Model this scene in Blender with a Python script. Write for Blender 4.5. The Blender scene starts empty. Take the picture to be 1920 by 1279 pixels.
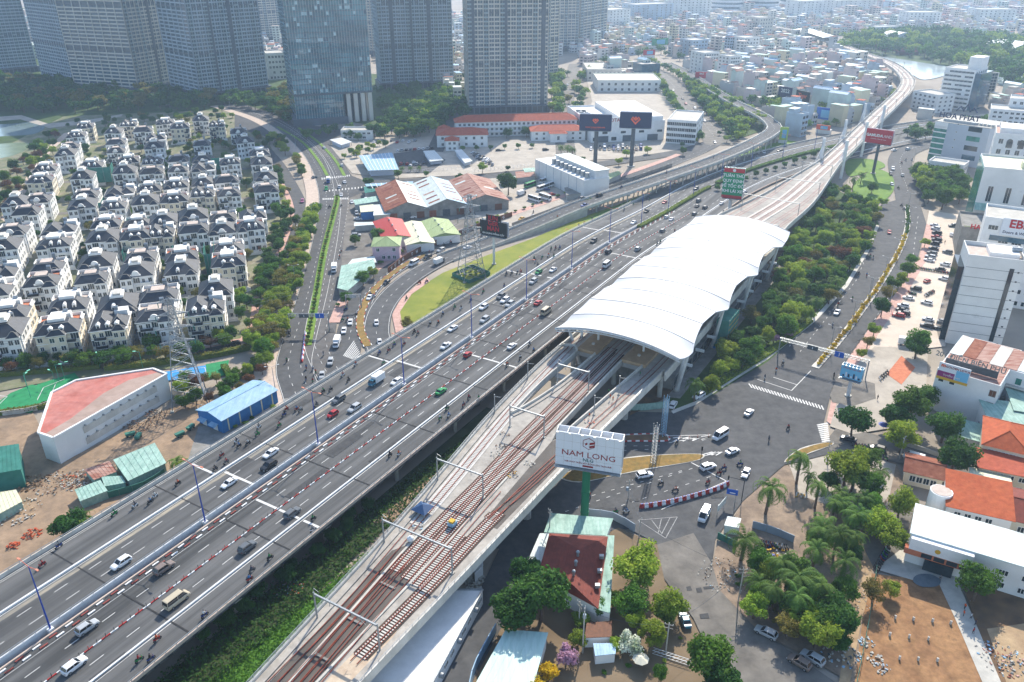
import bpy,bmesh,math,random
import numpy as np
from mathutils import Vector,Matrix
R = math.radians
rnd = random.Random(7)
S = bpy.context.scene
# ---------------- camera ----------------
CAM_H,FPX,PITCH = 130.0,1493.0,R(26.5)
cam = bpy.data.objects.new('camera',bpy.data.cameras.new('camera'))
S.collection.objects.link(cam)
cam.location = (0,0,CAM_H);cam.rotation_euler = (R(90) - PITCH,0,0)
cam.data.sensor_width = 36;cam.data.lens = FPX / 1920 * 36
cam.data.clip_start = 1;cam.data.clip_end = 30000
S.camera = cam
# ---------------- sky, sun, exposure ----------------
SUN_EL,SUN_AZ = R(38),R(17)        # sun stands ahead of the camera, a little to the right
W = bpy.data.worlds.new('World');S.world = W;W.use_nodes = True
nt = W.node_tree;sky = nt.nodes.new('ShaderNodeTexSky');sky.sky_type = 'NISHITA'
sky.sun_disc = False;sky.sun_elevation = SUN_EL;sky.sun_rotation = SUN_AZ
sky.air_density = 1.0;sky.dust_density = .7;sky.ozone_density = 1.2
bg = nt.nodes['Background'];bg.inputs[1].default_value = 0.15
nt.links.new(sky.outputs[0],bg.inputs[0])
sl = bpy.data.lights.new('sun','SUN');sl.energy = 4.0;sl.angle = R(0.5);sl.color = (1.0,0.92,0.80)
sun = bpy.data.objects.new('sun',sl);S.collection.objects.link(sun)
sd = Vector((math.sin(SUN_AZ) * math.cos(SUN_EL),math.cos(SUN_AZ) * math.cos(SUN_EL),math.sin(SUN_EL)))
sun.rotation_euler = (-sd).to_track_quat('-Z','Y').to_euler()
S.view_settings.view_transform = 'Standard';S.view_settings.look = 'None'
S.view_settings.exposure = 0.85;S.view_settings.gamma = 1;S.view_settings.use_curve_mapping = False
cy = S.cycles
cy.use_denoising = True;cy.max_bounces = 5;cy.diffuse_bounces = 2;cy.glossy_bounces = 2
cy.transmission_bounces = 3;cy.volume_bounces = 0;cy.transparent_max_bounces = 6
cy.use_adaptive_sampling = True;cy.adaptive_threshold = 0.02;cy.caustics_reflective = False;cy.caustics_refractive = False
cy.sample_clamp_indirect = 4
# ---------------- photograph pixel -> place ----------------
sP,cP = math.sin(PITCH),math.cos(PITCH)
def G(px,py,z=0.0):
    u = (px - 960) / FPX;v = (py - 639.5) / FPX
    t = (CAM_H - z) / (sP + v * cP)
    return Vector((u * t,t * (cP - v * sP),z))
def ZY(py,Y):                       # height seen at row py over a spot Y metres ahead
    v = (py - 639.5) / FPX
    return CAM_H - Y * (sP + v * cP) / (cP - v * sP)
def PX(p):
    d = p[2] - CAM_H;zc = p[1] * cP - d * sP
    return (960 + FPX * p[0] / zc,639.5 - FPX * (p[1] * sP + d * cP) / zc)
HD = Vector((.51,.86,0)).normalized();HN = Vector((HD.y,-HD.x,0))
def SO(s,o,z=0.0): return HD * s + HN * o + Vector((0,0,z))      # along / across the highway
HANG = math.atan2(HD.y,HD.x)
HAZE = 0.00018
# ---------------- materials ----------------
def lin(h):
    h = h.lstrip('#');v = [int(h[i:i+2],16) / 255 for i in (0,2,4)]
    return tuple(x / 12.92 if x <= .04045 else ((x + .055) / 1.055) ** 2.4 for x in v)
MATS = {}
def mat(name,c1,c2=None,scale=.5,rough=.8,bump=0,spec=.3,metal=0,detail=4,rand=0,stretch=None,trans=0,coord='pos',c3=None,contrast=(.35,.65),hue=0,grime=None):
    """noise blend of two real surface colours; rand varies brightness from object to object"""
    if name in MATS: return MATS[name]
    m = bpy.data.materials.new(name);m.use_nodes = True;t = m.node_tree;N = t.nodes;L = t.links
    b = N['Principled BSDF'];b.inputs['Roughness'].default_value = rough
    b.inputs['Specular IOR Level'].default_value = spec;b.inputs['Metallic'].default_value = metal
    def col(c):
        c = lin(c) if isinstance(c,str) else c
        return (*c,1)
    out = None
    if c2 is None and not rand:
        b.inputs['Base Color'].default_value = col(c1)
    else:
        if c2 is not None:
            if coord == 'pos': g = N.new('ShaderNodeNewGeometry').outputs['Position']
            else: g = N.new('ShaderNodeTexCoord').outputs['Object']
            if stretch:
                mp = N.new('ShaderNodeMapping');mp.inputs['Scale'].default_value = stretch[:3]
                if len(stretch) > 3: mp.inputs['Rotation'].default_value = (0,0,stretch[3])
                mp.vector_type = 'TEXTURE' if False else 'POINT'
                if len(stretch) > 3:
                    m0 = N.new('ShaderNodeMapping');m0.inputs['Rotation'].default_value = (0,0,-stretch[3])
                    mp.inputs['Rotation'].default_value = (0,0,0)
                    L.new(g,m0.inputs[0]);g = m0.outputs[0]
                L.new(g,mp.inputs[0]);g = mp.outputs[0]
            n = N.new('ShaderNodeTexNoise');n.inputs['Scale'].default_value = scale;n.inputs['Detail'].default_value = detail
            n.inputs['Roughness'].default_value = .65
            L.new(g,n.inputs['Vector'])
            r = N.new('ShaderNodeValToRGB');r.color_ramp.elements[0].color = col(c1);r.color_ramp.elements[1].color = col(c2)
            r.color_ramp.elements[0].position,r.color_ramp.elements[1].position = contrast
            if c3 is not None:
                e = r.color_ramp.elements.new(min(.97,contrast[1] + .12));e.color = col(c3)
            L.new(n.outputs[0],r.inputs[0]);out = r.outputs[0]
            if bump:
                bp = N.new('ShaderNodeBump');bp.inputs['Strength'].default_value = bump;bp.inputs['Distance'].default_value = .1
                L.new(n.outputs[0],bp.inputs['Height']);L.new(bp.outputs[0],b.inputs['Normal'])
        if rand or hue:
            oi = N.new('ShaderNodeObjectInfo')
            h = N.new('ShaderNodeHueSaturation')
            mr = N.new('ShaderNodeMapRange');mr.inputs[3].default_value = 1 - rand;mr.inputs[4].default_value = 1 + rand
            L.new(oi.outputs['Random'],mr.inputs[0]);L.new(mr.outputs[0],h.inputs['Value'])
            if hue:
                m2 = N.new('ShaderNodeMath');m2.operation = 'MULTIPLY';m2.inputs[1].default_value = 7.31
                m3 = N.new('ShaderNodeMath');m3.operation = 'FRACT'
                m4 = N.new('ShaderNodeMapRange');m4.inputs[3].default_value = .5 - hue;m4.inputs[4].default_value = .5 + hue
                L.new(oi.outputs['Random'],m2.inputs[0]);L.new(m2.outputs[0],m3.inputs[0]);L.new(m3.outputs[0],m4.inputs[0])
                L.new(m4.outputs[0],h.inputs['Hue'])
            if out: L.new(out,h.inputs['Color'])
            else: h.inputs['Color'].default_value = col(c1)
            out = h.outputs[0]
        if grime:                      # blotchy stains and wear on top
            g2 = N.new('ShaderNodeNewGeometry');n2 = N.new('ShaderNodeTexNoise');n2.inputs['Scale'].default_value = grime[0];n2.inputs['Detail'].default_value = 7;n2.inputs['Roughness'].default_value = .7
            r2 = N.new('ShaderNodeMapRange');r2.inputs[1].default_value = .35;r2.inputs[2].default_value = .7;r2.inputs[3].default_value = 1 + grime[1] * .35;r2.inputs[4].default_value = 1 - grime[1]
            h2 = N.new('ShaderNodeHueSaturation');L.new(g2.outputs['Position'],n2.inputs['Vector']);L.new(n2.outputs[0],r2.inputs[0]);L.new(r2.outputs[0],h2.inputs['Value']);L.new(out,h2.inputs['Color']);out = h2.outputs[0]
        if out: L.new(out,b.inputs['Base Color'])
    if trans:
        tr = N.new('ShaderNodeBsdfTranslucent');mx = N.new('ShaderNodeMixShader');mx.inputs[0].default_value = trans
        if out: L.new(out,tr.inputs[0])
        else: tr.inputs[0].default_value = col(c1)
        L.new(b.outputs[0],mx.inputs[1]);L.new(tr.outputs[0],mx.inputs[2]);L.new(mx.outputs[0],N['Material Output'].inputs[0])
    MATS[name] = m
    return m
M = {}
def dm(k,*a,**kw): M[k] = mat(k,*a,**kw);return M[k]
dm('asphalt','#474849','#5c5c5c',.35,.9,.15,contrast=(.3,.7),grime=(.05,.25))
dm('asphalt_hw','#414242','#696968',.3,.88,.1,stretch=(1,.025,1,HANG - R(90)),contrast=(.34,.64),c3='#545454',grime=(.04,.2))
dm('asphalt_old','#68645e','#7f7a72',.18,.92,.2,c3='#55524c',grime=(.12,.3))
dm('dirt','#877460','#a38a70',.12,.95,.3,c3='#6b5e50',grime=(.35,.3))
dm('soil_dark','#5a4a3c','#8a6c4e',.3,.95,.4,c3='#463a30',grime=(.6,.3))
dm('soil_orange','#856244','#a27c56',.16,.95,.4,c3='#654d3a',grime=(.5,.4))
dm('sand','#b39a78','#9c8265',.2,.95,.2,grime=(.6,.25))
dm('concrete','#a8a59c','#c0bcb1',.3,.85,.1)
dm('concrete_lt','#bdb9af','#d2cec4',.25,.85,.1,stretch=(1,1,.3),grime=(.3,.15))
dm('concrete_dk','#77756f','#93908a',.3,.9,.2)
dm('deck_conc','#9a948b','#b0aaa0',.15,.9,.1,c3='#88837b',grime=(.5,.25))
dm('deck_dark','#57524d','#6d6760',.3,.95,.2,c3='#48443f',grime=(.6,.3))
dm('pave','#b4a292','#c7b5a5',.5,.9,.1)
dm('pave_pink','#b38d80','#c9a597',.6,.9,.1)
dm('plaza','#a69d90','#b6ad9f',.08,.9,.05,c3='#968d80',grime=(.2,.2))
dm('white','#dcdcda','#e8e8e6',.4,.6,0)
dm('paint_white','#d4d4d0','#aeaeab',1.1,.7,0,contrast=(.4,.85))
dm('paint_yellow','#d4a72c','#c69a30',1.2,.7)
dm('barrier','#c9cccd','#dcdedd',.5,.7)
dm('red_paint','#b52e2a','#9a2d29',1.5,.6)
dm('blue_paint','#2748a0','#21408f',1.5,.5)
dm('steel','#9aa0a5','#b3b8bb',1.2,.45,metal=.3)
dm('steel_dk','#4a5056','#5a6066',1.2,.5,metal=.2)
dm('galv','#a6abae','#8c9296',2.0,.45,metal=.5)
dm('rust','#7a4230','#94604a',.6,.9,.2,c3='#b58a76')
dm('rust_stripe','#8a5240','#b49688',.5,.85,.1,stretch=(.4,2,1),c3='#7b3f2e')
dm('rail','#74301f','#8a4230',1.5,.6,metal=.2)
dm('sleeper','#b9b5ac','#cdc9c0',1.0,.9)
dm('grass','#6f7c2c','#8a8c36',.08,.95,.3,c3='#5b7028')
dm('grass_green','#5a7a2c','#6f8c34',.1,.95,.4,c3='#7f8038')
dm('grass_dk','#33471e','#465f26',.15,.95,.5,c3='#3c3f22',grime=(.1,.25))
dm('membrane','#d2d3d3','#c8c9ca',.05,.5,trans=.05,grime=(.08,.05))
dm('glass','#1d2a30','#2b3a40',.8,.12,spec=.6)
dm('glass_blue','#23485a','#3a6478',.25,.1,spec=.7)
dm('glass_green','#1f5f55','#3c8a7c',.3,.15,spec=.6)
dm('frame_dark','#2e3236')
dm('dark','#202224',rough=.7)
dm('water','#6d7f80','#7d8e8e',.05,.12,.05,spec=.5)
dm('tile_red','#a34c33','#b65c40',.8,.85,.1,c3='#93442c',grime=(.5,.2))
dm('tile_orange','#aa4f2c','#bb6038',.8,.85,.1,grime=(.6,.22))
dm('roof_dark','#262b32','#363c45',.5,.6,.1,rand=.2,spec=.4)
dm('villa_wall','#e2e2df','#ebebe8',.2,.8,0,rand=.06,grime=(.25,.08))
dm('villa_cream','#d8cbb0','#e2d7c0',.2,.8,0,rand=.05)
dm('trim','#e4e2dc','#ecebe6',.6,.7)
dm('terrace','#b7a79a','#c8b9ad',.5,.9)
dm('wood','#5f3b28','#744a32',1.5,.7)
dm('teal_net','#3a8074','#4f9688',.8,.9,trans=.25,grime=(.4,.3))
dm('green_sheet','#86aa9c','#a3c0b3',.5,.7,0,stretch=(3,.3,1),c3='#8a8f82',grime=(.4,.3))
dm('pale_sheet','#bfc9c6','#d2dad6',.5,.6,0,stretch=(3,.3,1),grime=(.4,.2))
dm('green_roof','#8a9c6a','#9cad7a',.5,.7,0,stretch=(3,.3,1))
dm('cream_roof','#c9c8a8','#d6d5b8',.5,.7,0,stretch=(3,.3,1))
dm('red_roof','#a5322e','#b33c37',.5,.6,0,grime=(.5,.2))
dm('maroon_roof','#6f3024','#80392b',.6,.75,.1,grime=(.7,.25))
dm('blue_sheet','#84aac4','#9bbcd2',.5,.55,0,stretch=(3,.3,1),c3='#a9a898',grime=(.4,.2))
dm('blue_wall','#1f6aa8','#2a78b6',.5,.6)
dm('court_blue','#2a86c4','#2f90cc',.5,.8)
dm('court_green','#1d7a4a','#258a55',.5,.8)
dm('hedge','#46561f','#5d6c28',.8,.95,.5)
for k,a,b_,c_ in (('leaf_a','#486b22','#648a30','#38561e'),('leaf_b','#76922c','#a2b240','#547624'),('leaf_c','#345a24','#4a732c','#28481e'),
                     ('leaf_d','#6e6b30','#8c8440','#544f26'),('leaf_e','#6b4a34','#80603e','#4d3a2a'),('palm_leaf','#4a6a28','#66843a','#37521f'),('yellow_leaf','#b79a1e','#d4b92c','#7a7a20'),
                     ('pink_leaf','#b58aa4','#cfa8bf','#7d7a4c'),('white_leaf','#8fa07a','#dfe3d4','#5a7a40')):
    dm(k,a,b_,.45,.75,trans=.38,rand=.2,hue=.012,c3=c_,spec=.2)
dm('bark','#5f5042','#76665a',1.5,.95)
dm('tyre','#1b1b1c',rough=.9);dm('hub','#a5a8ab',rough=.35,metal=.6)
dm('lamp_red','#8a1714',rough=.3);dm('lamp_clear','#d8dad6',rough=.2)
dm('carglass','#141a1e',rough=.08,spec=.7)
CARCOL = {'white': '#e3e4e4','silver': '#a9adaf','grey': '#5d6164','black': '#1e2023','red': '#a81a1c','green': '#0f8a45','blue': '#1c3f86','bronze': '#7d6f66','beige': '#b9ad94','teal': '#2a6f86','orange': '#cc4f22','yellow': '#d6a51e','pink': '#b06a8c'}
for k,v in CARCOL.items(): dm('car_' + k,v,rough=.3,spec=.5)
# ---------------- mesh helpers ----------------
COL = S.collection
class MB:
    def __init__(self): self.v = [];self.f = [];self.m = []
    def add(self,vs,fs,mi=0):
        n = len(self.v);self.v.extend([tuple(x) for x in vs]);self.f.extend([tuple(i + n for i in q) for q in fs]);self.m.extend([mi] * len(fs));return self
    def box(self,x0,x1,y0,y1,z0,z1,mi=0,M4=None):
        vs = [(x,y,z) for z in (z0,z1) for y in (y0,y1) for x in (x0,x1)]
        if M4 is not None: vs = [M4 @ Vector(q) for q in vs]
        return self.add(vs,[(0,2,3,1),(4,5,7,6),(0,1,5,4),(2,6,7,3),(0,4,6,2),(1,3,7,5)],mi)
    def beam(self,a,b,w=.1,h=None,mi=0):
        a = Vector(a);b = Vector(b);h = h or w;d = (b - a);l = d.length
        if l < 1e-6: return self
        d /= l;up = Vector((0,0,1)) if abs(d.z) < .98 else Vector((1,0,0))
        x = d.cross(up).normalized();y = x.cross(d)
        vs = [p + x * sx * w / 2 + y * sy * h / 2 for p in (a,b) for sx,sy in ((-1,-1),(1,-1),(1,1),(-1,1))]
        return self.add(vs,[(0,1,2,3),(7,6,5,4),(0,4,5,1),(1,5,6,2),(2,6,7,3),(3,7,4,0)],mi)
    def tube(self,a,b,r0,r1=None,n=8,mi=0,cap=True):
        a = Vector(a);b = Vector(b);r1 = r0 if r1 is None else r1;d = (b - a).normalized()
        up = Vector((0,0,1)) if abs(d.z) < .98 else Vector((1,0,0));x = d.cross(up).normalized();y = d.cross(x)
        vs = [p + (x * math.cos(2 * math.pi * i / n) + y * math.sin(2 * math.pi * i / n)) * r for p,r in ((a,r0),(b,r1)) for i in range(n)]
        fs = [(i,(i + 1) % n,n + (i + 1) % n,n + i) for i in range(n)]
        if cap: fs += [tuple(range(n - 1,-1,-1)),tuple(range(n,2 * n))]
        return self.add(vs,fs,mi)
    def prism(self,poly,z0,z1,mi=0,top=None,bottom=True):
        n = len(poly);vs = [(p[0],p[1],z0) for p in poly] + [(p[0],p[1],z1) for p in poly]
        a = sum(poly[i][0] * poly[(i + 1) % n][1] - poly[(i + 1) % n][0] * poly[i][1] for i in range(n))
        o = 1 if a > 0 else -1
        self.add(vs,[((i,(i + 1) % n,n + (i + 1) % n,n + i) if o > 0 else (n + i,n + (i + 1) % n,(i + 1) % n,i)) for i in range(n)],mi)
        t = tuple(range(n,2 * n));bt = tuple(range(n - 1,-1,-1))
        k = len(self.v) - 2 * n
        self.f.append(tuple(k + i for i in (t if o > 0 else t[::-1])));self.m.append(mi if top is None else top)
        if bottom: self.f.append(tuple(k + i for i in (bt if o > 0 else bt[::-1])));self.m.append(mi)
        return self
    def quad(self,a,b,c,d,mi=0): return self.add([a,b,c,d],[(0,1,2,3)],mi)
    def sphere(self,c,r,mi=0,n=8,m=5,sz=1):
        vs = [(c[0],c[1],c[2] + r * sz)]
        for j in range(1,m):
            a = math.pi * j / m
            vs += [(c[0] + r * math.sin(a) * math.cos(2 * math.pi * i / n),c[1] + r * math.sin(a) * math.sin(2 * math.pi * i / n),c[2] + r * sz * math.cos(a)) for i in range(n)]
        vs.append((c[0],c[1],c[2] - r * sz));fs = [(0,1 + i,1 + (i + 1) % n) for i in range(n)]
        for j in range(m - 2): fs += [(1 + j * n + i,1 + (j + 1) * n + i,1 + (j + 1) * n + (i + 1) % n,1 + j * n + (i + 1) % n) for i in range(n)]
        k = 1 + (m - 2) * n;fs += [(k + i,len(vs) - 1,k + (i + 1) % n) for i in range(n)]
        return self.add(vs,fs,mi)
    def mesh(self,name,mats,smooth=False):
        me = bpy.data.meshes.new(name);me.from_pydata(self.v,[],self.f)
        for m in (mats if isinstance(mats,(list,tuple)) else [mats]): me.materials.append(M[m] if isinstance(m,str) else m)
        if len(set(self.m)) > 1 or (self.m and self.m[0]): me.polygons.foreach_set('material_index',self.m)
        if smooth: me.polygons.foreach_set('use_smooth',[True] * len(self.f))
        me.update();return me
    def build(self,name,mats,parent=None,smooth=False,loc=None,rz=0):
        return link(name,self.mesh(name,mats,smooth),parent,loc,rz)
def link(name,me,parent=None,loc=None,rz=0):
    o = bpy.data.objects.new(name,me);COL.objects.link(o)
    if parent is not None: o.parent = parent
    if loc is not None: o.location = loc
    if rz: o.rotation_euler = (0,0,rz)
    return o
THINGS = []
def tag(o,label,cat,group=None,kind=None):
    o['label'] = label;o['category'] = cat
    if group: o['group'] = group
    if kind: o['kind'] = kind
    THINGS.append(o);return o
def thing(name,label,cat,loc=(0,0,0),rz=0,group=None):
    o = bpy.data.objects.new(name,None);COL.objects.link(o);o.empty_display_size = .5
    o.location = loc;o.rotation_euler = (0,0,rz)
    return tag(o,label,cat,group)
def struct(o,label=None):
    o['kind'] = 'structure'
    if label: o['label'] = label
    return o
def stuff(o): o['kind'] = 'stuff';return o
KIDS = {}
def copy_tree(o,parent=None):
    if o.name not in KIDS: KIDS[o.name] = [c for c in o.children]
    c = o.copy();COL.objects.link(c);c.parent = parent
    for ch in KIDS[o.name]: copy_tree(ch,c)
    return c
def put(proto,used,loc,rz,label,cat,group=None,scale=None):
    """proto the first time, a copy of it with its parts afterwards"""
    if used.get(proto.name): o = copy_tree(proto)
    else: o = proto;used[proto.name] = True
    o.location = loc;o.rotation_euler = (0,0,rz)
    if scale: o.scale = (scale,) * 3 if not isinstance(scale,(tuple,list)) else scale
    return tag(o,label,cat,group)
USED = {}
def setmat(o,m,slot=0):
    o.material_slots[slot].link = 'OBJECT';o.material_slots[slot].material = M[m] if isinstance(m,str) else m
def smoothpts(pts,n=6,closed=False):
    pts = [Vector(p) for p in pts];out = [];k = len(pts)
    for i in range(k if closed else k - 1):
        if closed: p0,p1,p2,p3 = pts[i - 1],pts[i],pts[(i + 1) % k],pts[(i + 2) % k]
        else: p0,p1,p2,p3 = pts[max(i - 1,0)],pts[i],pts[i + 1],pts[min(i + 2,k - 1)]
        for j in range(n):
            t = j / n
            out.append(.5 * ((2 * p1) + (p2 - p0) * t + (2 * p0 - 5 * p1 + 4 * p2 - p3) * t * t + (3 * p1 - p0 - 3 * p2 + p3) * t ** 3))
    if not closed: out.append(pts[-1])
    return out
STR = [0]
class Path:
    e = 0
    """a smooth line through the place; pt(s, o) is s metres along and o metres to the right"""
    def __init__(self,pts,n=10,smooth=True):
        q = smoothpts(pts,n) if smooth else [Vector(p) for p in pts]
        self.q = q;self.c = [0]
        for a,b in zip(q,q[1:]): self.c.append(self.c[-1] + (b - a).length)
        self.L = self.c[-1]
    def seg(self,s):
        import bisect
        i = min(max(bisect.bisect_right(self.c,s) - 1,0),len(self.q) - 2);return i
    def tan(self,s):
        i = self.seg(s);a = self.q[max(i - 1,0)];b = self.q[min(i + 2,len(self.q) - 1)]
        d = b - a;d.z = 0;return d.normalized()
    def pt(self,s,o=0,dz=0):
        i = self.seg(s);a,b = self.q[i],self.q[i + 1];l = self.c[i + 1] - self.c[i]
        p = a.lerp(b,(s - self.c[i]) / l if l else 0);d = self.tan(s)
        return p + Vector((d.y,-d.x,0)) * o + Vector((0,0,dz))
    def ang(self,s): d = self.tan(s);return math.atan2(d.y,d.x)
    def near(self,p):
        p = Vector(p);j = min(range(len(self.q)),key=lambda i: (self.q[i] - p).length_squared);return self.c[j]
    def strip(self,s0,s1,o0,o1,dz=0,step=6,mb=None,mi=0):
        mb = mb or MB();n = max(1,int((s1 - s0) / step));f0 = o0 if callable(o0) else (lambda s: o0);f1 = o1 if callable(o1) else (lambda s: o1)
        ss = [s0 + (s1 - s0) * i / n for i in range(n + 1)];vs = []
        if mb.v == []: STR[0] += .0011;self.e = STR[0]
        for s in ss: vs += [self.pt(s,f0(s),dz + self.e),self.pt(s,f1(s),dz + self.e)]
        return mb.add(vs,[(2 * i,2 * i + 1,2 * i + 3,2 * i + 2) for i in range(n)],mi)
    def wall(self,s0,s1,o0,o1,z0,z1,step=6,mb=None,mi=0):
        mb = mb or MB();n = max(1,int((s1 - s0) / step));vs = []
        for i in range(n + 1):
            s = s0 + (s1 - s0) * i / n
            vs += [self.pt(s,o0,z0),self.pt(s,o1,z0),self.pt(s,o1,z1),self.pt(s,o0,z1)]
        fs = [(3,2,1,0),tuple(4 * n + k for k in range(4))]
        for i in range(n):
            a = 4 * i;fs += [(a,a + 1,a + 5,a + 4),(a + 1,a + 2,a + 6,a + 5),(a + 2,a + 3,a + 7,a + 6),(a + 3,a,a + 4,a + 7)]
        return mb.add(vs,fs,mi)
    def dashes(self,s0,s1,o,w,ln,gap,dz=.02,mb=None):
        mb = mb or MB();s = s0
        while s < s1: self.strip(s,min(s + ln,s1),o - w / 2,o + w / 2,dz,3,mb);s += ln + gap
        return mb
def pxs(pts,z=0): return [G(a,b,z) for a,b in pts]
ZL = [0.0]
def sheet(name,pts,m,z=.02,smooth=False,px=True,label=None):
    q = pxs(pts) if px else [Vector(p) for p in pts]
    if smooth: q = smoothpts(q,5,True)
    mb = MB();a = sum(q[i].x * q[i - 1].y - q[i - 1].x * q[i].y for i in range(len(q)))
    if a > 0: q = q[::-1]
    ZL[0] += .0015;z += ZL[0]
    mb.add([(p.x,p.y,z) for p in q],[tuple(range(len(q)))])
    return struct(mb.build(name,m),label)
def slab(name,pts,mtop,mside,z0=-.1,z1=.15,smooth=False,px=True,label=None):
    q = pxs(pts) if px else [Vector(p) for p in pts]
    if smooth: q = smoothpts(q,5,True)
    return struct(MB().prism(q,z0,z1,0,1).build(name,[mside,mtop]),label)
FONT = {}
def text_mesh(txt,size,m,parent,loc,rot=(0,0,0),name='lettering',bold=0,align='CENTER',ext=.02,sx=1):
    cu = bpy.data.curves.new('lettering','FONT');cu.body = txt;cu.size = size;cu.align_x = align;cu.align_y = 'CENTER';cu.extrude = ext;cu.offset = bold;cu.resolution_u = 2
    t = bpy.data.objects.new('tmp',cu);
    me = bpy.data.meshes.new_from_object(t);bpy.data.objects.remove(t);bpy.data.curves.remove(cu)
    me.materials.clear();me.materials.append(M[m] if isinstance(m,str) else m)
    o = link(name,me,parent);o.location = loc;o.rotation_euler = rot;o.scale = (sx,1,1)
    return o
# ================= GROUND AND ROADS =================
def ground():
    mb = MB();mb.add([(-9000,-400,-.25),(9000,-400,-.25),(9000,14000,-.25),(-9000,14000,-.25)],[(0,1,2,3)])
    struct(mb.build('ground',dm('city_ground','#8a8175','#a59a8b',.02,.95,0,c3='#75705f')))
ground()
Z1,Z2,Z3,Z4 = 0.0,.03,.06,.09
sheet('villa_ground',[(-150,900),(-60,745),(110,712),(330,690),(470,640),(520,560),(568,400),(545,330),(490,250),(440,205),(120,215),(-40,300),(-300,400)],dm('villa_lot','#5f6a42','#8f8874',.09,.95,.1,c3='#4d6030',grime=(.15,.2)),Z1)
sheet('park_ground',[(-500,330),(-40,300),(120,218),(440,205),(560,215),(700,235),(880,230),(860,150),(300,110),(-300,80)],'grass_dk',Z1)
sheet('pond',[(-80,262),(0,256),(60,252),(84,240),(70,228),(20,232),(-80,238)],'water',Z2,True)
sheet('pond',[(-60,305),(0,297),(35,288),(60,270),(20,268),(-60,280)],dm('pond_green','#6f7d5c','#828f6c',.1,.2),Z2,True)
sheet('park_path',[(0,410),(30,365),(60,315),(85,280),(120,250),(150,243),(148,248),(126,256),(96,284),(72,318),(44,368),(12,418)],'pave',Z2)
sheet('park_path',[(-40,222),(40,216),(90,232),(160,226),(230,214),(228,218),(165,232),(92,240),(38,224),(-40,230)],'plaza',Z3)
sheet('construction_ground',[(-60,1150),(-80,820),(0,760),(60,770),(110,870),(318,765),(400,745),(470,770),(420,850),(300,920),(120,1040)],'dirt',Z1)
sheet('yard',[(372,800),(480,760),(545,745),(520,780),(440,830),(350,870)],'concrete_dk',Z2)
VLN = [[(-20,650),(100,640),(200,628),(300,612),(400,598),(460,582)],[(-20,560),(80,548),(180,535),(300,520),(380,510),(450,500)],[(-20,480),(60,470),(160,462),(280,452),(400,440),(490,430)],[(20,410),(120,400),(240,392),(340,384),(440,374),(520,366)],[(60,345),(150,340),(260,332),(350,326),(440,318),(520,312)]]
for q in VLN: P_ = Path(pxs(q));struct(P_.strip(0,P_.L,-2.6,2.6,Z2).build('lane','asphalt_old'),'narrow lane between villa rows')
VST = Path(pxs([(330,672),(420,655),(478,640),(500,600),(505,560),(520,520),(545,470),(562,420),(563,385),(545,345),(520,305),(490,272)]));struct(VST.strip(0,VST.L,-3.6,3.6,Z3).build('road','asphalt'),'winding street at the villa estate edge');struct(VST.strip(0,VST.L,-6.4,-3.6,.12).build('pavement','pave_pink'))
# the avenue running under the highway on the left
AVL = Path(pxs([(600,850),(570,745),(553,690),(562,640),(590,540),(614,430),(618,360),(594,300),(556,258),(500,222),(420,196)]))
AVR = Path(pxs([(720,800),(640,720),(602,650),(604,600),(622,500),(640,420),(646,362),(626,302),(588,262),(530,226),(450,198)]))
struct(AVL.strip(0,AVL.L,-6.5,6.0,Z2).build('road','asphalt'),'avenue carriageway beside the villas')
struct(AVR.strip(0,AVR.L,-6.0,5.8,Z2).build('road',dm('asphalt_avr','#565452','#676461',.3,.9,.1)),'avenue carriageway beside the warehouses')
struct(AVL.strip(20,AVL.L,-13.5,-6.5,.12).build('pavement','pave'))
sheet('junction',[(560,770),(530,735),(545,690),(600,700),(680,700),(700,655),(720,662),(745,625),(850,580),(900,760),(740,850)],'asphalt',Z3)
sheet('junction',[(600,372),(606,330),(580,288),(640,300),(660,330),(700,345),(690,357),(655,372)],'asphalt',Z3)
sheet('junction',[(440,240),(520,262),(560,258),(600,275),(650,262),(720,252),(620,240),(560,232),(470,214),(440,205)],'asphalt',Z3)
# loop ramp that climbs to the flyover, and the frontage street outside it
FLY = Path(pxs([(735,690),(712,650),(706,615),(720,572),(765,525),(835,485)]) + [G(925,452,.6),G(1005,420,2.6),G(1100,381,5),G(1250,331,7),G(1340,300,7.6),G(1405,272,8),G(1445,250,8),G(1450,236,8),G(1425,216,8),G(1375,192,7.5),G(1330,165,6),G(1290,138,3),G(1250,118,.4)])
FRO = Path(pxs([(640,712),(650,660),(664,600),(690,545),(745,500),(830,458),(900,434),(985,405),(1060,378),(1150,345),(1260,305),(1330,275),(1345,262)]))
struct(FRO.strip(0,FRO.L,-5.2,5.0,Z2).build('road','asphalt'),'frontage street outside the loop ramp')
struct(FRO.strip(45,FRO.L - 60,-9.5,-5.2,.14).build('pavement','pave_pink'))
sheet('grass_verge',[(752,612),(746,585),(772,548),(830,512),(905,482),(1000,447),(1090,408),(1165,382),(1190,372),(1200,380),(1000,480),(850,565),(768,612)],'grass',Z3)
sheet('pavement',[(742,625),(735,590),(752,560),(800,520),(806,528),(772,552),(750,585),(756,618)],'pave_pink',.12)
sheet('grass_verge',[(1090,415),(1250,345),(1400,285),(1470,262),(1530,272),(1450,292),(1340,330),(1200,395)],'grass_green',Z3)
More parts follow.
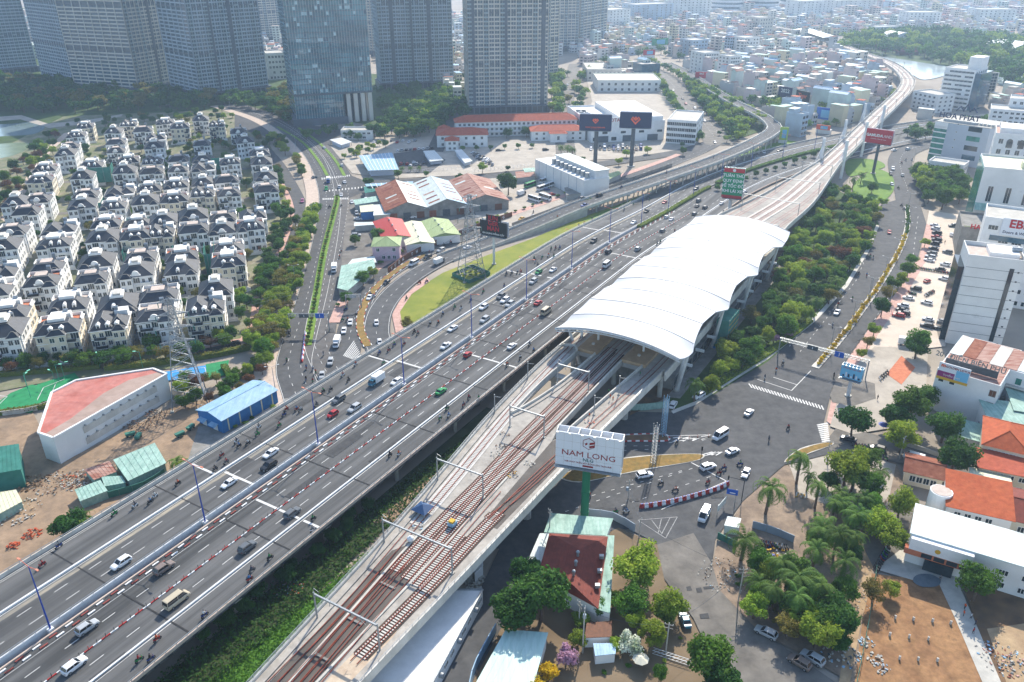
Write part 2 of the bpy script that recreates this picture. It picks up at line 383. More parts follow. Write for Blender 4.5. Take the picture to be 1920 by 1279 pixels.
# behind the ramp
sheet('warehouse_lot',[(640,500),(652,372),(700,352),(880,345),(1000,395),(1040,385),(900,432),(800,462),(720,500),(660,560)],'asphalt_old',Z2)
sheet('bus_yard',[(860,350),(940,328),(1010,330),(1120,372),(1100,380),(960,425),(900,415)],'plaza',Z3)
sheet('forecourt',[(620,275),(660,255),(800,262),(840,262),(1100,250),(1115,300),(1020,315),(880,328),(735,335),(660,325)],'plaza',Z2)
sheet('car_park',[(738,288),(800,280),(836,300),(806,325),(748,326)],'asphalt',Z3)
NST = Path(pxs([(655,345),(740,342),(830,336),(920,330),(1000,322),(1080,314),(1180,300),(1280,284),(1345,264)]))
struct(NST.strip(0,NST.L,-6,6,Z4).build('road','asphalt'),'street behind the warehouses')
sheet('dealer_lot',[(1090,300),(1085,255),(1110,190),(1100,150),(1240,150),(1320,250),(1300,282),(1180,298)],'plaza',Z2)
BVD = Path(pxs([(1352,272),(1318,230),(1290,195),(1262,160),(1235,138),(1190,118)]))
struct(BVD.strip(0,BVD.L,-11,11,Z4).build('road','asphalt_old'),'boulevard in front of the car showroom')
sheet('grass_verge',[(1300,190),(1345,235),(1372,265),(1430,245),(1440,232),(1400,205),(1340,170),(1280,150)],'grass_dk',Z2)
SDR = Path(pxs([(1062,300),(1058,240),(1062,190),(1070,150),(1078,120)]))
struct(SDR.strip(0,SDR.L,-7,7,Z3).build('road','asphalt_old'),'street between the tower and the showroom')
SD2 = Path(pxs([(815,285),(835,240),(860,190),(880,150)]))
struct(SD2.strip(0,SD2.L,-6,6,Z4).build('road','asphalt'),'street at the foot of the towers')
# right side: crossroads and curved boulevard
sheet('junction',[(880,920),(950,840),(1040,790),(1180,772),(1262,774),(1305,757),(1360,722),(1440,672),(1530,600),(1590,535),(1628,470),(1646,425),(1640,398),(1652,384),(1690,372),(1722,372),(1737,420),(1722,480),(1682,545),(1632,610),(1590,670),(1560,730),(1545,790),(1545,830),(1562,850),(1470,872),(1392,940),(1342,1010),(1335,1060),(1352,1110),(1420,1180),(1640,1330),(1380,1330),(1300,1160),(1245,1085),(1232,1020),(1180,992),(1000,1005),(940,1030),(870,1020)],'asphalt',Z2)
sheet('road',[(1232,1022),(1300,1000),(1335,1058),(1352,1110),(1420,1180),(1640,1330),(1380,1330),(1300,1160),(1245,1085)],'asphalt_old',Z3,label='worn street leading down from the crossroads')
sheet('road',[(1545,832),(1562,850),(1600,845),(1690,870),(1760,890),(1920,925),(1990,950),(1990,915),(1900,880),(1760,850),(1640,815),(1570,800)],'asphalt_old',Z3,label='narrow shaded street below the green roofs')
NRD = Path(pxs([(1708,385),(1700,350),(1690,322),(1688,300),(1700,284),(1740,270),(1800,258),(1900,250)]))
struct(NRD.strip(0,NRD.L,-7.5,7.5,Z3).build('road','asphalt'),'street past the red billboard')
sheet('grass_verge',[(1470,470),(1540,345),(1600,370),(1640,392),(1648,425),(1625,478),(1560,572),(1440,678),(1330,745),(1262,775),(1250,745),(1400,590)],'grass_dk',Z3)
sheet('lawn',[(1600,345),(1640,318),(1672,330),(1674,360),(1640,384),(1606,366)],'grass_green',Z4,True)
sheet('lawn',[(1590,300),(1640,300),(1660,312),(1630,322),(1590,330)],'grass_green',Z4,True)
sheet('service_lane',[(1250,745),(1320,660),(1420,540),(1480,470),(1490,476),(1430,556),(1330,680),(1275,748)],'concrete_dk',.11)
sheet('construction_ground',[(1180,780),(1200,720),(1300,600),(1420,470),(1470,470),(1420,540),(1320,660),(1262,740)],'soil_dark',Z2)
slab('kerb_strip',[(1262,776),(1305,759),(1360,724),(1440,674),(1530,602),(1590,537),(1630,470),(1648,424),(1643,422),(1624,468),(1584,534),(1524,598),(1436,670),(1356,719),(1302,754),(1258,771)],'concrete_lt','concrete',-.1,.18)
sheet('car_park',[(1742,395),(1812,405),(1800,560),(1772,650),(1720,655),(1640,650),(1600,690),(1572,745),(1556,770),(1560,735),(1592,672),(1636,612),(1686,547),(1726,482)],dm('lot_light','#c2b3a2','#cdbfae',.15,.9,.05,c3='#ada092'),Z3)
sheet('forecourt',[(1572,745),(1600,690),(1640,650),(1740,655),(1735,760),(1690,800),(1600,815),(1556,800)],'plaza',Z4)
slab('pavement',[(1737,420),(1724,480),(1684,545),(1634,610),(1592,670),(1562,735),(1550,790),(1562,800),(1580,745),(1606,690),(1650,622),(1700,552),(1738,486),(1750,425)],'pave_pink','concrete',-.1,.13)
sheet('service_lane',[(1556,742),(1572,702),(1640,720),(1642,748),(1600,762),(1560,755)],'asphalt_old',.15)
sheet('terracotta_terrace',[(1662,702),(1690,668),(1716,690),(1690,722)],dm('terracotta','#b5694a','#c47a58',.8,.9),.15)
sheet('palm_lot',[(1342,1030),(1392,942),(1470,874),(1562,852),(1680,868),(1710,950),(1650,1060),(1612,1290),(1560,1260),(1420,1182),(1350,1108),(1336,1062)],dm('lot_dirt','#7f6f60','#9b8874',.18,.95,.2,c3='#5f5844',grime=(.5,.3)),Z3)
sheet('forecourt',[(1480,872),(1560,852),(1600,848),(1680,872),(1668,930),(1640,960),(1560,950),(1500,930)],'plaza',Z4)
sheet('dirt_track',[(1600,1020),(1640,1010),(1632,1100),(1612,1180),(1590,1300),(1570,1300),(1588,1180),(1600,1090)],'sand',Z4)
sheet('building_plot',[(1628,1075),(1760,1092),(1790,1130),(1850,1300),(1600,1300)],'soil_orange',Z3)
sheet('building_plot',[(1800,1085),(1990,1120),(1990,1330),(1880,1330),(1840,1200)],'soil_dark',Z3)
sheet('building_plot',[(1850,1180),(1920,1170),(1990,1200),(1990,1300),(1890,1290)],'sand',Z4)
sheet('concrete_path',[(1760,1095),(1790,1080),(1812,1130),(1885,1300),(1850,1300),(1790,1160)],'concrete',.12)
sheet('forecourt',[(1640,1068),(1690,1030),(1830,1055),(1830,1095),(1790,1085),(1750,1100)],'concrete',.10)
sheet('forecourt',[(1610,1010),(1680,920),(1720,940),(1690,1030),(1640,1070)],'asphalt_old',Z4)
sheet('yard',[(780,1330),(880,1150),(950,1000),(1030,960),(1060,1010),(1010,1060),(960,1140),(860,1330)],'asphalt',Z3)
sheet('garden_ground',[(960,1140),(1020,1060),(1160,990),(1232,1022),(1246,1090),(1300,1165),(1378,1330),(860,1330)],dm('garden_soil','#6f5f4a','#8a7860',.2,.95,.3,c3='#4f5a32',grime=(.4,.3)),Z4)
# the ditch between highway and viaduct
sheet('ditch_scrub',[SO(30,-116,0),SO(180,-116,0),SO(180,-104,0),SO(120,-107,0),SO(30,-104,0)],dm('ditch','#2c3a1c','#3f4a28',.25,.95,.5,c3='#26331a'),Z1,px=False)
sheet('grass_field',[SO(30,-106,0),SO(80,-106.5,0),SO(118,-103.5,0),SO(128,-100,0),SO(60,-88,0),SO(30,-88,0)],dm('field','#3f6a1e','#55802a',.5,.95,.6,c3='#6f7a30'),Z2,px=False)
sheet('dirt_bank',[SO(118,-111,0),SO(168,-108,0),SO(150,-100,0),SO(128,-98,0)],'dirt',Z3,px=False)
# traffic islands with kerbs
def kerbed(name,pts,top,z=.2,red=False,smooth=True,label=None):
    q = pxs(pts)
    if smooth: q = smoothpts(q,4,True)
    o = struct(MB().prism(q,-.1,z,0).build(name,'concrete_lt'),label)
    c = sum(q,Vector()) / len(q)
    qi = [c + (p - c) * (1 - .5 / max((p - c).length,.9)) for p in q]
    MB().add([(p.x,p.y,z + .02) for p in (qi if sum(qi[i-1].x * qi[i].y - qi[i].x * qi[i-1].y for i in range(len(qi))) > 0 else qi[::-1])],[tuple(range(len(qi)))]).build('planting',top,o)
    if red:
        P_ = Path(q + [q[0]],smooth=False);s = 0;k = 0;me = [None,None]
        while s < P_.L:
            a = P_.pt(s,0,z);b = P_.pt(min(s + 1.2,P_.L),0,z)
            mb = MB().beam(a,b,.34,.36);mb.build('kerbstone','red_paint' if k % 2 else 'white',o);s += 1.2;k += 1
    return o
dm('weeds','#7d6c3e','#96763e',.5,.95,.5,c3='#5f6c2e',grime=(.8,.3))
kerbed('traffic_island',[(1050,893),(1110,872),(1180,858),(1250,853),(1312,852),(1320,858),(1300,866),(1230,878),(1160,891),(1085,905)],'weeds',label='weedy island below the white billboard')
kerbed('traffic_island',[(1130,822),(1180,816),(1240,815),(1254,820),(1248,828),(1180,828),(1130,832)],'soil_dark',red=True,label='island with red and white kerb under the viaduct')
kerbed('traffic_island',[(1470,868),(1500,842),(1550,830),(1562,834),(1520,850)],'weeds',label='narrow island at the palm corner')
MED = Path(pxs([(1700,388),(1702,420),(1690,462),(1655,525),(1610,590),(1568,645),(1528,690)]))
bm_ = struct(MED.wall(0,MED.L,-1.3,1.3,-.1,.25).build('median','concrete_lt'),'planted median of the curved boulevard')
for k in range(int(MED.L / 2)):
    for sd_ in (-1.32,1.32):
        if k % 2: MED.wall(k * 2,k * 2 + 2,sd_ - .08,sd_ + .08,0,.3,2).build('kerbstone','frame_dark',bm_)
AMED = Path(pxs([(576,648),(592,560),(608,470),(630,385),(632,368)]))
struct(AMED.wall(0,AMED.L,-1.6,1.6,-.1,.25).build('median','grass_green'),'planted median of the avenue')
for j,q in enumerate(([(614,330),(596,300),(566,266),(520,238)],[(646,330),(628,300),(598,268),(560,240)])):
    P_ = Path(pxs(q));struct(P_.wall(0,P_.L,-1.0,1.0,-.1,.25).build('median','grass_green'),('left' if not j else 'right') + ' hedge median beyond the junction')
FMED = Path(pxs([(690,650),(676,618),(680,580),(705,540),(755,500),(800,478)]))
fm = struct(FMED.wall(0,FMED.L,-1.4,1.4,-.1,.3).build('median','weeds'),'curved flower median of the loop ramp')
for k in range(int(FMED.L / 1.6)):
    if k % 2 == 0:
        for sd_ in (-1.45,1.45): FMED.wall(k * 1.6,k * 1.6 + 1.6,sd_ - .12,sd_ + .12,0,.33,2).build('kerbstone','red_paint' if k % 4 else 'white',fm)
gp = random.Random(9)
for k in range(22):
    a = gp.choice([(1100,920,260,60),(1330,800,160,70),(1560,600,50,60),(1280,1080,40,90),(600,480,20,150)]);x,y = a[0] + gp.uniform(0,1) * a[2],a[1] + gp.uniform(0,1) * a[3];w,h = gp.uniform(6,26),gp.uniform(3,9)
    sheet('road_patch',[(x,y),(x + w,y - 2),(x + w + 3,y + h),(x + 2,y + h + 1)],dm('road_patch','#3f4041','#4d4d4d',.5,.9),.07)
# painted markings at the crossroads
def paint(name,mb,mt='paint_white',par=None): o = mb.build(name,mt,par);return o if par else struct(o)
def pline(mb,a,b,w=.25,z=.13):
    a = G(*a);b = G(*b);d = (b - a).normalized();n = Vector((d.y,-d.x,0)) * w / 2;zz = Vector((0,0,z))
    mb.add([a - n + zz,a + n + zz,b + n + zz,b - n + zz],[(0,1,2,3)])
mb = MB()
for i in range(24):
    t = i / 23;a = (1404 + 136 * t,720 + 41 * t);b = (a[0] + 6 - 2 * t,a[1] + 8)
    pline(mb,a,b,.42)
paint('crossing',mb)
mb = MB()
for i in range(11):
    t = i / 10;pline(mb,(1532 + 10 * t,798 + 34 * t),(1552 + 4 * t,794 + 36 * t),.6)
paint('crossing',mb)
mb = MB();pline(mb,(1420,712),(1484,733));pline(mb,(1484,733),(1520,696));pline(mb,(1450,708),(1494,722));paint('stop_line',mb)
mb = MB()
for a,b in (((1196,976),(1270,970)),((1270,970),(1248,1010)),((1196,976),(1248,1010)),((1222,976),(1240,1000)),((1240,974),(1234,1000)),((1256,972),(1240,1003))): pline(mb,a,b,.22)
paint('chevron_marking',mb,dm('paint_worn','#a3a39f','#77777a',1.5,.8,contrast=(.35,.7)));mb = MB()
for i in range(4): pline(mb,(1262 + 18 * i,822 + i),(1278 + 18 * i,820),.5);pline(mb,(1278 + 18 * i,820),(1262 + 18 * i,829 - i),.5)
pline(mb,(1254,831),(1335,816));pline(mb,(1254,818),(1335,816))
for i in range(4): pline(mb,(1318 + 8 * i,853 + i * .5),(1336 + 6 * i,848),.35)
pline(mb,(1318,856),(1353,848));pline(mb,(1296,868),(1362,903),.3);pline(mb,(1362,903),(1240,956),.2)
paint('chevron_marking',mb)
mb = MB()
for (x0,y0,x1,y1,n) in ((1060,960,1330,868,14),(1085,975,1345,890,13),(1110,930,1290,880,10),(1105,838,1250,836,7),(1105,848,1250,842,7),(1500,660,1610,520,18),(1480,650,1590,515,18),(1610,515,1650,420,10),(1590,510,1630,420,9),(1580,690,1640,600,10),(1640,600,1712,480,13),(1712,478,1722,400,8)):
    for i in range(n):
        t = i / n;u = t + .35 / n;pline(mb,(x0 + (x1 - x0) * t,y0 + (y1 - y0) * t),(x0 + (x1 - x0) * u,y0 + (y1 - y0) * u),.16)
paint('lane_marking',mb)
mb = MB()
for P_,os_ in ((AVL,(-2.2,2)),(AVR,(-2,2)),(FRO,(0,)),(BVD,(-5.5,0,5.5)),(NRD,(0,))):
    for o_ in os_: P_.dashes(30,P_.L - 5,o_,.16,2,4,.14,mb)
for P_,o_ in ((AVL,-6.2),(AVL,5.7),(AVR,-5.7),(FRO,4.7)): P_.strip(30,P_.L - 40,o_ - .08,o_ + .08,.14,5,mb)
for (a,b) in (((612,357),(690,349)),((606,372),(652,371)),((604,334),(655,328))):
    for i in range(14):
        t = i / 13;p = (a[0] + (b[0] - a[0]) * t,a[1] + (b[1] - a[1]) * t);pline(mb,p,(p[0],p[1] + 3.2),.6,.14)
for i in range(9): pline(mb,(644 + 2.5 * i,668 + i),(664 + 1.6 * i,640 + 3.2 * i),.35,.14)
paint('lane_marking',mb)
# ================= HIGHWAY =================
def hwz(s): t = min(max((s - 300) / 130,0),1);return 7.0 + (.35 - 7.0) * (t * t * (3 - 2 * t))
pts = [SO(s,-138.8,hwz(s)) for s in range(10,401,10)] + [SO(425,-138.5,hwz(425))]
pts += [G(1330,352,.35),G(1400,322,.35),G(1480,297,.35),G(1560,277,.35),G(1650,258,.35),G(1760,240,.35),G(1900,225,.35)]
HW = Path(pts,3)
S0,S1 = 0,HW.L
def hs(s): return s - 10          # highway metre of a straight-frame s
NEAR_END = hs(430)
hwA = thing('highway_bridge','grey elevated highway carriageway nearer the villas','highway')
hwB = thing('highway_bridge','grey elevated highway carriageway nearer the metro line','highway')
for root,o0,o1 in ((hwA,-23.7,-.8),(hwB,.8,25.3)):
    mb = MB();HW.wall(S0,S1,o0,o1,-.5,0,6,mb);mb.build('deck','asphalt_hw',root)
    mb = MB();HW.wall(S0,hs(405),o0 + 1.5,o1 - 1.5,-1.7,-.5,6,mb);mb.build('girder','concrete_dk',root)
    for k in range(12):
        s = 14 + k * 28
        if HW.pt(s).z < 3: continue
        p = HW.pt(s);a = HW.ang(s);w = (o1 - o0)
        mb = MB();Mx = Matrix.Translation(HW.pt(s,(o0 + o1) / 2)) @ Matrix.Rotation(a,4,'Z')
        mb.box(-.9,.9,-w * .42,w * .42,-2.9,-1.7,0,Mx);mb.build('pier_cap','concrete',root)
        for oy in (-.36,-.12,.12,.36):
            mb = MB();mb.tube(Mx @ Vector((0,oy * w,-p.z - .2)),Mx @ Vector((0,oy * w,-2.8)),.55,.55,10);mb.build('pier','concrete',root)
def mk(root,mb,m='paint_white',name='lane_marking'): return mb.build(name,m,root)
# parapets and dividers
for root,o,w,h,m in ((hwA,-23.5,.4,.95,'concrete_lt'),(hwA,-13.2,.45,.5,'barrier'),(hwB,18.3,.4,.4,'barrier'),(hwB,25.1,.4,.7,'pave'),(hwB,1.0,.35,.45,'pave')):
    HW.wall(S0,S1 if o != 1.0 else NEAR_END,o - w / 2,o + w / 2,0,h).build('parapet' if abs(o) > 20 else 'divider',m,root)
HW.wall(S0,NEAR_END,-1.15,-.75,-1.4,.95).build('parapet','barrier',hwA)
for root,o,z in ((hwA,-1.0,1.35),(hwA,-23.5,1.35),(hwB,25.1,1.1)):
    mb = MB()
    HW.wall(S0,NEAR_END,o - .06,o + .06,z,z + .1,6,mb)
    s = 1
    while s < NEAR_END - 2:
        p = HW.pt(s,o,z - .45);mb.beam(p,p + Vector((0,0,.5)),.1);s += 2.5
    mb.build('railing','galv',root)
mb = MB()                                     # bands under the parapet, seen from the ditch side
s = 0
while s < hs(300):
    HW.wall(s,s + 1.2,25.32,25.4,-.45,-.1,2,mb);s += 3
mb.build('drain_outlet','frame_dark',hwB)
# lane marks
mb = MB()
for o_ in (-9.6,-5.4): HW.dashes(2,S1,o_,.16,3,5,.012,mb)
HW.strip(0,S1,-12.7,-12.55,.012,6,mb);HW.strip(0,S1,-13.95,-13.8,.012,6,mb);HW.strip(0,S1,-1.75,-1.6,.012,6,mb)
HW.strip(0,S1,-22.9,-22.75,.012,6,mb);HW.strip(0,NEAR_END,-22.3,-22.2,.012,6,mb)
for s in (96,168,258,330):
    HW.strip(s,s + .7,-22.6,-14.2,.014,2,mb);HW.strip(s + 2,s + 2.7,-12.3,-2,.014,2,mb)
mk(hwA,mb)
mb = MB()
for o_ in (6.6,14.4): HW.dashes(2,S1,o_,.16,3,5,.012,mb)
HW.strip(0,S1,17.75,17.9,.012,6,mb);HW.strip(0,S1,18.75,18.95,.012,6,mb);HW.strip(0,S1,24.5,24.65,.012,6,mb);HW.strip(0,NEAR_END,3.1,3.2,.012,6,mb)
for s in (94,186,300): HW.strip(s,s + .7,3.4,10.2,.014,2,mb);HW.strip(s,s + .7,11.2,17.6,.014,2,mb);HW.strip(s,s + .7,19.2,24.2,.014,2,mb)
mk(hwB,mb)
mb = MB();HW.strip(0,S1,-12.2,-11.2,.008,6,mb);mk(hwA,mb,dm('dust','#a59b88','#7d7a72',.6,.95,0,stretch=(1,.2,1,HANG - R(90)),contrast=(.35,.6)),'dust_strip')
# expansion joints and repaired patches in the surfacing
dm('joint_dark','#2c2c2d','#3a3a3a',1,.9);dm('patch_dark','#3c3d3e','#4a4a4a',.6,.9)
gj = random.Random(3)
for root,o0,o1 in ((hwA,-23.2,-1.3),(hwB,1.3,24.8)):
    for k in range(15): HW.strip(k * 28 + 1,k * 28 + 1.35,o0,o1,.006,2).build('expansion_joint','joint_dark',root)
    for k in range(16):
        s,o_ = gj.uniform(5,400),gj.uniform(o0 + 2,o1 - 4);HW.strip(s,s + gj.uniform(3,14),o_,o_ + gj.uniform(1.2,3.2),.004,3).build('patch','patch_dark',root)
# red and white kerb strip along the gap: every painted block is a piece
kb = [MB().box(-.8,.8,-.17,.17,0,.22).mesh('kerb_block',m) for m in ('red_paint','white')]
dm('old_red','#7c3a33','#8d4a42',1,.8)
kb[0].materials[0] = M['old_red']
n = 0;s = 2
while s < NEAR_END and n < 230:
    for j,oo in enumerate((1.55,2.5)):
        link('kerb_block',kb[(n // 2 + j) % 2],hwB,HW.pt(s + j * .9,oo,.002),HW.ang(s));n += 1
    s += 3.4
# flexible posts along lane divider, each one a thing of its own
stand = MB().box(-.9,.9,-.11,.11,0,.2).mesh('base','red_paint');stand2 = MB().box(-.9,.9,-.11,.11,0,.2).mesh('base','white')
pole = MB().tube((0,0,.2),(0,0,1.0),.07,.06,6).mesh('post','red_paint')
pole2 = MB().tube((0,0,.2),(0,0,1.0),.07,.06,6).mesh('post','frame_dark')
s = 3;k = 0
while s < NEAR_END - 30:
    t = thing('lane_post','short flexible post on red and white base along highway lane divider','lane post',HW.pt(s,10.8,.002),HW.ang(s),'lane posts on the highway')
    link('base',stand,t);link('base',stand2,t,(1.85,0,0));link('post',pole if k % 3 else pole2,t);link('post',pole2,t,(1.85,0,0));s += 3.75;k += 1
# ================= FLYOVER =================
fl = thing('flyover','curved grey flyover ramp on concrete piers behind the grass verge','flyover')
FS0 = FLY.near(G(835,485));FW0 = FLY.near(G(1090,386,4.6))
struct(FLY.strip(0,FS0 + 2,-5.2,5.2,.085,4).build('road','asphalt'),'loop ramp curving round the grass verge')
FLY.wall(FS0,FLY.L,-5,5,-.6,.05,5).build('deck','asphalt',fl)
FLY.wall(FS0,FLY.L,-5.3,-4.95,-.6,.9,5).build('parapet','concrete_lt',fl)
FLY.wall(FS0,FLY.L,4.95,5.3,-.6,.9,5).build('parapet','concrete_lt',fl)
mb = MB();n = 20
for sg in (5.28,-5.28):
    vs = []
    for i in range(n + 1):
        s = FS0 + (FW0 - FS0) * i / n;p = FLY.pt(s,sg);vs += [(p.x,p.y,-.2),(p.x,p.y,p.z - .4)]
    mb.add(vs,[(2 * i,2 * i + 2,2 * i + 3,2 * i + 1) if sg > 0 else (2 * i,2 * i + 1,2 * i + 3,2 * i + 2) for i in range(n)])
p,q = FLY.pt(FW0,5.28),FLY.pt(FW0,-5.28);mb.add([(p.x,p.y,-.2),(p.x,p.y,p.z - .4),(q.x,q.y,q.z - .4),(q.x,q.y,-.2)],[(0,1,2,3)])
mb.build('retaining_wall','concrete',fl)
FLY.wall(FW0,FLY.L - 60,-4.2,4.2,-1.5,-.6,5).build('girder','concrete',fl)
s = FW0 + 10
while s < FLY.L - 80:
    p = FLY.pt(s);a = FLY.ang(s);Mx = Matrix.Translation(p) @ Matrix.Rotation(a,4,'Z')
    MB().box(-.6,.6,-4.4,4.4,-2.3,-1.5,0,Mx).build('pier_cap','concrete_lt',fl)
    for oy in (-3,0,3): MB().tube(Mx @ Vector((0,oy,-p.z - .2)),Mx @ Vector((0,oy,-2.2)),.38,.38,8).build('pier','concrete_lt',fl)
    s += 13
mb = MB();FLY.dashes(10,FLY.L,0,.16,2,4,.1,mb);FLY.strip(8,FLY.L,-4.6,-4.45,.1,5,mb);FLY.strip(8,FLY.L,4.45,4.6,.1,5,mb);mk(fl,mb)
for o_ in (-5.12,5.12):
    mb = MB();FLY.wall(FS0,FLY.L - 60,o_ - .05,o_ + .05,1.3,1.4,5,mb);s = FS0
    while s < FLY.L - 60: mb.beam(FLY.pt(s,o_,.9),FLY.pt(s,o_,1.35),.1);s += 2.5
    mb.build('railing','galv',fl)
# ================= METRO VIADUCT =================
DZ = 10.2
via = thing('metro_viaduct','pale concrete metro viaduct with open track deck under construction','viaduct')
def so_poly(l,z=0): return [SO(a,b,z) for a,b in l]
LE = [(28,-88),(63,-92),(105,-96),(134,-99.6),(160,-103),(190,-105.4),(212,-106)]
RE = [(28,-75.4),(74,-75),(105,-74.4),(147,-73.6),(180,-72.2),(212,-70.6)]
def cut(l,s):
    for (a,b),(c,d) in zip(l,l[1:]):
        if a <= s <= c: return (s,b + (d - b) * (s - a) / (c - a))
    return l[-1]
main = [p for p in LE if p[0] < 165] + [cut(LE,166)] + [(166,-98.9),(172,-98.4),(166,-97.8)][:1] + [(166,-98.9)] + [(166,-83.9),(160,-82.5),(166,-81)] + [cut(RE,166)] + [p for p in reversed(RE) if p[0] < 166]
MB().prism(so_poly(main),DZ - 1.6,DZ,0,1).build('deck',['concrete_lt','deck_conc'],via)
fingers = [[cut(LE,166),(190,-105.4),(212,-106),(212,-100.2),(190,-100.2),(174,-99.4),(166,-98.9)],
           [(166,-98.9),(172,-97.2),(189,-94.8),(212,-94),(212,-84.7),(186,-84.4),(166,-83.9)],
           [(166,-81),(212,-77.6),(212,-70.6),(180,-72),cut(RE,166)]]
for f in fingers: MB().prism(so_poly(f),DZ - 1.6,DZ,0,1).build('deck',['concrete_lt','deck_conc'],via)
def parap(line,w,z0,z1,m,name='parapet',off=0):
    P_ = Path([SO(a,b,DZ) for a,b in line],6);P_.wall(0,P_.L,off - w / 2,off + w / 2,z0,z1,4).build(name,m,via);return P_
PL = parap(LE,.35,-1.2,1.0,'concrete_lt');PR = parap(RE,.35,-1.2,1.0,'concrete_lt')
PL.wall(0,PL.L,.25,1.9,.05,.35,4).build('walkway','deck_conc',via)
PR.wall(0,PR.L,-1.9,-.25,.05,.35,4).build('walkway','deck_conc',via)
for f in (fingers[0][2:],[(166,-98.9),(172,-97.2),(189,-94.8),(212,-94)],[(166,-83.9),(186,-84.4),(212,-84.7)],[(166,-81),(212,-77.6)]):
    P_ = Path([SO(a,b,DZ) for a,b in f],4);P_.wall(0,P_.L,-.2,.2,-1.2,1.0,4).build('parapet','concrete_lt',via)
    P_.wall(0,P_.L,.3,1.4,.05,.3,4).build('walkway','deck_conc',via) if f[0][1] > -99 and f[-1][1] < -90 else None
for P_,o_ in ((PL,-.1),(PR,.1)):
    mb = MB();P_.wall(0,P_.L,o_ - .04,o_ + .04,1.7,1.76,6,mb);P_.wall(0,P_.L,o_ - .03,o_ + .03,1.35,1.4,6,mb);s = 0
    while s < P_.L: mb.beam(P_.pt(s,o_,1),P_.pt(s,o_,1.75),.07);s += 2
    mb.build('railing','galv',via)
# dark unfinished troughs in the wide part and strips of ballastless concrete
mb = MB();mb.add([p + Vector((0,0,DZ + .02)) for p in so_poly([(60,-89.2),(104,-92.5),(112,-88),(104,-83),(60,-82)])],[(0,1,2,3,4)]);mb.build('track_bed','deck_dark',via)
mb = MB();mb.add([p + Vector((0,0,DZ + .02)) for p in so_poly([(122,-80.5),(160,-82.5),(166,-80),(166,-74.6),(122,-76)])],[(0,1,2,3,4)]);mb.build('track_bed','deck_dark',via)
for s,o in ((66,-85.2),(74,-85.6),(84,-85.8),(95,-86.4)):
    MB().box(-.25,.25,-1.9,1.9,0,.25,0,Matrix.Translation(SO(s,o,DZ + .02)) @ Matrix.Rotation(HANG,4,'Z')).build('cross_slab','concrete_dk',via)
for line in ([(30,-83.5),(60,-85.9),(104,-90),(116,-90.5)],[(30,-79.5),(60,-81.8),(104,-83),(140,-84.4)]):
    P_ = Path([SO(a,b,DZ) for a,b in line]);P_.wall(0,P_.L,-.25,.25,.02,.32,4).build('plinth','concrete',via)
sand_m = dm('wet_conc','#c7b7a0','#b09c86',.4,.9,.1)
mb = MB();mb.add([p + Vector((0,0,DZ + .015)) for p in so_poly([(28,-81),(78,-81),(90,-78),(78,-75.6),(28,-75.6)])],[(0,1,2,3,4)]);mb.build('screed',sand_m,via)
# piers
for s in (38,62,88,114,140,168,196):
    a,b = cut(LE,s)[1],cut(RE,s)[1]
    for o in ((a + 5,b - 5) if s > 100 else ((a + b) / 2 - 3,(a + b) / 2 + 4)):
        Mx = Matrix.Translation(SO(s,o,0)) @ Matrix.Rotation(HANG,4,'Z')
        MB().tube(Mx @ Vector((0,0,-.2)),Mx @ Vector((0,0,DZ - 3.2)),1.15,1.15,14).build('pier','concrete',via)
        mb = MB();v = [(-1.2,-1.2,DZ - 3.6),(1.2,-1.2,DZ - 3.6),(1.2,1.2,DZ - 3.6),(-1.2,1.2,DZ - 3.6),(-1.4,-3.4,DZ - 1.6),(1.4,-3.4,DZ - 1.6),(1.4,3.4,DZ - 1.6),(-1.4,3.4,DZ - 1.6)]
        mb.add([Mx @ Vector(q) for q in v],[(3,2,1,0),(4,5,6,7),(0,1,5,4),(1,2,6,5),(2,3,7,6),(3,0,4,7)]);mb.build('pier_head','concrete',via)
# tracks
dm('bed_dark','#3b322c','#554a41',.8,.95,.2);dm('white_bed','#b9b5ae','#cbc8c2',.6,.9)
slp = MB().box(-.14,.14,-1.25,1.25,0,.16).mesh('sleeper','sleeper')
slr = MB().box(-.17,.17,-1.25,1.25,0,.16).box(-.13,.13,-.92,-.6,.16,.24,1).box(-.13,.13,.6,.92,.16,.24,1).box(-.17,.17,-1.4,-1.25,.0,.18,1).box(-.17,.17,1.25,1.4,.0,.18,1).mesh('sleeper',['sleeper','rail'])
def track(line,s_from,s_to,label,plain=False,z=DZ):
    P_ = Path([SO(a,b,z) for a,b in line],8)
    t = thing('railway_track',label,'railway track')
    for sg in (-.76,.76): P_.wall(0,P_.L,sg - .06,sg + .06,.2,.38,3).build('rail','rail',t)
    b0 = P_.near(SO(s_from,cut(line,s_from)[1],z));b1 = P_.near(SO(s_to,cut(line,s_to)[1],z));P_.strip(b0,max(b1,b0 + 2),-1.75,1.75,.024,4).build('track_bed','white_bed' if plain else 'bed_dark',t)
    s = P_.near(SO(s_from,cut(line,s_from)[1],z));e = P_.near(SO(s_to,cut(line,s_to)[1],z));n = 0
    while s < e and n < 300: link('sleeper',slp if plain else slr,t,P_.pt(s,0,.03),P_.ang(s));s += .68;n += 1
    return P_
T1 = [(36,-88.2),(65,-89),(86,-90),(103,-91.9),(135,-95.6),(172,-100.3),(208,-103),(230,-103.2),(345,-100)]
T2 = [(36,-83.5),(68,-85.3),(88,-87.2),(119,-88.7),(136,-89.1),(158,-90.1),(191,-90.6),(219,-91),(345,-90)]
T3 = [(36,-80),(68,-82),(95,-84),(127,-86.1),(162,-86.7),(199,-87.2),(230,-87.4),(345,-86)]
T4 = [(76,-79.3),(100,-78.9),(121,-79),(147,-78.2),(171,-76.5),(189,-75.2),(212,-73.6),(240,-73.4),(345,-74)]
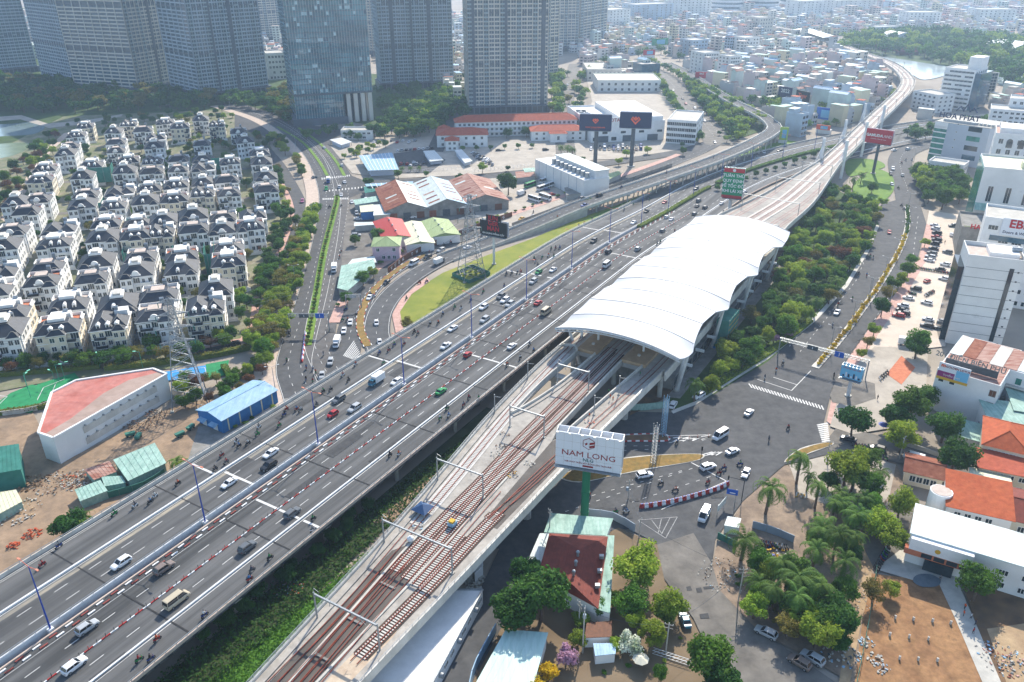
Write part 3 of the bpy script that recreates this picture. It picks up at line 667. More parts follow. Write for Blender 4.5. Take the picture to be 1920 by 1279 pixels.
track(T1,112,208,'leftmost pale sleeper track curving into the station',True)
track(T2,98,216,'left of the two rust red tracks down the middle of the viaduct')
track(T3,100,216,'right of the two rust red tracks down the middle of the viaduct')
track(T4,77,126,'short sleeper track along the right edge of the viaduct')
track([(98,-81.4),(110,-82),(122,-82.8),(134,-83.4)],98,116,'short crossover track between the middle and right tracks')
track([(124,-79.5),(142,-77.6),(152,-76.9)],124,125,'loose red rails lying on the dark deck strip')
track([(36,-86.2),(62,-87.2),(84,-88.6),(104,-90.5)],36,46,'bare red rails along the left trough of the viaduct')
track([(36,-81.8),(62,-83.5),(84,-85.6),(104,-88)],36,44,'bare red rails along the right trough of the viaduct')
slp2 = MB().box(-.14,.14,-1.2,1.2,0,.16).mesh('sleeper','sleeper')
# overhead line portals
def portal(s,oa,ob,label,zt=6.6):
    t = thing('overhead_portal',label,'overhead portal',SO(s,(oa + ob) / 2,DZ),HANG - R(90),'overhead line portals on the viaduct')
    w = abs(ob - oa) / 2
    for x in (-w,w): MB().tube((x,0,0),(x,0,zt + .5),.2,.16,8).build('mast','galv',t);MB().box(x - .4,x + .4,-.4,.4,0,.25).build('foot','concrete',t)
    mb = MB().beam((-w,0,zt),(w,0,zt),.3,.36);mb.build('cross_beam','galv',t)
    mb = MB()
    for x in np.linspace(-w + .5,w - .5,9): mb.box(x - .05,x + .05,-.2,.2,zt - .25,zt + .25)
    mb.build('clamp','steel',t)
    for x in (-w * .5,w * .5):
        mb = MB();mb.beam((x,0,zt + .2),(x,0,zt - 1.3),.09);mb.beam((x,0,zt - .6),(x + 1.2,-.1,zt - 1.2),.05);mb.build('drop_arm','galv',t)
    mb = MB();mb.beam((-w,0,zt + .4),(-w + .2,0,zt + 1.6),.07);mb.beam((-w + .2,0,zt + 1.6),(-w + 1.3,0,zt + 1.2),.06);mb.beam((-w + 1.3,0,zt + 1.2),(-w + 1.3,0,zt + .3),.06);mb.build('bracket','galv',t)
for s,a,b,l in ((55,-90.5,-75.6,'overhead portal nearest the bottom edge of the picture'),(80.7,-92.7,-76.9,'overhead portal over the bare red rails and screed'),(105,-95.4,-77,'overhead portal beside the blue tarpaulin'),(130,-98.6,-85.2,'overhead portal left of the white billboard'),(160.6,-95.9,-85.2,'overhead portal at the start of the viaduct openings'),(189,-96,-85.6,'overhead portal nearest the station canopy')): portal(s,a,b,l)
def mast(s,o,l): 
    t = thing('overhead_mast',l,'overhead mast',SO(s,o,DZ),HANG,'single masts on the viaduct')
    MB().tube((0,0,0),(0,0,6.5),.17,.14,8).build('pole','galv',t);MB().beam((0,0,5.8),(0,-2.2,6.2),.1).build('arm','galv',t);MB().box(-.35,.35,-.35,.35,0,.3).build('foot','concrete',t)
mast(186,-104.7,'single mast on left parapet below the canopy');mast(164,-103,'single mast on left parapet beside the ditch');mast(192,-77,'single mast on the right viaduct branch');mast(178,-78.5,'single mast near workers on right branch')
# ================= STATION =================
st = thing('station','white vaulted membrane canopy station over the metro tracks','station')
CS0,CS1,CL,CR = 207.5,344.5,-107.2,-63.6
COLS = [217,253.6,290.4,327.6]
def canopy_z(s,u):
    arch = 17.6 + 4.2 * (1 - abs(2 * u - 1) ** 2.3)
    return arch
def canopy_pt(s,u):
    # between columns the free edge is drawn inwards and upwards
    ph = ((s - COLS[0]) / 36.85) % 1.0;sc = math.sin(math.pi * ph) ** .8
    if s < COLS[0]: sc = .5 * ((COLS[0] - s) / 10) ** 2
    if s > COLS[3]: sc = .4 * ((s - COLS[3]) / 17) ** 2
    eL,eR = CL + 1.2 * sc,CR - 2.6 * sc
    o = eL + (eR - eL) * u
    k = 1.25 * abs(math.sin(math.pi * (s - CS0) / 12.45))     # each bay of cloth sags between arch tubes
    edge = abs(2 * u - 1) ** 3
    z = canopy_z(s,u) + 2.4 * sc * edge - .55 * k * (1 - edge * .3)
    return SO(s,o,z)
NP,NU,NS = 11,26,8
L_ = (CS1 - CS0) / NP
for i in range(NP):
    mb = MB();vs = []
    for j in range(NS + 1):
        s = CS0 + L_ * (i + j / NS)
        for k in range(NU + 1): vs.append(canopy_pt(s,k / NU))
    fs = [(j * (NU + 1) + k,j * (NU + 1) + k + 1,(j + 1) * (NU + 1) + k + 1,(j + 1) * (NU + 1) + k) for j in range(NS) for k in range(NU)]
    nv = len(vs);mb.add(vs,fs);mb.add([v - Vector((0,0,.25)) for v in vs],[f[::-1] for f in fs])
    mb.build('canopy_panel','membrane',st,True)
seam = dm('seam','#9fa2a3',rough=.6)
for i in range(NP + 1):
    s = CS0 + L_ * i;mb = MB();q = [canopy_pt(s,k / NU) + Vector((0,0,.02)) for k in range(NU + 1)]
    for a,b in zip(q,q[1:]): mb.beam(a,b,.3 if i % 2 else .4,.1)
    mb.build('canopy_seam',seam,st)
    if i in (0,NP):
        mb = MB()
        for a,b in zip(q,q[1:]): mb.tube(a - Vector((0,0,.5)),b - Vector((0,0,.5)),.3,.3,8);mb.tube(a - Vector((0,0,1.7)) + HD * .9,b - Vector((0,0,1.7)) + HD * .9,.22,.22,6);mb.beam(a - Vector((0,0,.5)),a - Vector((0,0,1.7)) + HD * .9,.12)
        mb.build('arch_truss','barrier',st)
    elif i % 2 == 0:
        mb = MB()
        for a,b in zip(q,q[1:]): mb.tube(a - Vector((0,0,.8)),b - Vector((0,0,.8)),.3,.3,6)
        mb.build('arch_tube','barrier',st)
for u in (0,1):
    mb = MB();q = [canopy_pt(CS0 + (CS1 - CS0) * i / 90,u) for i in range(91)]
    for a,b in zip(q,q[1:]): mb.tube(a - Vector((0,0,.15)),b - Vector((0,0,.15)),.2,.2,6)
    mb.build('edge_tube','barrier',st)
for s,u in ((255,.45),(305,.45)):
    p = canopy_pt(s,u);MB().tube(p,p + Vector((0,0,5)),.08,.04,6).build('lightning_rod','steel',st)
for s in COLS:
    for side in (0,1):
        o = CR - 5 if side else CL + 4
        top = canopy_pt(s - 1.5,.985 if side else .015);top2 = canopy_pt(s + 6,.95 if side else .05);base = SO(s + 3.5,o,-.2)
        MB().tube(base,top - Vector((0,0,.2)),.75,.4,10).build('column','barrier',st)
        MB().tube(base,top2 - Vector((0,0,.5)),.65,.4,10).build('column','barrier',st)
        MB().tube(SO(s + 3.5,o,-.2),SO(s + 3.5,o,.8),1.2,1.0,12).build('column_base','concrete',st)
# station deck, platforms
def sbox(s0,s1,o0,o1,z0,z1,name,m,par): return MB().prism(so_poly([(s0,o0),(s1,o0),(s1,o1),(s0,o1)]),z0,z1).build(name,m,par)
sbox(212.02,345,-106,-69.6,DZ - 1.8,DZ - .02,'deck','concrete',st)
sbox(211.5,340,-100.4,-93.6,DZ,DZ + 1.1,'platform',dm('platform','#a88a68','#bb9c78',.3,.9),st)
sbox(211.5,340,-84.9,-76.6,DZ,DZ + 1.1,'platform','platform',st)
for s0 in range(216,336,9):
    for o in (-97,-80.8):
        sbox(s0,s0 + .9,o - .4,o + .4,DZ + 1.1,DZ + 1.6,'service_box','concrete_lt',st)
        sbox(s0 + 4,s0 + 4.5,o - .3,o + .3,DZ + 1.1,DZ + 5.2,'platform_post','barrier',st)
for o,m in ((-69.4,'concrete_lt'),(-106.2,'concrete_lt')): sbox(210,345,o - .25,o + .25,DZ - 1.9,DZ + 1.3,'side_beam',m,st)
for s in range(214,345,12):
    for o in (-103,-88,-72):
        p = SO(s,o,0);MB().tube(p,p + Vector((0,0,DZ - 1.8)),.8,.8,12).build('pier','concrete',st)
for s in range(226,345,12): sbox(s,s + .5,-69,-66,DZ - 3.5,DZ - 2.6,'bracket','barrier',st)
sbox(220,340,-105,-70,.0,4.2,'concourse','concrete_dk',st)
for a in range(222,338,6): sbox(a,a + 4,-69.95,-69.85,.8,3.6,'window','glass',st)
net = thing('scaffold','green netted scaffold beside the station stairs','scaffold',SO(262,-65.5,0),HANG)
MB().box(-6,6,-2.2,2.2,.1,11.6).build('netting','teal_net',net)
for x in (-6,-3,0,3,6):
    for y in (-2.3,2.3): MB().tube((x,y,0),(x,y,12.2),.07,.07,6).build('standard','galv',net)
for z in (2,4,6,8,10): MB().box(-6.1,6.1,-2.4,-2.3,z,z + .12).build('ledger','paint_yellow',net)
MB().box(-6.1,6.1,-2.45,2.45,.0,.9).build('skirt','blue_wall',net)
# ================= FAR VIADUCT =================
fv = thing('metro_viaduct','slender metro viaduct curving away through the city to the next station','viaduct')
FV = Path([SO(345,-88,DZ),SO(372,-89,DZ)] + [G(a,b,DZ + .3) for a,b in ((1474,376),(1530,328),(1582,281),(1640,224),(1676,190),(1698,166),(1700,146),(1672,121),(1620,101),(1560,79),(1500,60),(1420,44),(1340,30),(1240,16))])
def fw(s):
    t = min(max((s - 20) / 150,0),1);return 17.5 + (6.2 - 17.5) * t
wid = [FV.c[i] for i in range(0,len(FV.q),2)]
mb = MB();vs = [];ss = [FV.L * i / 140 for i in range(141)]
for s in ss: vs += [FV.pt(s,-fw(s),-1.6),FV.pt(s,fw(s),-1.6),FV.pt(s,fw(s),0),FV.pt(s,-fw(s),0)]
fs = []
for i in range(140):
    a = 4 * i;fs += [(a,a + 1,a + 5,a + 4),(a + 1,a + 2,a + 6,a + 5),(a + 2,a + 3,a + 7,a + 6),(a + 3,a,a + 4,a + 7)]
mb.add(vs,fs).build('deck','deck_conc',fv)
for sg in (-1,1):
    mb = MB();vs = []
    for s in ss:
        w = fw(s) * sg;vs += [FV.pt(s,w - .2,-1.3),FV.pt(s,w + .2,-1.3),FV.pt(s,w + .2,1.1),FV.pt(s,w - .2,1.1)]
    mb.add(vs,fs).build('parapet','concrete_lt',fv)
for o in (-3.1,-1.6,1.6,3.1): FV.strip(0,FV.L - 20,o - .12,o + .12,.3,6).build('rail','rail',fv)
for o0,o1 in ((-4.4,-3.3),(3.3,4.4),(-.9,.9)): FV.wall(0,FV.L - 20,o0,o1,.0,.25,6).build('plinth','concrete_lt',fv)
for o,s1 in ((-10,110),(-8.4,120),(8.4,120),(10,110),(-13,80),(12.6,80),(14,70)): FV.strip(0,s1,o - .12,o + .12,.3,6).build('rail','rail',fv)
for s in range(20,int(FV.L),32):
    p = FV.pt(s)
    for o in ((-9,9) if s < 100 else (0,)):
        a,b = FV.pt(s,o,-p.z - .2),FV.pt(s,o,-1.5);MB().tube(a,b,1.1,1.1,10).build('pier','concrete',fv)
for s in range(10,int(FV.L) - 100,42):
    mb = MB();w = fw(s) - .6
    for sg in (-1,1): mb.beam(FV.pt(s,sg * w,0),FV.pt(s,sg * w,7),.25)
    mb.beam(FV.pt(s,-w,6.6),FV.pt(s,w,6.6),.28);mb.build('overhead_portal','galv',fv)
for k,py in enumerate((300,262,228)):
    s = FV.near(G(1560 + (300 - py) * 1.12,py,DZ));
    for sg in (-1,1):
        p = FV.pt(s,sg * (fw(s) + .5));MB().beam(p + Vector((0,0,-p.z)),p + Vector((0,0,13)),1.0,1.6).build('pylon','white',fv)
        for j in range(1,5):
            for dr in (-1,1): MB().tube(p + Vector((0,0,13 - j * .8)),FV.pt(s + dr * j * 5.5,sg * fw(s),.9),.1,.1,5).build('stay_cable','barrier',fv)
s2 = FV.near(G(1530,69,DZ));a = FV.ang(s2)
st2 = thing('station','low grey roofed metro station far down the line','station',FV.pt(s2,0,0),a)
MB().box(-60,60,-11,11,-.1,.6).build('platform','concrete',st2)
mb = MB();mb.add([(-62,-12,5),(62,-12,5),(62,0,7),(-62,0,7),(62,12,5),(-62,12,5)],[(0,1,2,3),(3,2,4,5),(0,3,5),(1,4,2)]);mb.build('roof',dm('station_roof','#9fb0ba','#aebdc6',.1,.4),st2)
for x in range(-56,57,14):
    for y in (-10,10): MB().tube((x,y,.6),(x,y,5.1),.3,.3,8).build('column','steel',st2)
for x in range(-50,51,25): MB().tube((x,0,-12),(x,0,0),1.5,1.5,10).build('pier','concrete',st2)
# ================= BUILDINGS =================
def win_mesh(w,h,fr='trim',gl='glass',mull=1,t=.09,balc=False):
    mb = MB();f = .12
    mb.box(-w / 2,w / 2,-.02,.03,0,h,1)
    mb.box(-w / 2 - f,w / 2 + f,-t,.0,-f,0,0).box(-w / 2 - f,w / 2 + f,-t,.0,h,h + f,0).box(-w / 2 - f,-w / 2,-t,0,0,h,0).box(w / 2,w / 2 + f,-t,0,0,h,0)
    for i in range(mull): x = -w / 2 + w * (i + 1) / (mull + 1);mb.box(x - .05,x + .05,-t * .7,0,0,h,0)
    return mb.mesh('window',[fr,gl])
WM = {}
def wm(*a,**k):
    key = str(a) + str(k)
    if key not in WM: WM[key] = win_mesh(*a,**k)
    return WM[key]
def face_xf(face,w,d,u,z):
    """u metres from the middle of a face"""
    return {'f': ((u,-d / 2 - .02,z),0),'b': ((-u,d / 2 + .02,z),math.pi),'r': ((w / 2 + .02,u,z),math.pi / 2),'l': ((-w / 2 - .02,-u,z),-math.pi / 2)}[face]
def grid_windows(t,face,w,d,floors,cols,z0,fh,me,margin=1.2,skip=0,name='window',seed=1):
    r = random.Random(seed);span = (w if face in 'fb' else d) - 2 * margin
    for i in range(floors):
        for j in range(cols):
            if r.random() < skip: continue
            u = -span / 2 + span * (j + .5) / cols;loc,rz = face_xf(face,w,d,u,z0 + i * fh);link(name,me,t,loc,rz)
def band(t,w,d,z,h,over,m,name='cornice'): return MB().box(-w / 2 - over,w / 2 + over,-d / 2 - over,d / 2 + over,z,z + h).build(name,m,t)
def parapet(t,w,d,z,h,th,m,name='parapet'):
    mb = MB();mb.box(-w / 2,w / 2,-d / 2,-d / 2 + th,z,z + h).box(-w / 2,w / 2,d / 2 - th,d / 2,z,z + h).box(-w / 2,-w / 2 + th,-d / 2 + th,d / 2 - th,z,z + h).box(w / 2 - th,w / 2,-d / 2 + th,d / 2 - th,z,z + h)
    return mb.build(name,m,t)
def hip(t,w,d,z,h,m,over=.5,top=0,name='roof',x0=0,y0=0):
    """hipped or mansard roof: top = how much flat is left"""
    a,b = w / 2 + over,d / 2 + over
    if top: i = top;q = [(-a + i,-b + i),(a - i,-b + i),(a - i,b - i),(-a + i,b - i)]
    elif w >= d: q = [(-a + b,0),(a - b,0)]
    else: q = [(0,-b + a),(0,b - a)]
    mb = MB();base = [(-a,-b),(a,-b),(a,b),(-a,b)]
    vs = [(x + x0,y + y0,z) for x,y in base] + [(x + x0,y + y0,z + h) for x,y in q]
    if top: fs = [(0,1,5,4),(1,2,6,5),(2,3,7,6),(3,0,4,7),(4,5,6,7)]
    elif w >= d: fs = [(0,1,5,4),(1,2,5),(2,3,4,5),(3,0,4)]
    else: fs = [(0,1,4),(1,2,5,4),(2,3,5),(3,0,4,5)]
    mb.add(vs,fs + [(3,2,1,0)]);o = mb.build(name,m,t)
    rl = MB()
    for i in range(4):
        if top: rl.beam(vs[i],vs[4 + i],.25,.12).beam(vs[4 + i],vs[4 + (i + 1) % 4],.25,.12)
        else: rl.beam(vs[i],vs[4 + ((0,1,1,0)[i] if w >= d else (0,0,1,1)[i])],.25,.14)
    if not top: rl.beam(vs[4],vs[5],.3,.16)
    rl.build('ridge','concrete_dk' if m == 'roof_dark' else m,o)
    return o
def gable(t,w,d,z,h,m,over=.5,name='roof',axis='y',wall=None,sheets=0):
    """ridge along y (axis y) or x"""
    a,b = (w / 2 + over,d / 2 + over)
    def P_(x,y,z_): return (x,y,z_) if axis == 'y' else (y,-x,z_)
    if axis == 'x': a,b = d / 2 + over,w / 2 + over
    for sg in (-1,1):
        mb = MB();mb.add([P_(sg * a,-b,z),P_(sg * a,b,z),P_(0,b,z + h),P_(0,-b,z + h),P_(sg * a,-b,z - .15),P_(sg * a,b,z - .15),P_(0,b,z + h - .15),P_(0,-b,z + h - .15)],
                          [(0,1,2,3) if sg > 0 else (3,2,1,0),(7,6,5,4),(0,4,5,1),(3,2,6,7),(0,3,7,4),(1,5,6,2)])
        mb.build(name,m[0 if sg < 0 else 1] if isinstance(m,(list,tuple)) else m,t)
    MB().beam(P_(0,-b,z + h),P_(0,b,z + h),.5,.15).build('ridge_cap',m[0] if isinstance(m,(list,tuple)) else m,t)
    if wall:
        mb = MB()
        for sg in (-1,1):
            y = sg * (b - over - .01);mb.add([P_(-a + over,y,z - .2),P_(a - over,y,z - .2),P_(0,y,z + h - .25)],[(0,1,2) if sg < 0 else (2,1,0)])
        mb.build('gable_wall',wall,t)
def at_px(bl,br,depth,h=None,top=None,z0=0):
    """box whose front face runs between two ground pixels; returns centre, heading, width, height"""
    a,b = G(*bl,z0),G(*br,z0);w = (b - a).length;ang = math.atan2(b.y - a.y,b.x - a.x)
    n = Vector((-math.sin(ang),math.cos(ang),0));c = (a + b) / 2 + n * depth / 2;c.z = z0
    if h is None: h = ZY(top,a.y) - z0
    return c,ang,w,h
# ---- villas ----
W_S,W_M,W_L,W_B = wm(1.1,1.5),wm(1.5,1.7,mull=1),wm(2.6,2.3,mull=2),wm(3.4,2.4,mull=3,gl='glass')
def dormer(par,x,y,z,s=1.0,round_=False):
    d = MB().box(-.75 * s,.75 * s,-.1,2.2,0,1.5 * s,0).box(-.45 * s,.45 * s,-.14,-.09,.2,1.2 * s,1)
    if round_: d.tube((0,-.12,1.45 * s),(0,2.2,1.45 * s),.75 * s,.75 * s,10)
    else: d.add([(-.95 * s,-.25,1.5 * s),(.95 * s,-.25,1.5 * s),(0,-.25,2.1 * s),(-.95 * s,2.2,1.5 * s),(.95 * s,2.2,1.5 * s),(0,2.2,2.1 * s)],[(0,1,2),(5,4,3),(1,4,5,2),(3,0,2,5),(0,3,4,1)])
    return d.build('dormer',['trim','glass'],par,False,(x,y,z))
def villa(v):
    r = random.Random(v * 13 + 5);t = bpy.data.objects.new('villa',None);COL.objects.link(t)
    w,d,H = (14.4,13.6,14.0,14.8,13.8,14.2,14.4,14.0)[v],15.0,10.0
    wallm = 'villa_cream' if v in (5,) else 'villa_wall'
    MB().box(-w / 2,w / 2,-d / 2,d / 2,-.2,H).build('wall',wallm,t)
    bw = (4.6,5.2,4.2,5.6,4.4,6.0,5.0,4.8)[v];bx = (-1,1,1,-1,1,0,-1,1)[v] * (w / 2 - bw / 2 - .4)
    MB().box(bx - bw / 2,bx + bw / 2,-d / 2 - 1.5,-d / 2,-.2,H - .02).build('bay',wallm,t)
    for z,h,o in ((3.3,.25,.15),(6.6,.25,.15),(H,.35,.45)): band(t,w,d,z,h,o,'trim','cornice')
    MB().box(bx - bw / 2 - .3,bx + bw / 2 + .3,-d / 2 - 1.9,-d / 2,H + .01,H + .33).build('cornice','trim',t)
    if v % 4 in (0,1):
        rf = hip(t,w,d * .66,H + .35,2.6,'roof_dark',.45,3.9 if v < 4 else 3.4,y0=-d * .17)
        zt = H + .35
        MB().box(-w / 2 + 4.2,w / 2 - 4.4,-d * .2,d * .1,zt + 2.6,zt + (3.7 if v in (0,5) else 2.75)).build('roof_house','trim' if v in (0,5) else 'terrace',rf)
        MB().box(-w / 2 + .3,w / 2 - .3,d * .14,d / 2 - .3,zt - .1,zt + .05).build('terrace','terrace',t)
        mb = MB();mb.box(-w / 2,w / 2,d / 2 - .25,d / 2,zt,zt + 1.1).box(-w / 2,-w / 2 + .25,d * .14,d / 2 - .25,zt,zt + 1.1).box(w / 2 - .25,w / 2,d * .14,d / 2 - .25,zt,zt + 1.1);mb.build('parapet','trim',t)
        if v in (0,5): MB().box(-w * .2,w * .28,d * .14,d * .34,zt,zt + 3.2).build('stair_house','trim',t)
    elif v % 4 == 2:
        rf = hip(t,w,d,H + .35,3.0,'roof_dark',.5,5.0)
        MB().box(-w / 2 + 4.6,w / 2 - 4.6,-d / 2 + 4.8,d / 2 - 4.4,H + 3.75,H + 4.7).build('roof_house','trim',rf)
        MB().box(-1.2,1.6,-d / 2 + 5,d / 2 - 5,H + 4.7,H + 5.5).build('tank_box','concrete_lt',rf)
    else:
        rf = hip(t,w * .66,d,H + .35,3.3,'roof_dark',.3,x0=-w * .17);hip(t,w * .5,d * .6,H + .36,2.8,'roof_dark',.3,x0=w * .25,y0=-d * .1)
        MB().box(w * .1,w / 2 - .4,d * .22,d / 2 - .3,H + .3,H + 2.8).build('stair_house','trim',t)
    hip(t,bw,3.2,H + .34,1.6,'roof_dark',.25,y0=-d / 2 - .2,x0=bx)
    nd = (2,0,1,0,0,2,0,3)[v]
    for k in range(nd):
        x = (k - (nd - 1) / 2) * 3.6 - (bx * .25 if nd < 3 else 0);dormer(rf,x,-d / 2 + .7,H + .65,.95,v % 2 == 0)
    if v in (1,6):                      # curved pediment on the front
        MB().tube((0,-d / 2 - .1,H + 1.2),(0,-d / 2 + .5,H + 1.2),1.6,1.6,14).box(-2.2,2.2,-d / 2 - .1,-d / 2 + .5,H + .3,H + 1.2).build('pediment','trim',t)
    for i in range(3):
        z = .9 + 3.35 * i
        for j in range(2):
            x = bx + (j - .5) * bw * .52;link('window',W_M if i else W_S,t,(x,-d / 2 - 1.52,z))
        xs = [x for x in np.linspace(-w / 2 + 1.4,w / 2 - 1.4,5) if abs(x - bx) > bw / 2 + .9]
        for k,x in enumerate(xs): link('window',(W_S,W_M,W_L)[(k + i + v) % 3] if i else (W_L if k == 1 else W_M),t,(x,-d / 2 - .02,z))
        for y in (-4.6,-.8,3.4): link('window',W_S if (i + v) % 2 else W_M,t,(w / 2 + .02,y,z),math.pi / 2);
        for y in (-4,2.5): link('window',W_S,t,(-w / 2 - .02,y,z),-math.pi / 2)
    sx = -1 if bx > 0 else 1
    for z in (3.5,6.85):
        mb = MB();x0 = sx * (w / 4) - 2.2;mb.box(x0,x0 + 4.4,-d / 2 - 1.3,-d / 2,z - .2,z);mb.box(x0,x0 + 4.4,-d / 2 - 1.3,-d / 2 - 1.22,z,z + 1,1);mb.box(x0,x0 + .08,-d / 2 - 1.2,-d / 2,z,z + 1,1);mb.box(x0 + 4.32,x0 + 4.4,-d / 2 - 1.2,-d / 2,z,z + 1,1);mb.build('balcony',['trim','frame_dark' if v % 3 else 'trim'],t)
    MB().box(sx * 3 - .7,sx * 3 + .7,-d / 2 - .1,-d / 2,0,2.5).build('door','wood',t)
    MB().box(-w / 2 - 1.2,w / 2 + 1.2,-d / 2 - 4.4,-d / 2 - 4.2,0,1.6).build('garden_wall','trim',t)
    for k in range(4): x = -w / 2 + w * k / 3;MB().box(x - .25,x + .25,-d / 2 - 4.5,-d / 2 - 4.1,0,2.1).build('gate_post','trim',t)
    mb = MB().tube((w * .1,d * .3,H + 3.9),(w * .1 + 1.6,d * .3,H + 3.9),.6,.6,10);mb.box(w * .1,w * .1 + 1.6,d * .3 - .5,d * .3 + .5,H + .3,H + 3.4);mb.build('water_tank','galv',t)
    return t
VP = [(143,250),(160,235),(213,243),(241,230),(268,241),(131,271),(124,286),(218,264),(218,279),(289,272),(292,258),(86,315),(76,332),(155,327),(172,307),(241,299),(234,319),(286,301),(284,317),(74,369),(31,377),(52,394),(163,363),(155,380),(225,355),(213,382),(280,350),(274,374),(309,226),(337,236),(376,222),(406,231),(378,266),(447,246),(459,261),(335,298),(333,313),(380,296),(381,311),(431,303),(486,284),(490,302),(330,346),(326,370),(381,338),(380,360),(424,336),(428,357),(498,331),(498,352),(26,429),(8,458),(112,426),(103,449),(200,417),(194,441),(258,412),(255,438),(306,408),(301,432),(91,498),(81,523),(182,486),(172,514),(265,476),(256,504),(-2,508),(-12,540),(16,580),(8,614),(131,567),(110,604),(222,563),(206,597),(299,550),(292,580),(363,402),(363,426),(418,403),(416,424),(473,401),(469,422),(340,474),(340,497),(425,460),(428,485),(404,536),(385,572)]
VV = [villa(i) for i in range(8)]
VROT = R(18.5);dm('villa_grey','#b9bcbd','#c7cac9',.2,.8)
vrow = []
for i,(x,y) in enumerate(VP):
    p = G(x,y,11);p.z = 0
    o = put(VV[(i * 5 + i // 7) % 8],USED,p,VROT + R(rnd.uniform(-2,2)),'white villa with dark slate roof','villa','white villas in the housing estate')
    k = rnd.uniform(.92,1.02) if y > 330 else rnd.uniform(.88,.98);o.scale = (k * rnd.uniform(.86,.95),k,rnd.uniform(.93,1.05))
    if i % 7 == 3:
        for ch in o.children:
            if ch.name.split('.')[0] in ('wall','bay'): setmat(ch,'villa_cream' if i % 2 else 'villa_grey')
    if i % 5 == 1:
        for ch in o.children:
            if ch.name.split('.')[0] == 'terrace': setmat(ch,'terracotta' if i % 2 else 'glass_green')
    o['_px'] = (x,y)
for (x,y,w,d,h) in ((163,372,15,15,9.5),(188,312,12,12,11),(420,297,15,10,12),(392,470,4,15,11.5),(236,455,3,14,8),(328,462,3,12,9)):
    p = G(x,y,10);p.z = 0;t = thing('construction_netting','green construction netting wrapped round a villa','netting',p,VROT)
    mb = MB();mb.box(-w / 2,w / 2,-d / 2 - 1.4,-d / 2 - 1.3,2,h).box(-w / 2 - .1,-w / 2,-d / 2,d / 2,0,h).box(w / 2,w / 2 + .1,-d / 2,d / 2,0,h);mb.build('netting','teal_net',t)
    for x_ in np.linspace(-w / 2,w / 2,4): MB().tube((x_,-d / 2 - 1.5,0),(x_,-d / 2 - 1.5,h + .6),.07,.07,6).build('pole','galv',t)
# ---- towers ----
dm('tw_wall','#98a5b0','#a8b4be',.05,.8);dm('tw_wall2','#b8b4ab','#c8c4bb',.05,.8);dm('tw_dark','#4c545a','#59616a',.08,.5)
dm('tw_glass','#33454f','#5b6e78',.9,.12,spec=.7,detail=1);dm('tw_cream','#c9c2b4','#d6d0c3',.05,.8);dm('tw_rail','#8fa0a6',rough=.3)
def tower(label,bl,br,depth,h,wall='tw_wall',glass='tw_glass',nx=14,ny=7,fh=3.3,recess=(),accent='tw_dark',pw=.7,name='apartment_tower',faces='flr',sides=None,lc=None):
    if lc: depth = (G(*lc) - G(*bl)).length
    c,ang,w,_ = at_px(bl,br,depth,h);t = thing(name,label,'tower',c,ang);nf = int(h / fh)
    MB().box(-w / 2 + .6,w / 2 - .6,-depth / 2 + .6,depth / 2 - .6,-.2,h).build('glass_core',glass,t)
    for i in range(nf + 1):
        z = i * fh
        MB().box(-w / 2,w / 2,-depth / 2,depth / 2,z,z + (1.1 if i < nf else 3)).build('floor_band',wall if i % 12 else accent,t)
    def piers(face,n,length):
        for j in range(n + 1):
            u = -length / 2 + length * j / n
            big = j in (0,n) or (j in recess and face == 'f');hw = (3.6 if j in recess and face == 'f' and 0 < j < n else pw * 1.4 if big else pw) / 2
            x0,x1 = max(u - hw,-length / 2 - .14),min(u + hw,length / 2 + .14);m = accent if (j in recess and face == 'f') else wall
            mb = MB()
            if face == 'f': mb.box(x0,x1,-depth / 2 - .14,-depth / 2 + .7,0,h)
            elif face == 'l': mb.box(-w / 2 - .14,-w / 2 + .7,x0,x1,0,h)
            else: mb.box(w / 2 - .7,w / 2 + .14,x0,x1,0,h)
            mb.build('pier',m,t)
    if 'f' in faces: piers('f',nx,w)
    if 'l' in faces: piers('l',ny,depth)
    if 'r' in faces: piers('r',ny,depth)
    # mid mullions and balcony rails: too many to count, one part each
    mb = MB();r = random.Random(len(label))
    for j in range(nx):
        u = -w / 2 + w * (j + .5) / nx
        for i in range(nf): mb.box(u - .06,u + .06,-depth / 2 + .45,-depth / 2 + .62,i * fh + 1.2,(i + 1) * fh)
    stuff(mb.build('mullions','trim',t))
    mb = MB()
    for j in range(nx):
        if (j * 7 + len(label)) % 3 == 0 and j not in recess:
            for i in range(1,nf):
                u = -w / 2 + w * (j + .5) / nx;q = w / nx * .38
                mb.box(u - q,u + q,-depth / 2 - 1.1,-depth / 2 - 1.02,i * fh + .1,i * fh + 1.2,0).box(u - q,u + q,-depth / 2 - 1.1,-depth / 2,i * fh,i * fh + .16,1)
                if r.random() < .5: mb.box(u - .5,u + .3,-depth / 2 - .9,-depth / 2 - .4,i * fh + .16,i * fh + .9,1)
    stuff(mb.build('balconies',['tw_rail',wall],t))
    MB().box(-w / 2 - 2,w / 2 + 2,-depth / 2 - 2.5,depth / 2 + 1,-.1,6).build('podium','tw_dark',t)
    for j in range(nx): MB().box(-w / 2 + w * (j + .1) / nx,-w / 2 + w * (j + .9) / nx,-depth / 2 - 2.6,-depth / 2 - 2.5,.3,5).build('shop_window','glass',t)
    return t,w
tower('leftmost apartment tower cut off by the picture edge',(2,140),(72,134),40,150,nx=9,ny=12,lc=(-70,128))
tower('second apartment tower from the left with pale left face',(142,165),(224,155),58,150,nx=11,ny=14,recess=(5,),lc=(64,153))
tower('third apartment tower from the left with warm grey balconies',(262,178),(346,160),46,150,wall='tw_wall2',nx=12,ny=8,recess=(6,10),lc=(226,158))
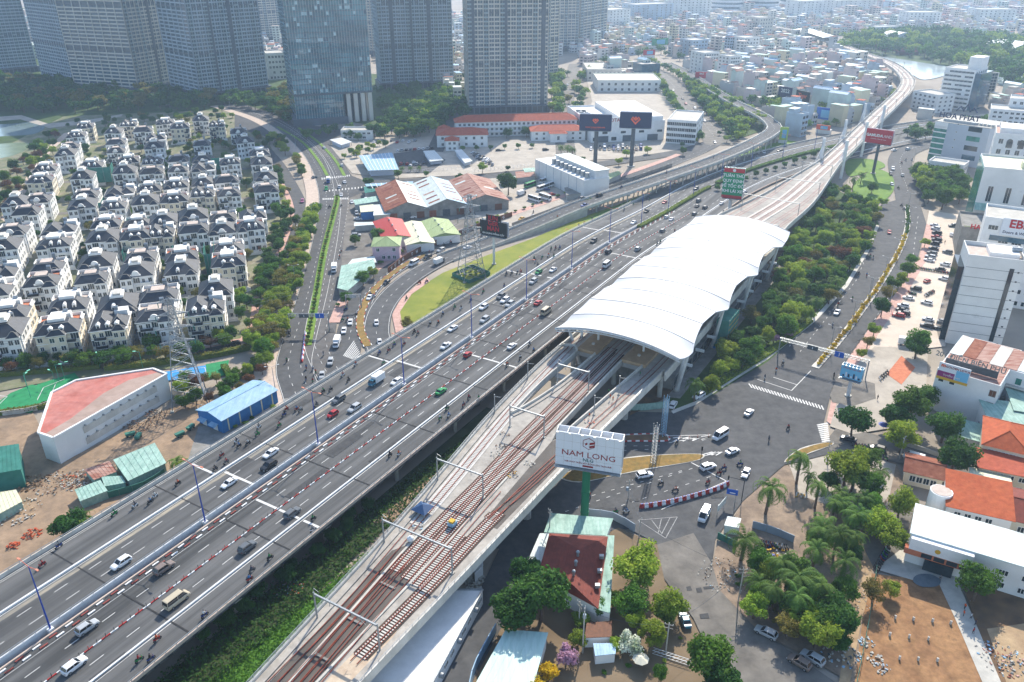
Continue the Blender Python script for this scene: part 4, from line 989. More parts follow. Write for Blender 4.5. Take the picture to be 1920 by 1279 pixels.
tower('fourth apartment tower from the left behind the villas',(377,189),(505,172),36,150,lc=(350,172),nx=14,ny=6,recess=(4,8),wall='tw_wall')
tower('dark grey apartment tower between glass tower and pale tower',(716,168),(851,162),34,150,nx=16,ny=6,recess=(3,7,11),wall='tw_wall')
tower('pale apartment tower with patterned corners behind red roofs',(879,213),(1026,209),34,150,nx=15,ny=6,wall='tw_wall2',recess=(1,7,14))
tower('slim tower edge behind the patterned tower',(1022,150),(1046,147),40,150,nx=3,ny=6,wall='tw_cream')
tower('pale tower behind the fourth apartment tower',(492,78),(546,74),40,160,nx=7,wall='tw_cream')
tower('cream twin tower with blue domed corner',(1086,92),(1136,80),40,170,nx=8,wall='tw_cream',fh=3.6)
tower('lower cream tower with rounded turret',(1042,97),(1084,96),36,78,nx=6,wall='tw_cream',fh=3.6)
tower('pale tower slice between glass tower and dark tower',(700,105),(716,103),40,150,nx=3,wall='tw_cream')
def glass_tower():
    c,ang,w,_ = at_px((558,236),(702,226),46,150);d = 46;t = thing('glass_tower','blue green glass office tower standing partly on tall columns','tower',c,ang);z0 = 24;xs_ = w * .12
    dm('curtain','#2a525e','#5b8a96',.07,.05,spec=.9,detail=4)
    MB().box(-w / 2,w / 2,-d / 2,d / 2,z0,150).build('glass_core','curtain',t)
    MB().box(-w / 2,xs_,-d / 2 + .1,d / 2 - .1,5,z0).build('lower_glass','curtain',t);MB().box(-w / 2 - 3,xs_ + 2,-d / 2 - 3,d / 2,-.2,5).build('podium','tw_dark',t);MB().box(xs_,w / 2 - 6,-d / 2 + 7,d / 2,-.2,z0).build('lobby','glass',t)
    for x in np.linspace(xs_ + 4,w / 2 - 2,4): MB().box(x - 1.6,x + 1.6,-d / 2 + .3,-d / 2 + 4,-.2,z0).build('column','tw_wall2',t)
    for y in np.linspace(-d / 2 + 10,d / 2 - 3,3): MB().box(w / 2 - 4,w / 2 - .5,y - 1.5,y + 1.5,-.2,z0).build('column','tw_wall2',t)
    for z in np.arange(8,150,3.8): x1 = xs_ if z < z0 else w / 2 + .12;MB().box(-w / 2 - .12,x1,-d / 2 - .12,d / 2 + .12,z,z + .5).build('floor_band','tw_dark',t)
    for x in np.linspace(-w / 2,w / 2,31): MB().box(x - .12,x + .12,-d / 2 - .3,-d / 2 - .12,z0 if x > xs_ else 5,150).build('mullion','steel',t)
    for y in np.linspace(-d / 2,d / 2,14): MB().box(w / 2 + .12,w / 2 + .26,y - .12,y + .12,z0,150).build('mullion','tw_dark',t)
    mb = MB();g = random.Random(4);cw = w / 30
    for k in range(33):
        for i in range(30):
            if g.random() < .3 and (k * 7 // 11 + i // 5) % 2 == 0: x = -w / 2 + cw * i;mb.box(x + .15,x + cw - .15,-d / 2 - .06,-d / 2 - .01,z0 + k * 3.8 + .6,z0 + k * 3.8 + 3.7,g.randrange(2))
    stuff(mb.build('toned_panes',[dm('pane_lt','#8fb2ba','#b4cdd2',.2,.1,spec=.8),'glass_blue'],t))  # random panes set in two other glass colours
    MB().box(-w / 2 - .3,w / 2 + .3,-d / 2 - .35,d / 2 + .3,z0 - 1.5,z0).build('transfer_slab','tw_dark',t)
glass_tower()
c,ang,w,h = at_px((1046,98),(1083,96),10,84);t = thing('turret','blue domed turret on the cream tower','dome',c);MB().tube((0,0,70),(0,0,84),11,10,16).build('drum','tw_cream',t);MB().sphere((0,0,84),10,0,14,8,.8).build('dome','glass_blue',t)
for k,(x,y,r_) in enumerate(((1362,27,34),(1428,25,34),(1490,21,36),(1560,8,30))):
    p = G(x,y);t = thing('round_apartment_block','white round banded apartment block on the horizon','apartment block',p)
    MB().tube((0,0,0),(0,0,64),r_ - 2,r_ - 2,24).build('core','tw_glass',t)
    for z in range(0,64,8): MB().tube((0,0,z),(0,0,z + 4.2),r_,r_,24).build('floor_band','white',t)
# ---- plain boxes with windows ----
def block(label,bl,br,depth,h=None,top=None,wall='white',floors=4,cols=6,side=3,win=None,name='building',roof='concrete',para=1.0,z0=0,fh=None,faces='flr',skip=.05,cat='building',wz=1.0):
    c,ang,w,h = at_px(bl,br,depth,h,top,z0);t = thing(name,label,cat,c,ang)
    MB().box(-w / 2,w / 2,-depth / 2,depth / 2,-.2,h).build('wall',wall,t)
    MB().box(-w / 2 + .3,w / 2 - .3,-depth / 2 + .3,depth / 2 - .3,h,h + .05).build('roof',roof,t)
    if para: parapet(t,w + .04,depth + .04,h - .01,para,.3,wall)
    fh = fh or h / max(floors,1);win = win or wm(min(2.2,w / max(cols,1) * .6),fh * .45,mull=1)
    if floors:
        for f_,n in (('f',cols),('l',side),('r',side)):
            if f_ in faces and n: grid_windows(t,f_,w,depth,floors,n,wz,fh,win,skip=skip,seed=len(label))
    return t,w,h
def lines(t,w,d,h,zs,m='steel_dk',face='f'):
    for z in zs: MB().box(-w / 2,w / 2,-d / 2 - .05,-d / 2 - .01,z,z + .12).build('joint',m,t)
dm('pale_blue_wall','#c3c9d6','#cfd5e0',.1,.8);dm('grey_wall','#8f9ba6','#9aa6b0',.1,.8);dm('offwhite','#d6d6d2','#e2e2de',.12,.8,c3='#c2c2bc')
t,w,h = block('tall blank white panel building beside the car park',(1772,642),(1874,657),16,top=484,wall='offwhite',floors=8,cols=0,side=0,roof='terrace',para=1.4)
lines(t,w,16,h,[h - 3.2 - 3.5 * k for k in range(8)])
MB().box(w * .26,w * .34,-8.12,-8.02,3,h - 2).build('stair_glazing','glass',t)
for k in range(9): link('window',wm(.7,.6,mull=0),t,(w * .42,-8.03,2 + k * h / 9.6))
MB().box(-w * .1,w * .42,-4,5,h + .05,h + 1.8).build('roof_house','white',t);MB().tube((w * .3,0,h + 2.4),(w * .3 + 3,0,h + 2.4),.9,.9,10).build('water_tank','galv',t)
MB().box(-w / 2 - 2,-w / 2,-6,7,0,h - 4).build('side_wing','glass',t)
t,w,h = block('white office with window strips and red roof sign',(1806,560),(1990,592),20,h=34,wall='white',floors=7,cols=7,side=0,skip=.25,win=wm(3.2,1.7,mull=2))
EBM = (t,w,h)
MB().box(-w / 2 + 3,-w / 2 + 16,-10.3,-10.02,h - 8,h - 6).build('strip_window','glass_blue',t);MB().box(-w / 2 + 3,-w / 2 + 16,-10.3,-10.02,h - 14,h - 12).build('strip_window','glass_blue',t)
t,w,h = block('dark grey low block with roof garden and red letters',(1790,478),(1900,492),26,h=13,wall='concrete_dk',floors=0,roof='concrete_dk');HAN = (t,w,h)
MB().box(-w / 2 + 1,w / 2 - 1,-12.6,-11,h,h + .8).build('planter','hedge',t)
t,w,h = block('big white block with teal awning behind the roof garden',(1812,440),(1990,462),30,top=316,wall='offwhite',floors=2,cols=5,side=0,skip=.3,roof='cream_roof')
MB().add([(-w / 2,-15,h * .5),(-w / 2 + 14,-15,h * .5),(-w / 2 + 14,-19,h * .42),(-w / 2,-19,h * .42)],[(0,3,2,1)]).build('awning','green_sheet',t);MB().box(-w * .1,w * .1,-8,-3,h,h + 3).build('roof_house','cream_roof',t);MB().box(-w / 2 - .4,-w / 2,-15,15,0,h).build('glass_side','glass_green',t)
t,w,h = block('white classical building with three arched openings on top',(1842,345),(1990,362),26,top=252,wall='white',floors=5,cols=8,side=2,roof='pave_pink')
for k in range(3):
    x = -w * .3 + k * 6;MB().box(x - 1.6,x + 1.6,-13.3,-13.02,h - 7,h - 3.5).tube((x,-13.3,h - 3.5),(x,-13.02,h - 3.5),1.6,1.6,12).build('arch_opening','glass',t)
MB().box(-w * .45,w * .4,-9,9,h,h + 3.5).build('roof_house','white',t)
c,ang,w,h = at_px((1738,299),(1838,316),30,None,228);hp = thing('building','grey blue slab building with roof lettering and green glazed corner','building',c,ang)
MB().box(-w / 2 + 8,w / 2,-15,15,-.2,h).build('wall',dm('hp_wall','#a6b0ba','#b0bac4',.08,.8),hp);MB().box(-w / 2,w / 2,-14.6,14.6,h - .1,h + .4).build('roof','concrete',hp)
MB().box(-w / 2,-w / 2 + 8,-14.9,14.9,-.2,h).build('glazed_corner','glass_green',hp)
for z in np.arange(4,h,h / 7): MB().box(-w / 2 - .1,-w / 2 + 8,-15.1,15,z,z + .8).build('floor_band','white',hp)
MB().box(-w / 2 - .1,-w / 2 + 8.02,-15.1,15,h - 4,h + .01).build('fascia','white',hp)
for k,m in enumerate(('glass_blue','glass','glass_green','glass')): MB().box(w * .12,w * .36,-15.12,-15.01,h * .16 + k * 6,h * .16 + k * 6 + 3).build('window',m,hp)
for k in range(4): link('window',wm(.8,.7,mull=0),hp,(-w / 2 + 14,-15.02,h * .4 + k * 5))
for k in range(8): MB().box(w * .1 + k * 2.4,w * .1 + k * 2.4 + 1.5,-10,-8,h + .4,h + 1.8).build('air_unit','galv',hp)
MB().tube((w * .45,0,h * .3),(w * .5,4,h + 2),.5,.5,8).build('duct','steel',hp);HP = (hp,w,h)
block('small white two storey house in front of grey blue slab',(1735,330),(1800,340),14,h=9,floors=2,cols=6,wall='white')
t,w,h = block('stepped white nine storey block by the river',(1756,200),(1812,207),30,top=128,floors=9,cols=7,side=5,win=wm(3.4,1.5,mull=2))
MB().box(w * .1,w * .5,-6,12,h,h + 10).build('roof_tower','white',t);MB().box(w / 2,w / 2 + 5,-14.8,15,0,h - 2).build('glass_side','glass_blue',t)
for k in range(9): MB().box(-w / 2 - .6,w / 2 + .1,-15.6,-15,k * h / 9,k * h / 9 + .8).build('ledge','white',t)
block('tan office block with dark glass bands by the river',(1822,186),(1862,184),26,top=140,floors=8,cols=6,side=3,wall='tw_wall2',win=wm(3.0,2.2,gl='glass',fr='tw_dark'))
block('white office with dark window column right of roof lettering',(1848,246),(1940,254),24,top=206,floors=5,cols=8,wall='white')
block('low white house beside the curved viaduct',(1706,202),(1752,212),20,h=14,floors=4,cols=5,wall='offwhite')
block('white office at the right edge below the river',(1880,240),(1990,250),20,h=22,floors=5,cols=8,wall='white')
# long corrugated roofed building with wall billboard
t,w,h = block('long white building with patched corrugated roof',(1738,764),(1852,800),30,top=690,wall='offwhite',floors=3,cols=0,side=0,para=0,roof='rust_stripe')
for k in range(3): link('window',wm(1.6,1.9,gl='wood',fr='concrete_dk'),t,(w * .42,-15.03,2 + k * 4))
for x in (-w * .4,-w * .22): link('window',wm(1.4,1.6,mull=0),t,(x,-15.03,h - 4))
LB = (t,w,h)
for k in range(14):
    x0 = -w / 2 + (w + 36) * k / 14;m = ('pale_sheet','rust','rust_stripe','concrete_lt','rust_stripe')[k % 5]
    MB().box(x0,x0 + (w + 36) / 14 - .1,-2 + (k % 3) * .3,14,h + .06 + .03 * (k % 2),h + .18 + .03 * (k % 2)).build('roof_sheet',m,t)
MB().box(w / 2,w / 2 + 36,-2,14,-.2,h).build('rear_wall','white',t)
for i in range(2):
    for k in range(8): link('window',wm(1.3,1.8,gl='glass_green',fr='glass_green'),t,(w / 2 + 3 + k * 4.2,-2.03,h - 4 - i * 4.5))
    MB().box(w / 2,w / 2 + 36,-3.4,-2.04,h - 5 - i * 4.5,h - 4.6 - i * 4.5).build('gallery','concrete_lt',t)
# small houses on the right
def house(label,bl,br,depth,h,roof,rm,wall='white',rh=2.5,floors=2,cols=4,side=2,axis='x',name='house',over=.6):
    c,ang,w,h = at_px(bl,br,depth,h);t = thing(name,label,'house',c,ang)
    MB().box(-w / 2,w / 2,-depth / 2,depth / 2,-.2,h).build('wall',wall,t)
    if roof == 'hip': hip(t,w,depth,h,rh,rm,over)
    elif roof == 'gable': gable(t,w,depth,h,rh,rm,over,axis=axis,wall=wall)
    elif roof == 'shed': MB().add([(-w / 2 - over,-depth / 2 - over,h + .1),(w / 2 + over,-depth / 2 - over,h + .1),(w / 2 + over,depth / 2 + over,h + rh),(-w / 2 - over,depth / 2 + over,h + rh),(-w / 2 - over,-depth / 2 - over,h - .05),(w / 2 + over,-depth / 2 - over,h - .05),(w / 2 + over,depth / 2 + over,h + rh - .15),(-w / 2 - over,depth / 2 + over,h + rh - .15)],[(0,1,2,3),(7,6,5,4),(0,4,5,1),(1,5,6,2),(2,6,7,3),(3,7,4,0)]).build('roof',rm,t)
    if floors:
        fh = h / floors
        for f_,n in (('f',cols),('l',side),('r',side)): 
            if n: grid_windows(t,f_,w,depth,floors,n,fh * .3,fh,wm(1.3,fh * .42),seed=len(label),skip=.1)
    return t,w,h
house('pink house with orange hipped tile roof and solar heater',(1830,878),(1916,900),16,8,'hip','tile_orange','villa_cream',3,2,5)
house('teal sheet roof beside the orange hipped roof',(1850,838),(1930,848),14,7,'shed','green_sheet','offwhite',1)
house('pale green sheet roof at right edge',(1890,812),(1990,828),12,8,'shed','green_sheet','offwhite',.6)
house('turquoise sheet lean-to under the white wall',(1790,832),(1842,846),9,3,'shed','green_sheet','offwhite',.5,floors=0)
house('rusty red sheet roofed house by the palm lot',(1692,905),(1762,922),9,4,'gable','rust','villa_cream',1.6,1,4)
t,w,h = house('white house with bright orange tile roof and round corner',(1762,1000),(1880,1028),12,8.5,'shed','tile_orange','offwhite',2.6,2,5)
MB().tube((-w / 2 - 1.5,-2,0),(-w / 2 - 1.5,-2,h + 1.2),2.6,2.6,16).build('round_corner','white',t);MB().tube((-w / 2 - 1.5,-2,h + 1.2),(-w / 2 - 1.5,-2,h + 1.3),2.3,2.3,16).build('corner_roof','terrace',t)
house('low shed with cream and green roof right of orange tiles',(1812,942),(1882,960),9,5,'gable',['cream_roof','green_sheet'],'concrete_dk',1,0)
house('brown tile roofed house at right edge',(1885,1010),(1990,1036),14,6,'gable','maroon_roof','villa_cream',2,1,4)
house('pink walled house with terracotta canopy at right edge',(1826,910),(1990,945),8,6,'shed','tile_red','villa_cream',.8,2,7)
# white school block
c,ang,w,h = at_px((1694,1052),(1935,1128),12,8.2);t = thing('school_building','long white two storey building with pale flat roof and emblem','building',c,ang)
MB().box(-w / 2,w / 2,-6,6,-.2,h).build('wall','offwhite',t);MB().box(-w / 2 - .3,w / 2 + .3,-6.3,6.3,h,h + .35).build('roof','pale_sheet',t)
MB().box(-w / 2 - .6,-w / 2 + 14,-7.6,-6,3.6,5.2).build('brick_band','terracotta',t);MB().box(-w / 2 + .2,-w / 2 + 13,-7.7,-6.02,5.2,h - .02).build('upper_front','white',t)
for k in range(4): MB().box(-w / 2 + 3 + k * 2.6,-w / 2 + 5.2 + k * 2.6,-7.64,-7.6,3.8,5.0).build('window','glass',t)
MB().box(-w / 2 + 4,-w / 2 + 10,-7.2,-6,0,3).build('entrance','glass',t);MB().tube((-w / 2 + 6,-7.78,6.6),(-w / 2 + 6,-7.7,6.6),.6,.6,12).build('emblem','paint_yellow',t)
for x in np.linspace(-w / 2 + 19,w / 2 - 2,max(2,int((w - 20) / 3.6))):
    for z in (1.2,4.6): link('window',wm(2.4,1.3,mull=3),t,(x,-6.02,z))
MB().box(-w / 2 + 14,-w / 2 + 18.5,-6.3,-2,3.4,3.6).build('loggia','pave_pink',t)
for k in range(4): MB().box(-w / 2 + 14.3 + k * 1.0,-w / 2 + 15 + k * 1.0,-5.9,-5.2,3.6,4.5).build('air_unit','galv',t)
# ---- bottom centre ----
q = pxs([(640,1130),(905,1106),(790,1310),(520,1310)],4.2)
q = [G(668,1105,4.2),G(905,1106,4.2),G(795,1310,4.2),G(560,1310,4.2)]
t = thing('site_office','long white flat roofed site office below the viaduct','building',(0,0,0));MB().prism(q,-.1,4.2,0,1).build('wall',['white','white'],t)
a,b = q[1],q[2];d_ = (b - a).normalized();L_ = (b - a).length;ang = math.atan2(d_.y,d_.x) - math.pi;nrm = Vector((-d_.y,d_.x,0)) * (1 if (-d_.y) > 0 else -1)
for k in range(9):
    p = a + d_ * (1.8 + k * 3.0) + nrm * .03
    if k % 3 == 1: MB().tube((0,-.5,0),(0,.5,0),.55,.55,12).build('hood','galv',t,False,p + nrm * .3 + Vector((0,0,-1.2)),ang)
    else: link('window',wm(1.9,1.1,mull=2),t,(p.x,p.y,2.0),ang)
mb = MB()
for i in range(4): mb.beam(q[i] + Vector((0,0,.12)),q[(i + 1) % 4] + Vector((0,0,.12)),.4,.3)
mb.build('roof_edge','galv',t)
q = pxs([(1030,1000),(1140,1006),(1122,1142),(1008,1080)],5);c = sum(q,Vector()) / 4;c.z = 0
t = thing('restaurant','low house with maroon tile roof and roof vents','house',(0,0,0))
MB().prism([c + (p - c) * .94 for p in q],-.1,4.6).build('wall','offwhite',t)
r0,r1 = G(1086,1030,7),G(1072,1095,7);mb = MB();mb.add([tuple(p) for p in q] + [tuple(r0),tuple(r1)],[(0,1,4),(1,2,5,4),(2,3,5),(3,0,4,5),(3,2,1,0)]);rf = mb.build('roof','maroon_roof',t)
for k in range(3): p = r0.lerp(r1,.2 + .28 * k);MB().tube(p,p + Vector((0,0,1.0)),.3,.3,8).sphere(p + Vector((0,0,1.1)),.45).build('roof_vent','galv',rf)
for k in range(3): p = q[1].lerp(q[2],.35 + .2 * k) + Vector((-.8,0,.6));MB().box(-.5,.5,-.4,.4,0,.8).build('air_unit','galv',rf,False,p)
# tiles: rows of small proud tiles
mb = MB()
for (a,b,c_,d_) in ((q[3],q[0],r0,r1),(q[1],q[2],r1,r0)):
    for i in range(1,10):
        e0,e1 = a.lerp(d_,i / 10),b.lerp(c_,i / 10);mb.beam(e0 + Vector((0,0,.04)),e1 + Vector((0,0,.04)),.12,.1)
mb.build('tile_courses','maroon_roof',rf)
for nm,lb,pp,z,m in (('sheet_roof_shed','pale green sheet roof beside the maroon roof',[(1136,1004),(1152,1004),(1144,1150),(1118,1142)],4.2,'green_sheet'),('sheet_roof_shed','pale turquoise sheet roof at the billboard foot',[(1032,962),(1150,972),(1138,1004),(1020,998)],3.6,'green_sheet'),('sheet_roof_shed','flat grey sheet lean-to left of the maroon roof',[(1012,1000),(1030,1000),(1008,1078),(985,1062)],3.4,'pale_sheet'),
                         ('sheet_roof_shed','large pale turquoise sheet roof at the bottom edge',[(948,1180),(1028,1186),(990,1320),(870,1320)],4,dm('teal_pale','#b5d0c6','#c8ddd4',.4,.6,stretch=(3,.3,1))),('sheet_roof_shed','small brown roofed hut under the white flowering tree',[(1100,1168),(1148,1164),(1146,1194),(1096,1196)],3,'wood'),
                         ('sheet_roof_shed','blue grey tin hut with red crates',[(1112,1206),(1156,1206),(1154,1226),(1116,1230)],2.6,'blue_sheet'),('sheet_roof_shed','white box hut under the viaduct',[(886,1050),(905,1040),(906,1060),(890,1076)],3.2,'white'),('sheet_roof_shed','grey container behind the traffic barrier',[(1364,968),(1390,972),(1385,990),(1358,985)],2.5,'pale_sheet')):
    q = pxs(pp,z);c = sum(q,Vector()) / len(q);t = thing(nm,lb,'shed');mb = MB().prism([c + (p - c) * .95 for p in q],-.1,z - .1).build('wall','offwhite' if m != 'wood' else 'white',t);MB().prism(q,z - .12,z).build('roof',m,t)
    k = 7;mb = MB()
    for i in range(1,k): mb.beam(q[0].lerp(q[1],i / k) + Vector((0,0,.03)),q[3].lerp(q[2],i / k) + Vector((0,0,.03)),.12,.08)
    mb.build('roof_ribs',m,t)
# ---- left bottom: hall with red painted roof ----
q = pxs([(72,812),(97,737),(143,714),(287,692),(313,702),(100,822)],8.5)
t = thing('hall','white hall with flat roof half painted faded red','hall');MB().prism(q,-.2,8.5,0,1).build('wall',['offwhite',dm('hall_roof','#ad6458','#bf8278',.12,.9,.1,c3='#a0574d',grime=(.4,.22))],t)
c = sum(q,Vector()) / len(q);mb = MB()
for i in range(6): mb.beam(q[i] + Vector((0,0,.15)),q[(i + 1) % 6] + Vector((0,0,.15)),.6,.5)
mb.build('parapet','white',t)
mb = MB();gq = [q[4].lerp(q[3],.7),q[4],q[5],q[0].lerp(q[5],.45),c.lerp(q[5],.5),c.lerp(q[4],.45)]
gq = [q[3].lerp(q[4],.5),q[4],q[5],q[0].lerp(q[5],.35),c.lerp(q[5],.55).lerp(q[0],.05),c + (q[4] - c) * .15,c.lerp(q[3],.6)]
mb.add([(p.x + (c.x - p.x) * .02,p.y + (c.y - p.y) * .02,8.52) for p in gq],[tuple(range(len(gq)))]);mb.build('bare_roof',dm('bare_roof','#9a8578','#ab968a',.3,.9,c3='#8d6a60'),t)
a,b = q[5],q[4];d_ = (b - a).normalized();nrm = Vector((d_.y,-d_.x,0));ang = math.atan2(d_.y,d_.x);L_ = (b - a).length
for z0,z1 in ((4.9,6.9),(1.2,3.2)):
    m_ = a + d_ * L_ * .55 + nrm * .06;MB().box(-L_ * .33,L_ * .33,-.08,.04,z0,z1).build('shutter_panel','concrete_lt',t,False,(m_.x,m_.y,0),ang)
    for k in range(9): p = a + d_ * L_ * (.24 + .077 * k) + nrm * .3;MB().tube((0,-.25,0),(0,.25,0),.28,.28,8).build('vent','galv',t,False,(p.x,p.y,z1 + .4),ang)
# blue shed
c,ang,w,h = at_px((420,813),(522,755),11,4.6);t = thing('blue_shed','blue walled shed with pale blue sheet roof','shed',c,ang)
MB().box(-w / 2,w / 2,-5.5,5.5,-.1,4.6).build('wall','blue_wall',t);gable(t,w,11,4.6,1.4,'blue_sheet',.4,axis='x',wall='blue_wall')
for k in range(5): MB().box(-w / 2 + w * (k + .45) / 5,-w / 2 + w * (k + .55) / 5,-5.56,-5.5,.2,4.5).build('wall_strip','cream_roof',t)
for k in range(2): MB().add([(-w / 2,-3.6 + k * 5,2.6),(-w / 2,-.4 + k * 5,2.6),(-w / 2 - 1.6,-.4 + k * 5,2.1),(-w / 2 - 1.6,-3.6 + k * 5,2.1)],[(0,1,2,3)]).build('awning','blue_sheet',t);MB().box(-w / 2 - .05,-w / 2,-3 + k * 5,-1 + k * 5,.1,2.3).build('door','white',t)
for lb,pp,z,m in (('patched turquoise sheet roof by the highway',[(212,862),(290,830),(312,868),(240,902)],3.2,'green_sheet'),('small turquoise sheet roof nearest the highway parapet',[(140,918),(188,900),(202,920),(150,940)],2.6,'green_sheet'),('rusty sheet roof left of turquoise shed',[(158,880),(205,864),(220,884),(176,900)],2.4,'rust_stripe'),
                     ('pale sheet hut at the left picture edge',[(-20,926),(30,918),(42,940),(-10,968)],2.6,'cream_roof'),('small pale turquoise sheet roof beside the big patched one',[(190,894),(228,892),(236,905),(196,912)],2.4,'green_sheet'),('green netted scaffold hut at the left edge',[(-20,840),(35,832),(40,880),(-20,890)],6,'teal_net')):
    q = pxs(pp,z);c = sum(q,Vector()) / 4;t = thing('sheet_roof_shed',lb,'shed');MB().prism([c + (p - c) * .94 for p in q],-.1,z - .1).build('wall','teal_net' if 'net' in lb else 'green_sheet',t);MB().prism(q,z - .12,z).build('roof',m,t)
    mb = MB()
    for i in range(1,7): mb.beam(q[0].lerp(q[1],i / 7) + Vector((0,0,.03)),q[3].lerp(q[2],i / 7) + Vector((0,0,.03)),.1,.08)
    mb.build('roof_ribs',m,t)
# courts
for lb,pp,m in (('green sports court',[(-30,775),(20,738),(60,722),(100,730),(60,775)],'court_green'),('green sports court',[(52,760),(70,722),(140,700),(150,712),(90,752)],'court_green'),('blue sports court',[(300,700),(386,686),(392,706),(300,716)],'court_blue'),('green sports court',[(386,684),(430,676),(424,704),(388,712)],'court_green')):
    sheet('sports_court',pp,m,.12,label=lb)
mb = MB()
for a,b in (((-10,768),(14,745)),((14,745),(-10,742)),((70,752),(82,728)),((82,728),(122,712)),((96,742),(106,718)),((322,700),(384,690)),((384,690),(388,704)),((322,712),(388,704)),((354,696),(356,708)),((322,700),(322,712))): pline(mb,a,b,.2,.3)
paint('court_marking',mb)
# ---- compound with red roofs ----
def pblock(label,x0,x1,y0,y1,h,roofm,rh,wall='white',floors=2,cols=6,side=2,rz=R(4),name='office_building',over=.8):
    c = Vector(((x0 + x1) / 2,(y0 + y1) / 2,0));w,d = x1 - x0,y1 - y0;t = thing(name,label,'building',c,rz)
    MB().box(-w / 2,w / 2,-d / 2,d / 2,-.1,h).build('wall',wall,t);hip(t,w,d,h,rh,roofm,over);band(t,w,d,h - .35,.34,.25,'trim')
    fh = h / floors;grid_windows(t,'f',w,d,floors,cols,fh * .28,fh,wm(1.6,fh * .42),seed=3);grid_windows(t,'r',w,d,floors,side,fh * .28,fh,wm(1.4,fh * .42))
    return t
A0 = G(852,262);A1 = G(1080,255)
rz = math.atan2(A1.y - A0.y,A1.x - A0.x);mid = (A0 + A1) / 2;wl = (A1 - A0).length
t = thing('office_building','long white three storey office with red hipped tile roof','building',mid + Vector((0,14,0)),rz)
MB().box(-wl / 2,wl / 2,-7,7,-.1,11).build('wall','white',t);hip(t,wl,14,11,4,'tile_red',1)
grid_windows(t,'f',wl,14,3,26,1,3.6,wm(1.7,1.7));
for z in (3.6,7.2): MB().box(-wl / 2,wl * .02,-8.4,-7,z - .2,z + .9).build('gallery','white',t)
p = G(868,276);pblock('white front wing with red hipped roof and square porch',p.x - 19,p.x + 17,p.y,p.y + 20,8.5,'tile_red',3.4,cols=6,floors=2)
p = G(1046,266);pblock('white porch wing with red roof at the forecourt',p.x - 20,p.x + 20,p.y + 4,p.y + 20,7,'tile_red',3.2,cols=7,floors=2)
t = pblock('small red roofed porch with white pillars',p.x - 6,p.x + 6,p.y - 2,p.y + 4,6.4,'tile_red',1.4,cols=1,floors=1)
p = G(846,283);pblock('white gatehouse with red pyramid roof',p.x - 4,p.x + 5,p.y,p.y + 8,7,'tile_red',2.5,cols=2,side=1,floors=2)
p = G(832,262);pblock('small white turret house with red roof at the compound corner',p.x - 4,p.x + 4,p.y,p.y + 9,7.5,'tile_red',2.6,cols=2,side=1,floors=2)
# parked-car canopies and striped shed
for lb,pp,z,m in (('blue white ribbed sheet roof shed in the compound',[(673,292),(735,286),(748,318),(690,320)],4.6,'blue_sheet'),('white car port roof beside the car park',[(793,283),(815,282),(832,300),(806,303)],3,'pale_sheet'),('curved white car port at the compound gate',[(852,282),(866,280),(886,302),(872,306)],3,'pale_sheet'),('grey sheet roof along the warehouse street',[(684,345),(775,340),(772,348),(690,354)],4,'blue_sheet'),('white tent roof at the street corner',[(618,262),(640,258),(660,266),(640,272)],3,'white')):
    q = pxs(pp,z);c = sum(q,Vector()) / 4;t = thing('sheet_roof_shed',lb,'shed');MB().prism(q,z - .15,z).build('roof',m,t)
    for p in [c + (p - c) * .92 for p in q]: MB().beam(Vector((p.x,p.y,-.1)),Vector((p.x,p.y,z - .1)),.3).build('post','galv',t)
    MB().prism([c + (p - c) * .8 for p in q],-.1,z - .5).build('inner_wall','pale_blue_wall',t)
    mb = MB()
    for i in range(1,9): mb.beam(q[0].lerp(q[1],i / 9) + Vector((0,0,.05)),q[3].lerp(q[2],i / 9) + Vector((0,0,.05)),.35,.15)
    mb.build('roof_ribs','white',t)
# showroom
c,ang,w,h = at_px((1108,268),(1244,262),70,13);t = thing('car_showroom','white car showroom with parked cars on its roof deck','building',c,ang)
MB().box(-w / 2,w / 2,-35,35,-.1,h).build('wall','white',t);parapet(t,w + .1,70.1,h,1.2,.4,'white');MB().box(-w * .1,w / 2 - 1,-33,33,h,h + 4).build('upper_floor','white',t)
for k in range(8): MB().box(-w / 2 + w * (k + .2) / 8,-w / 2 + w * (k + .75) / 8,-35.08,-35,1 + (k % 2) * 5,3.6 + (k % 2) * 4).build('window','glass',t)
for k in range(3): MB().box(-w / 2 + 5 + k * 19,-w / 2 + 13 + k * 19,-35.2,-35.02,0,4.5).build('gate','tw_dark',t)
text_mesh('TOYOTA',3.4,'red_paint',t,(-w / 2 + 14,-35.3,h + 2.6),(R(90),0,0),ext=.15);MB().box(-w / 2 + 5,-w / 2 + 23,-35.2,-34.9,h + .5,h + 4.6).build('sign_board','white',t);SHOW = (t,w,h,c,ang)
block('white block with glazed front right of the showroom',(1248,268),(1302,272),40,h=16,floors=4,cols=7,wall='white',win=wm(5,2.2,mull=3))
block('white roofed hall behind the showroom',(1120,172),(1238,172),50,h=10,floors=2,cols=9,wall='offwhite',roof='cream_roof')
block('flat grey hall beside the boulevard',(1100,150),(1165,150),60,h=10,floors=2,cols=8,wall='concrete_lt')
block('teal hoarded block by the far boulevard',(1202,148),(1236,146),20,h=14,floors=0,wall='glass_blue')
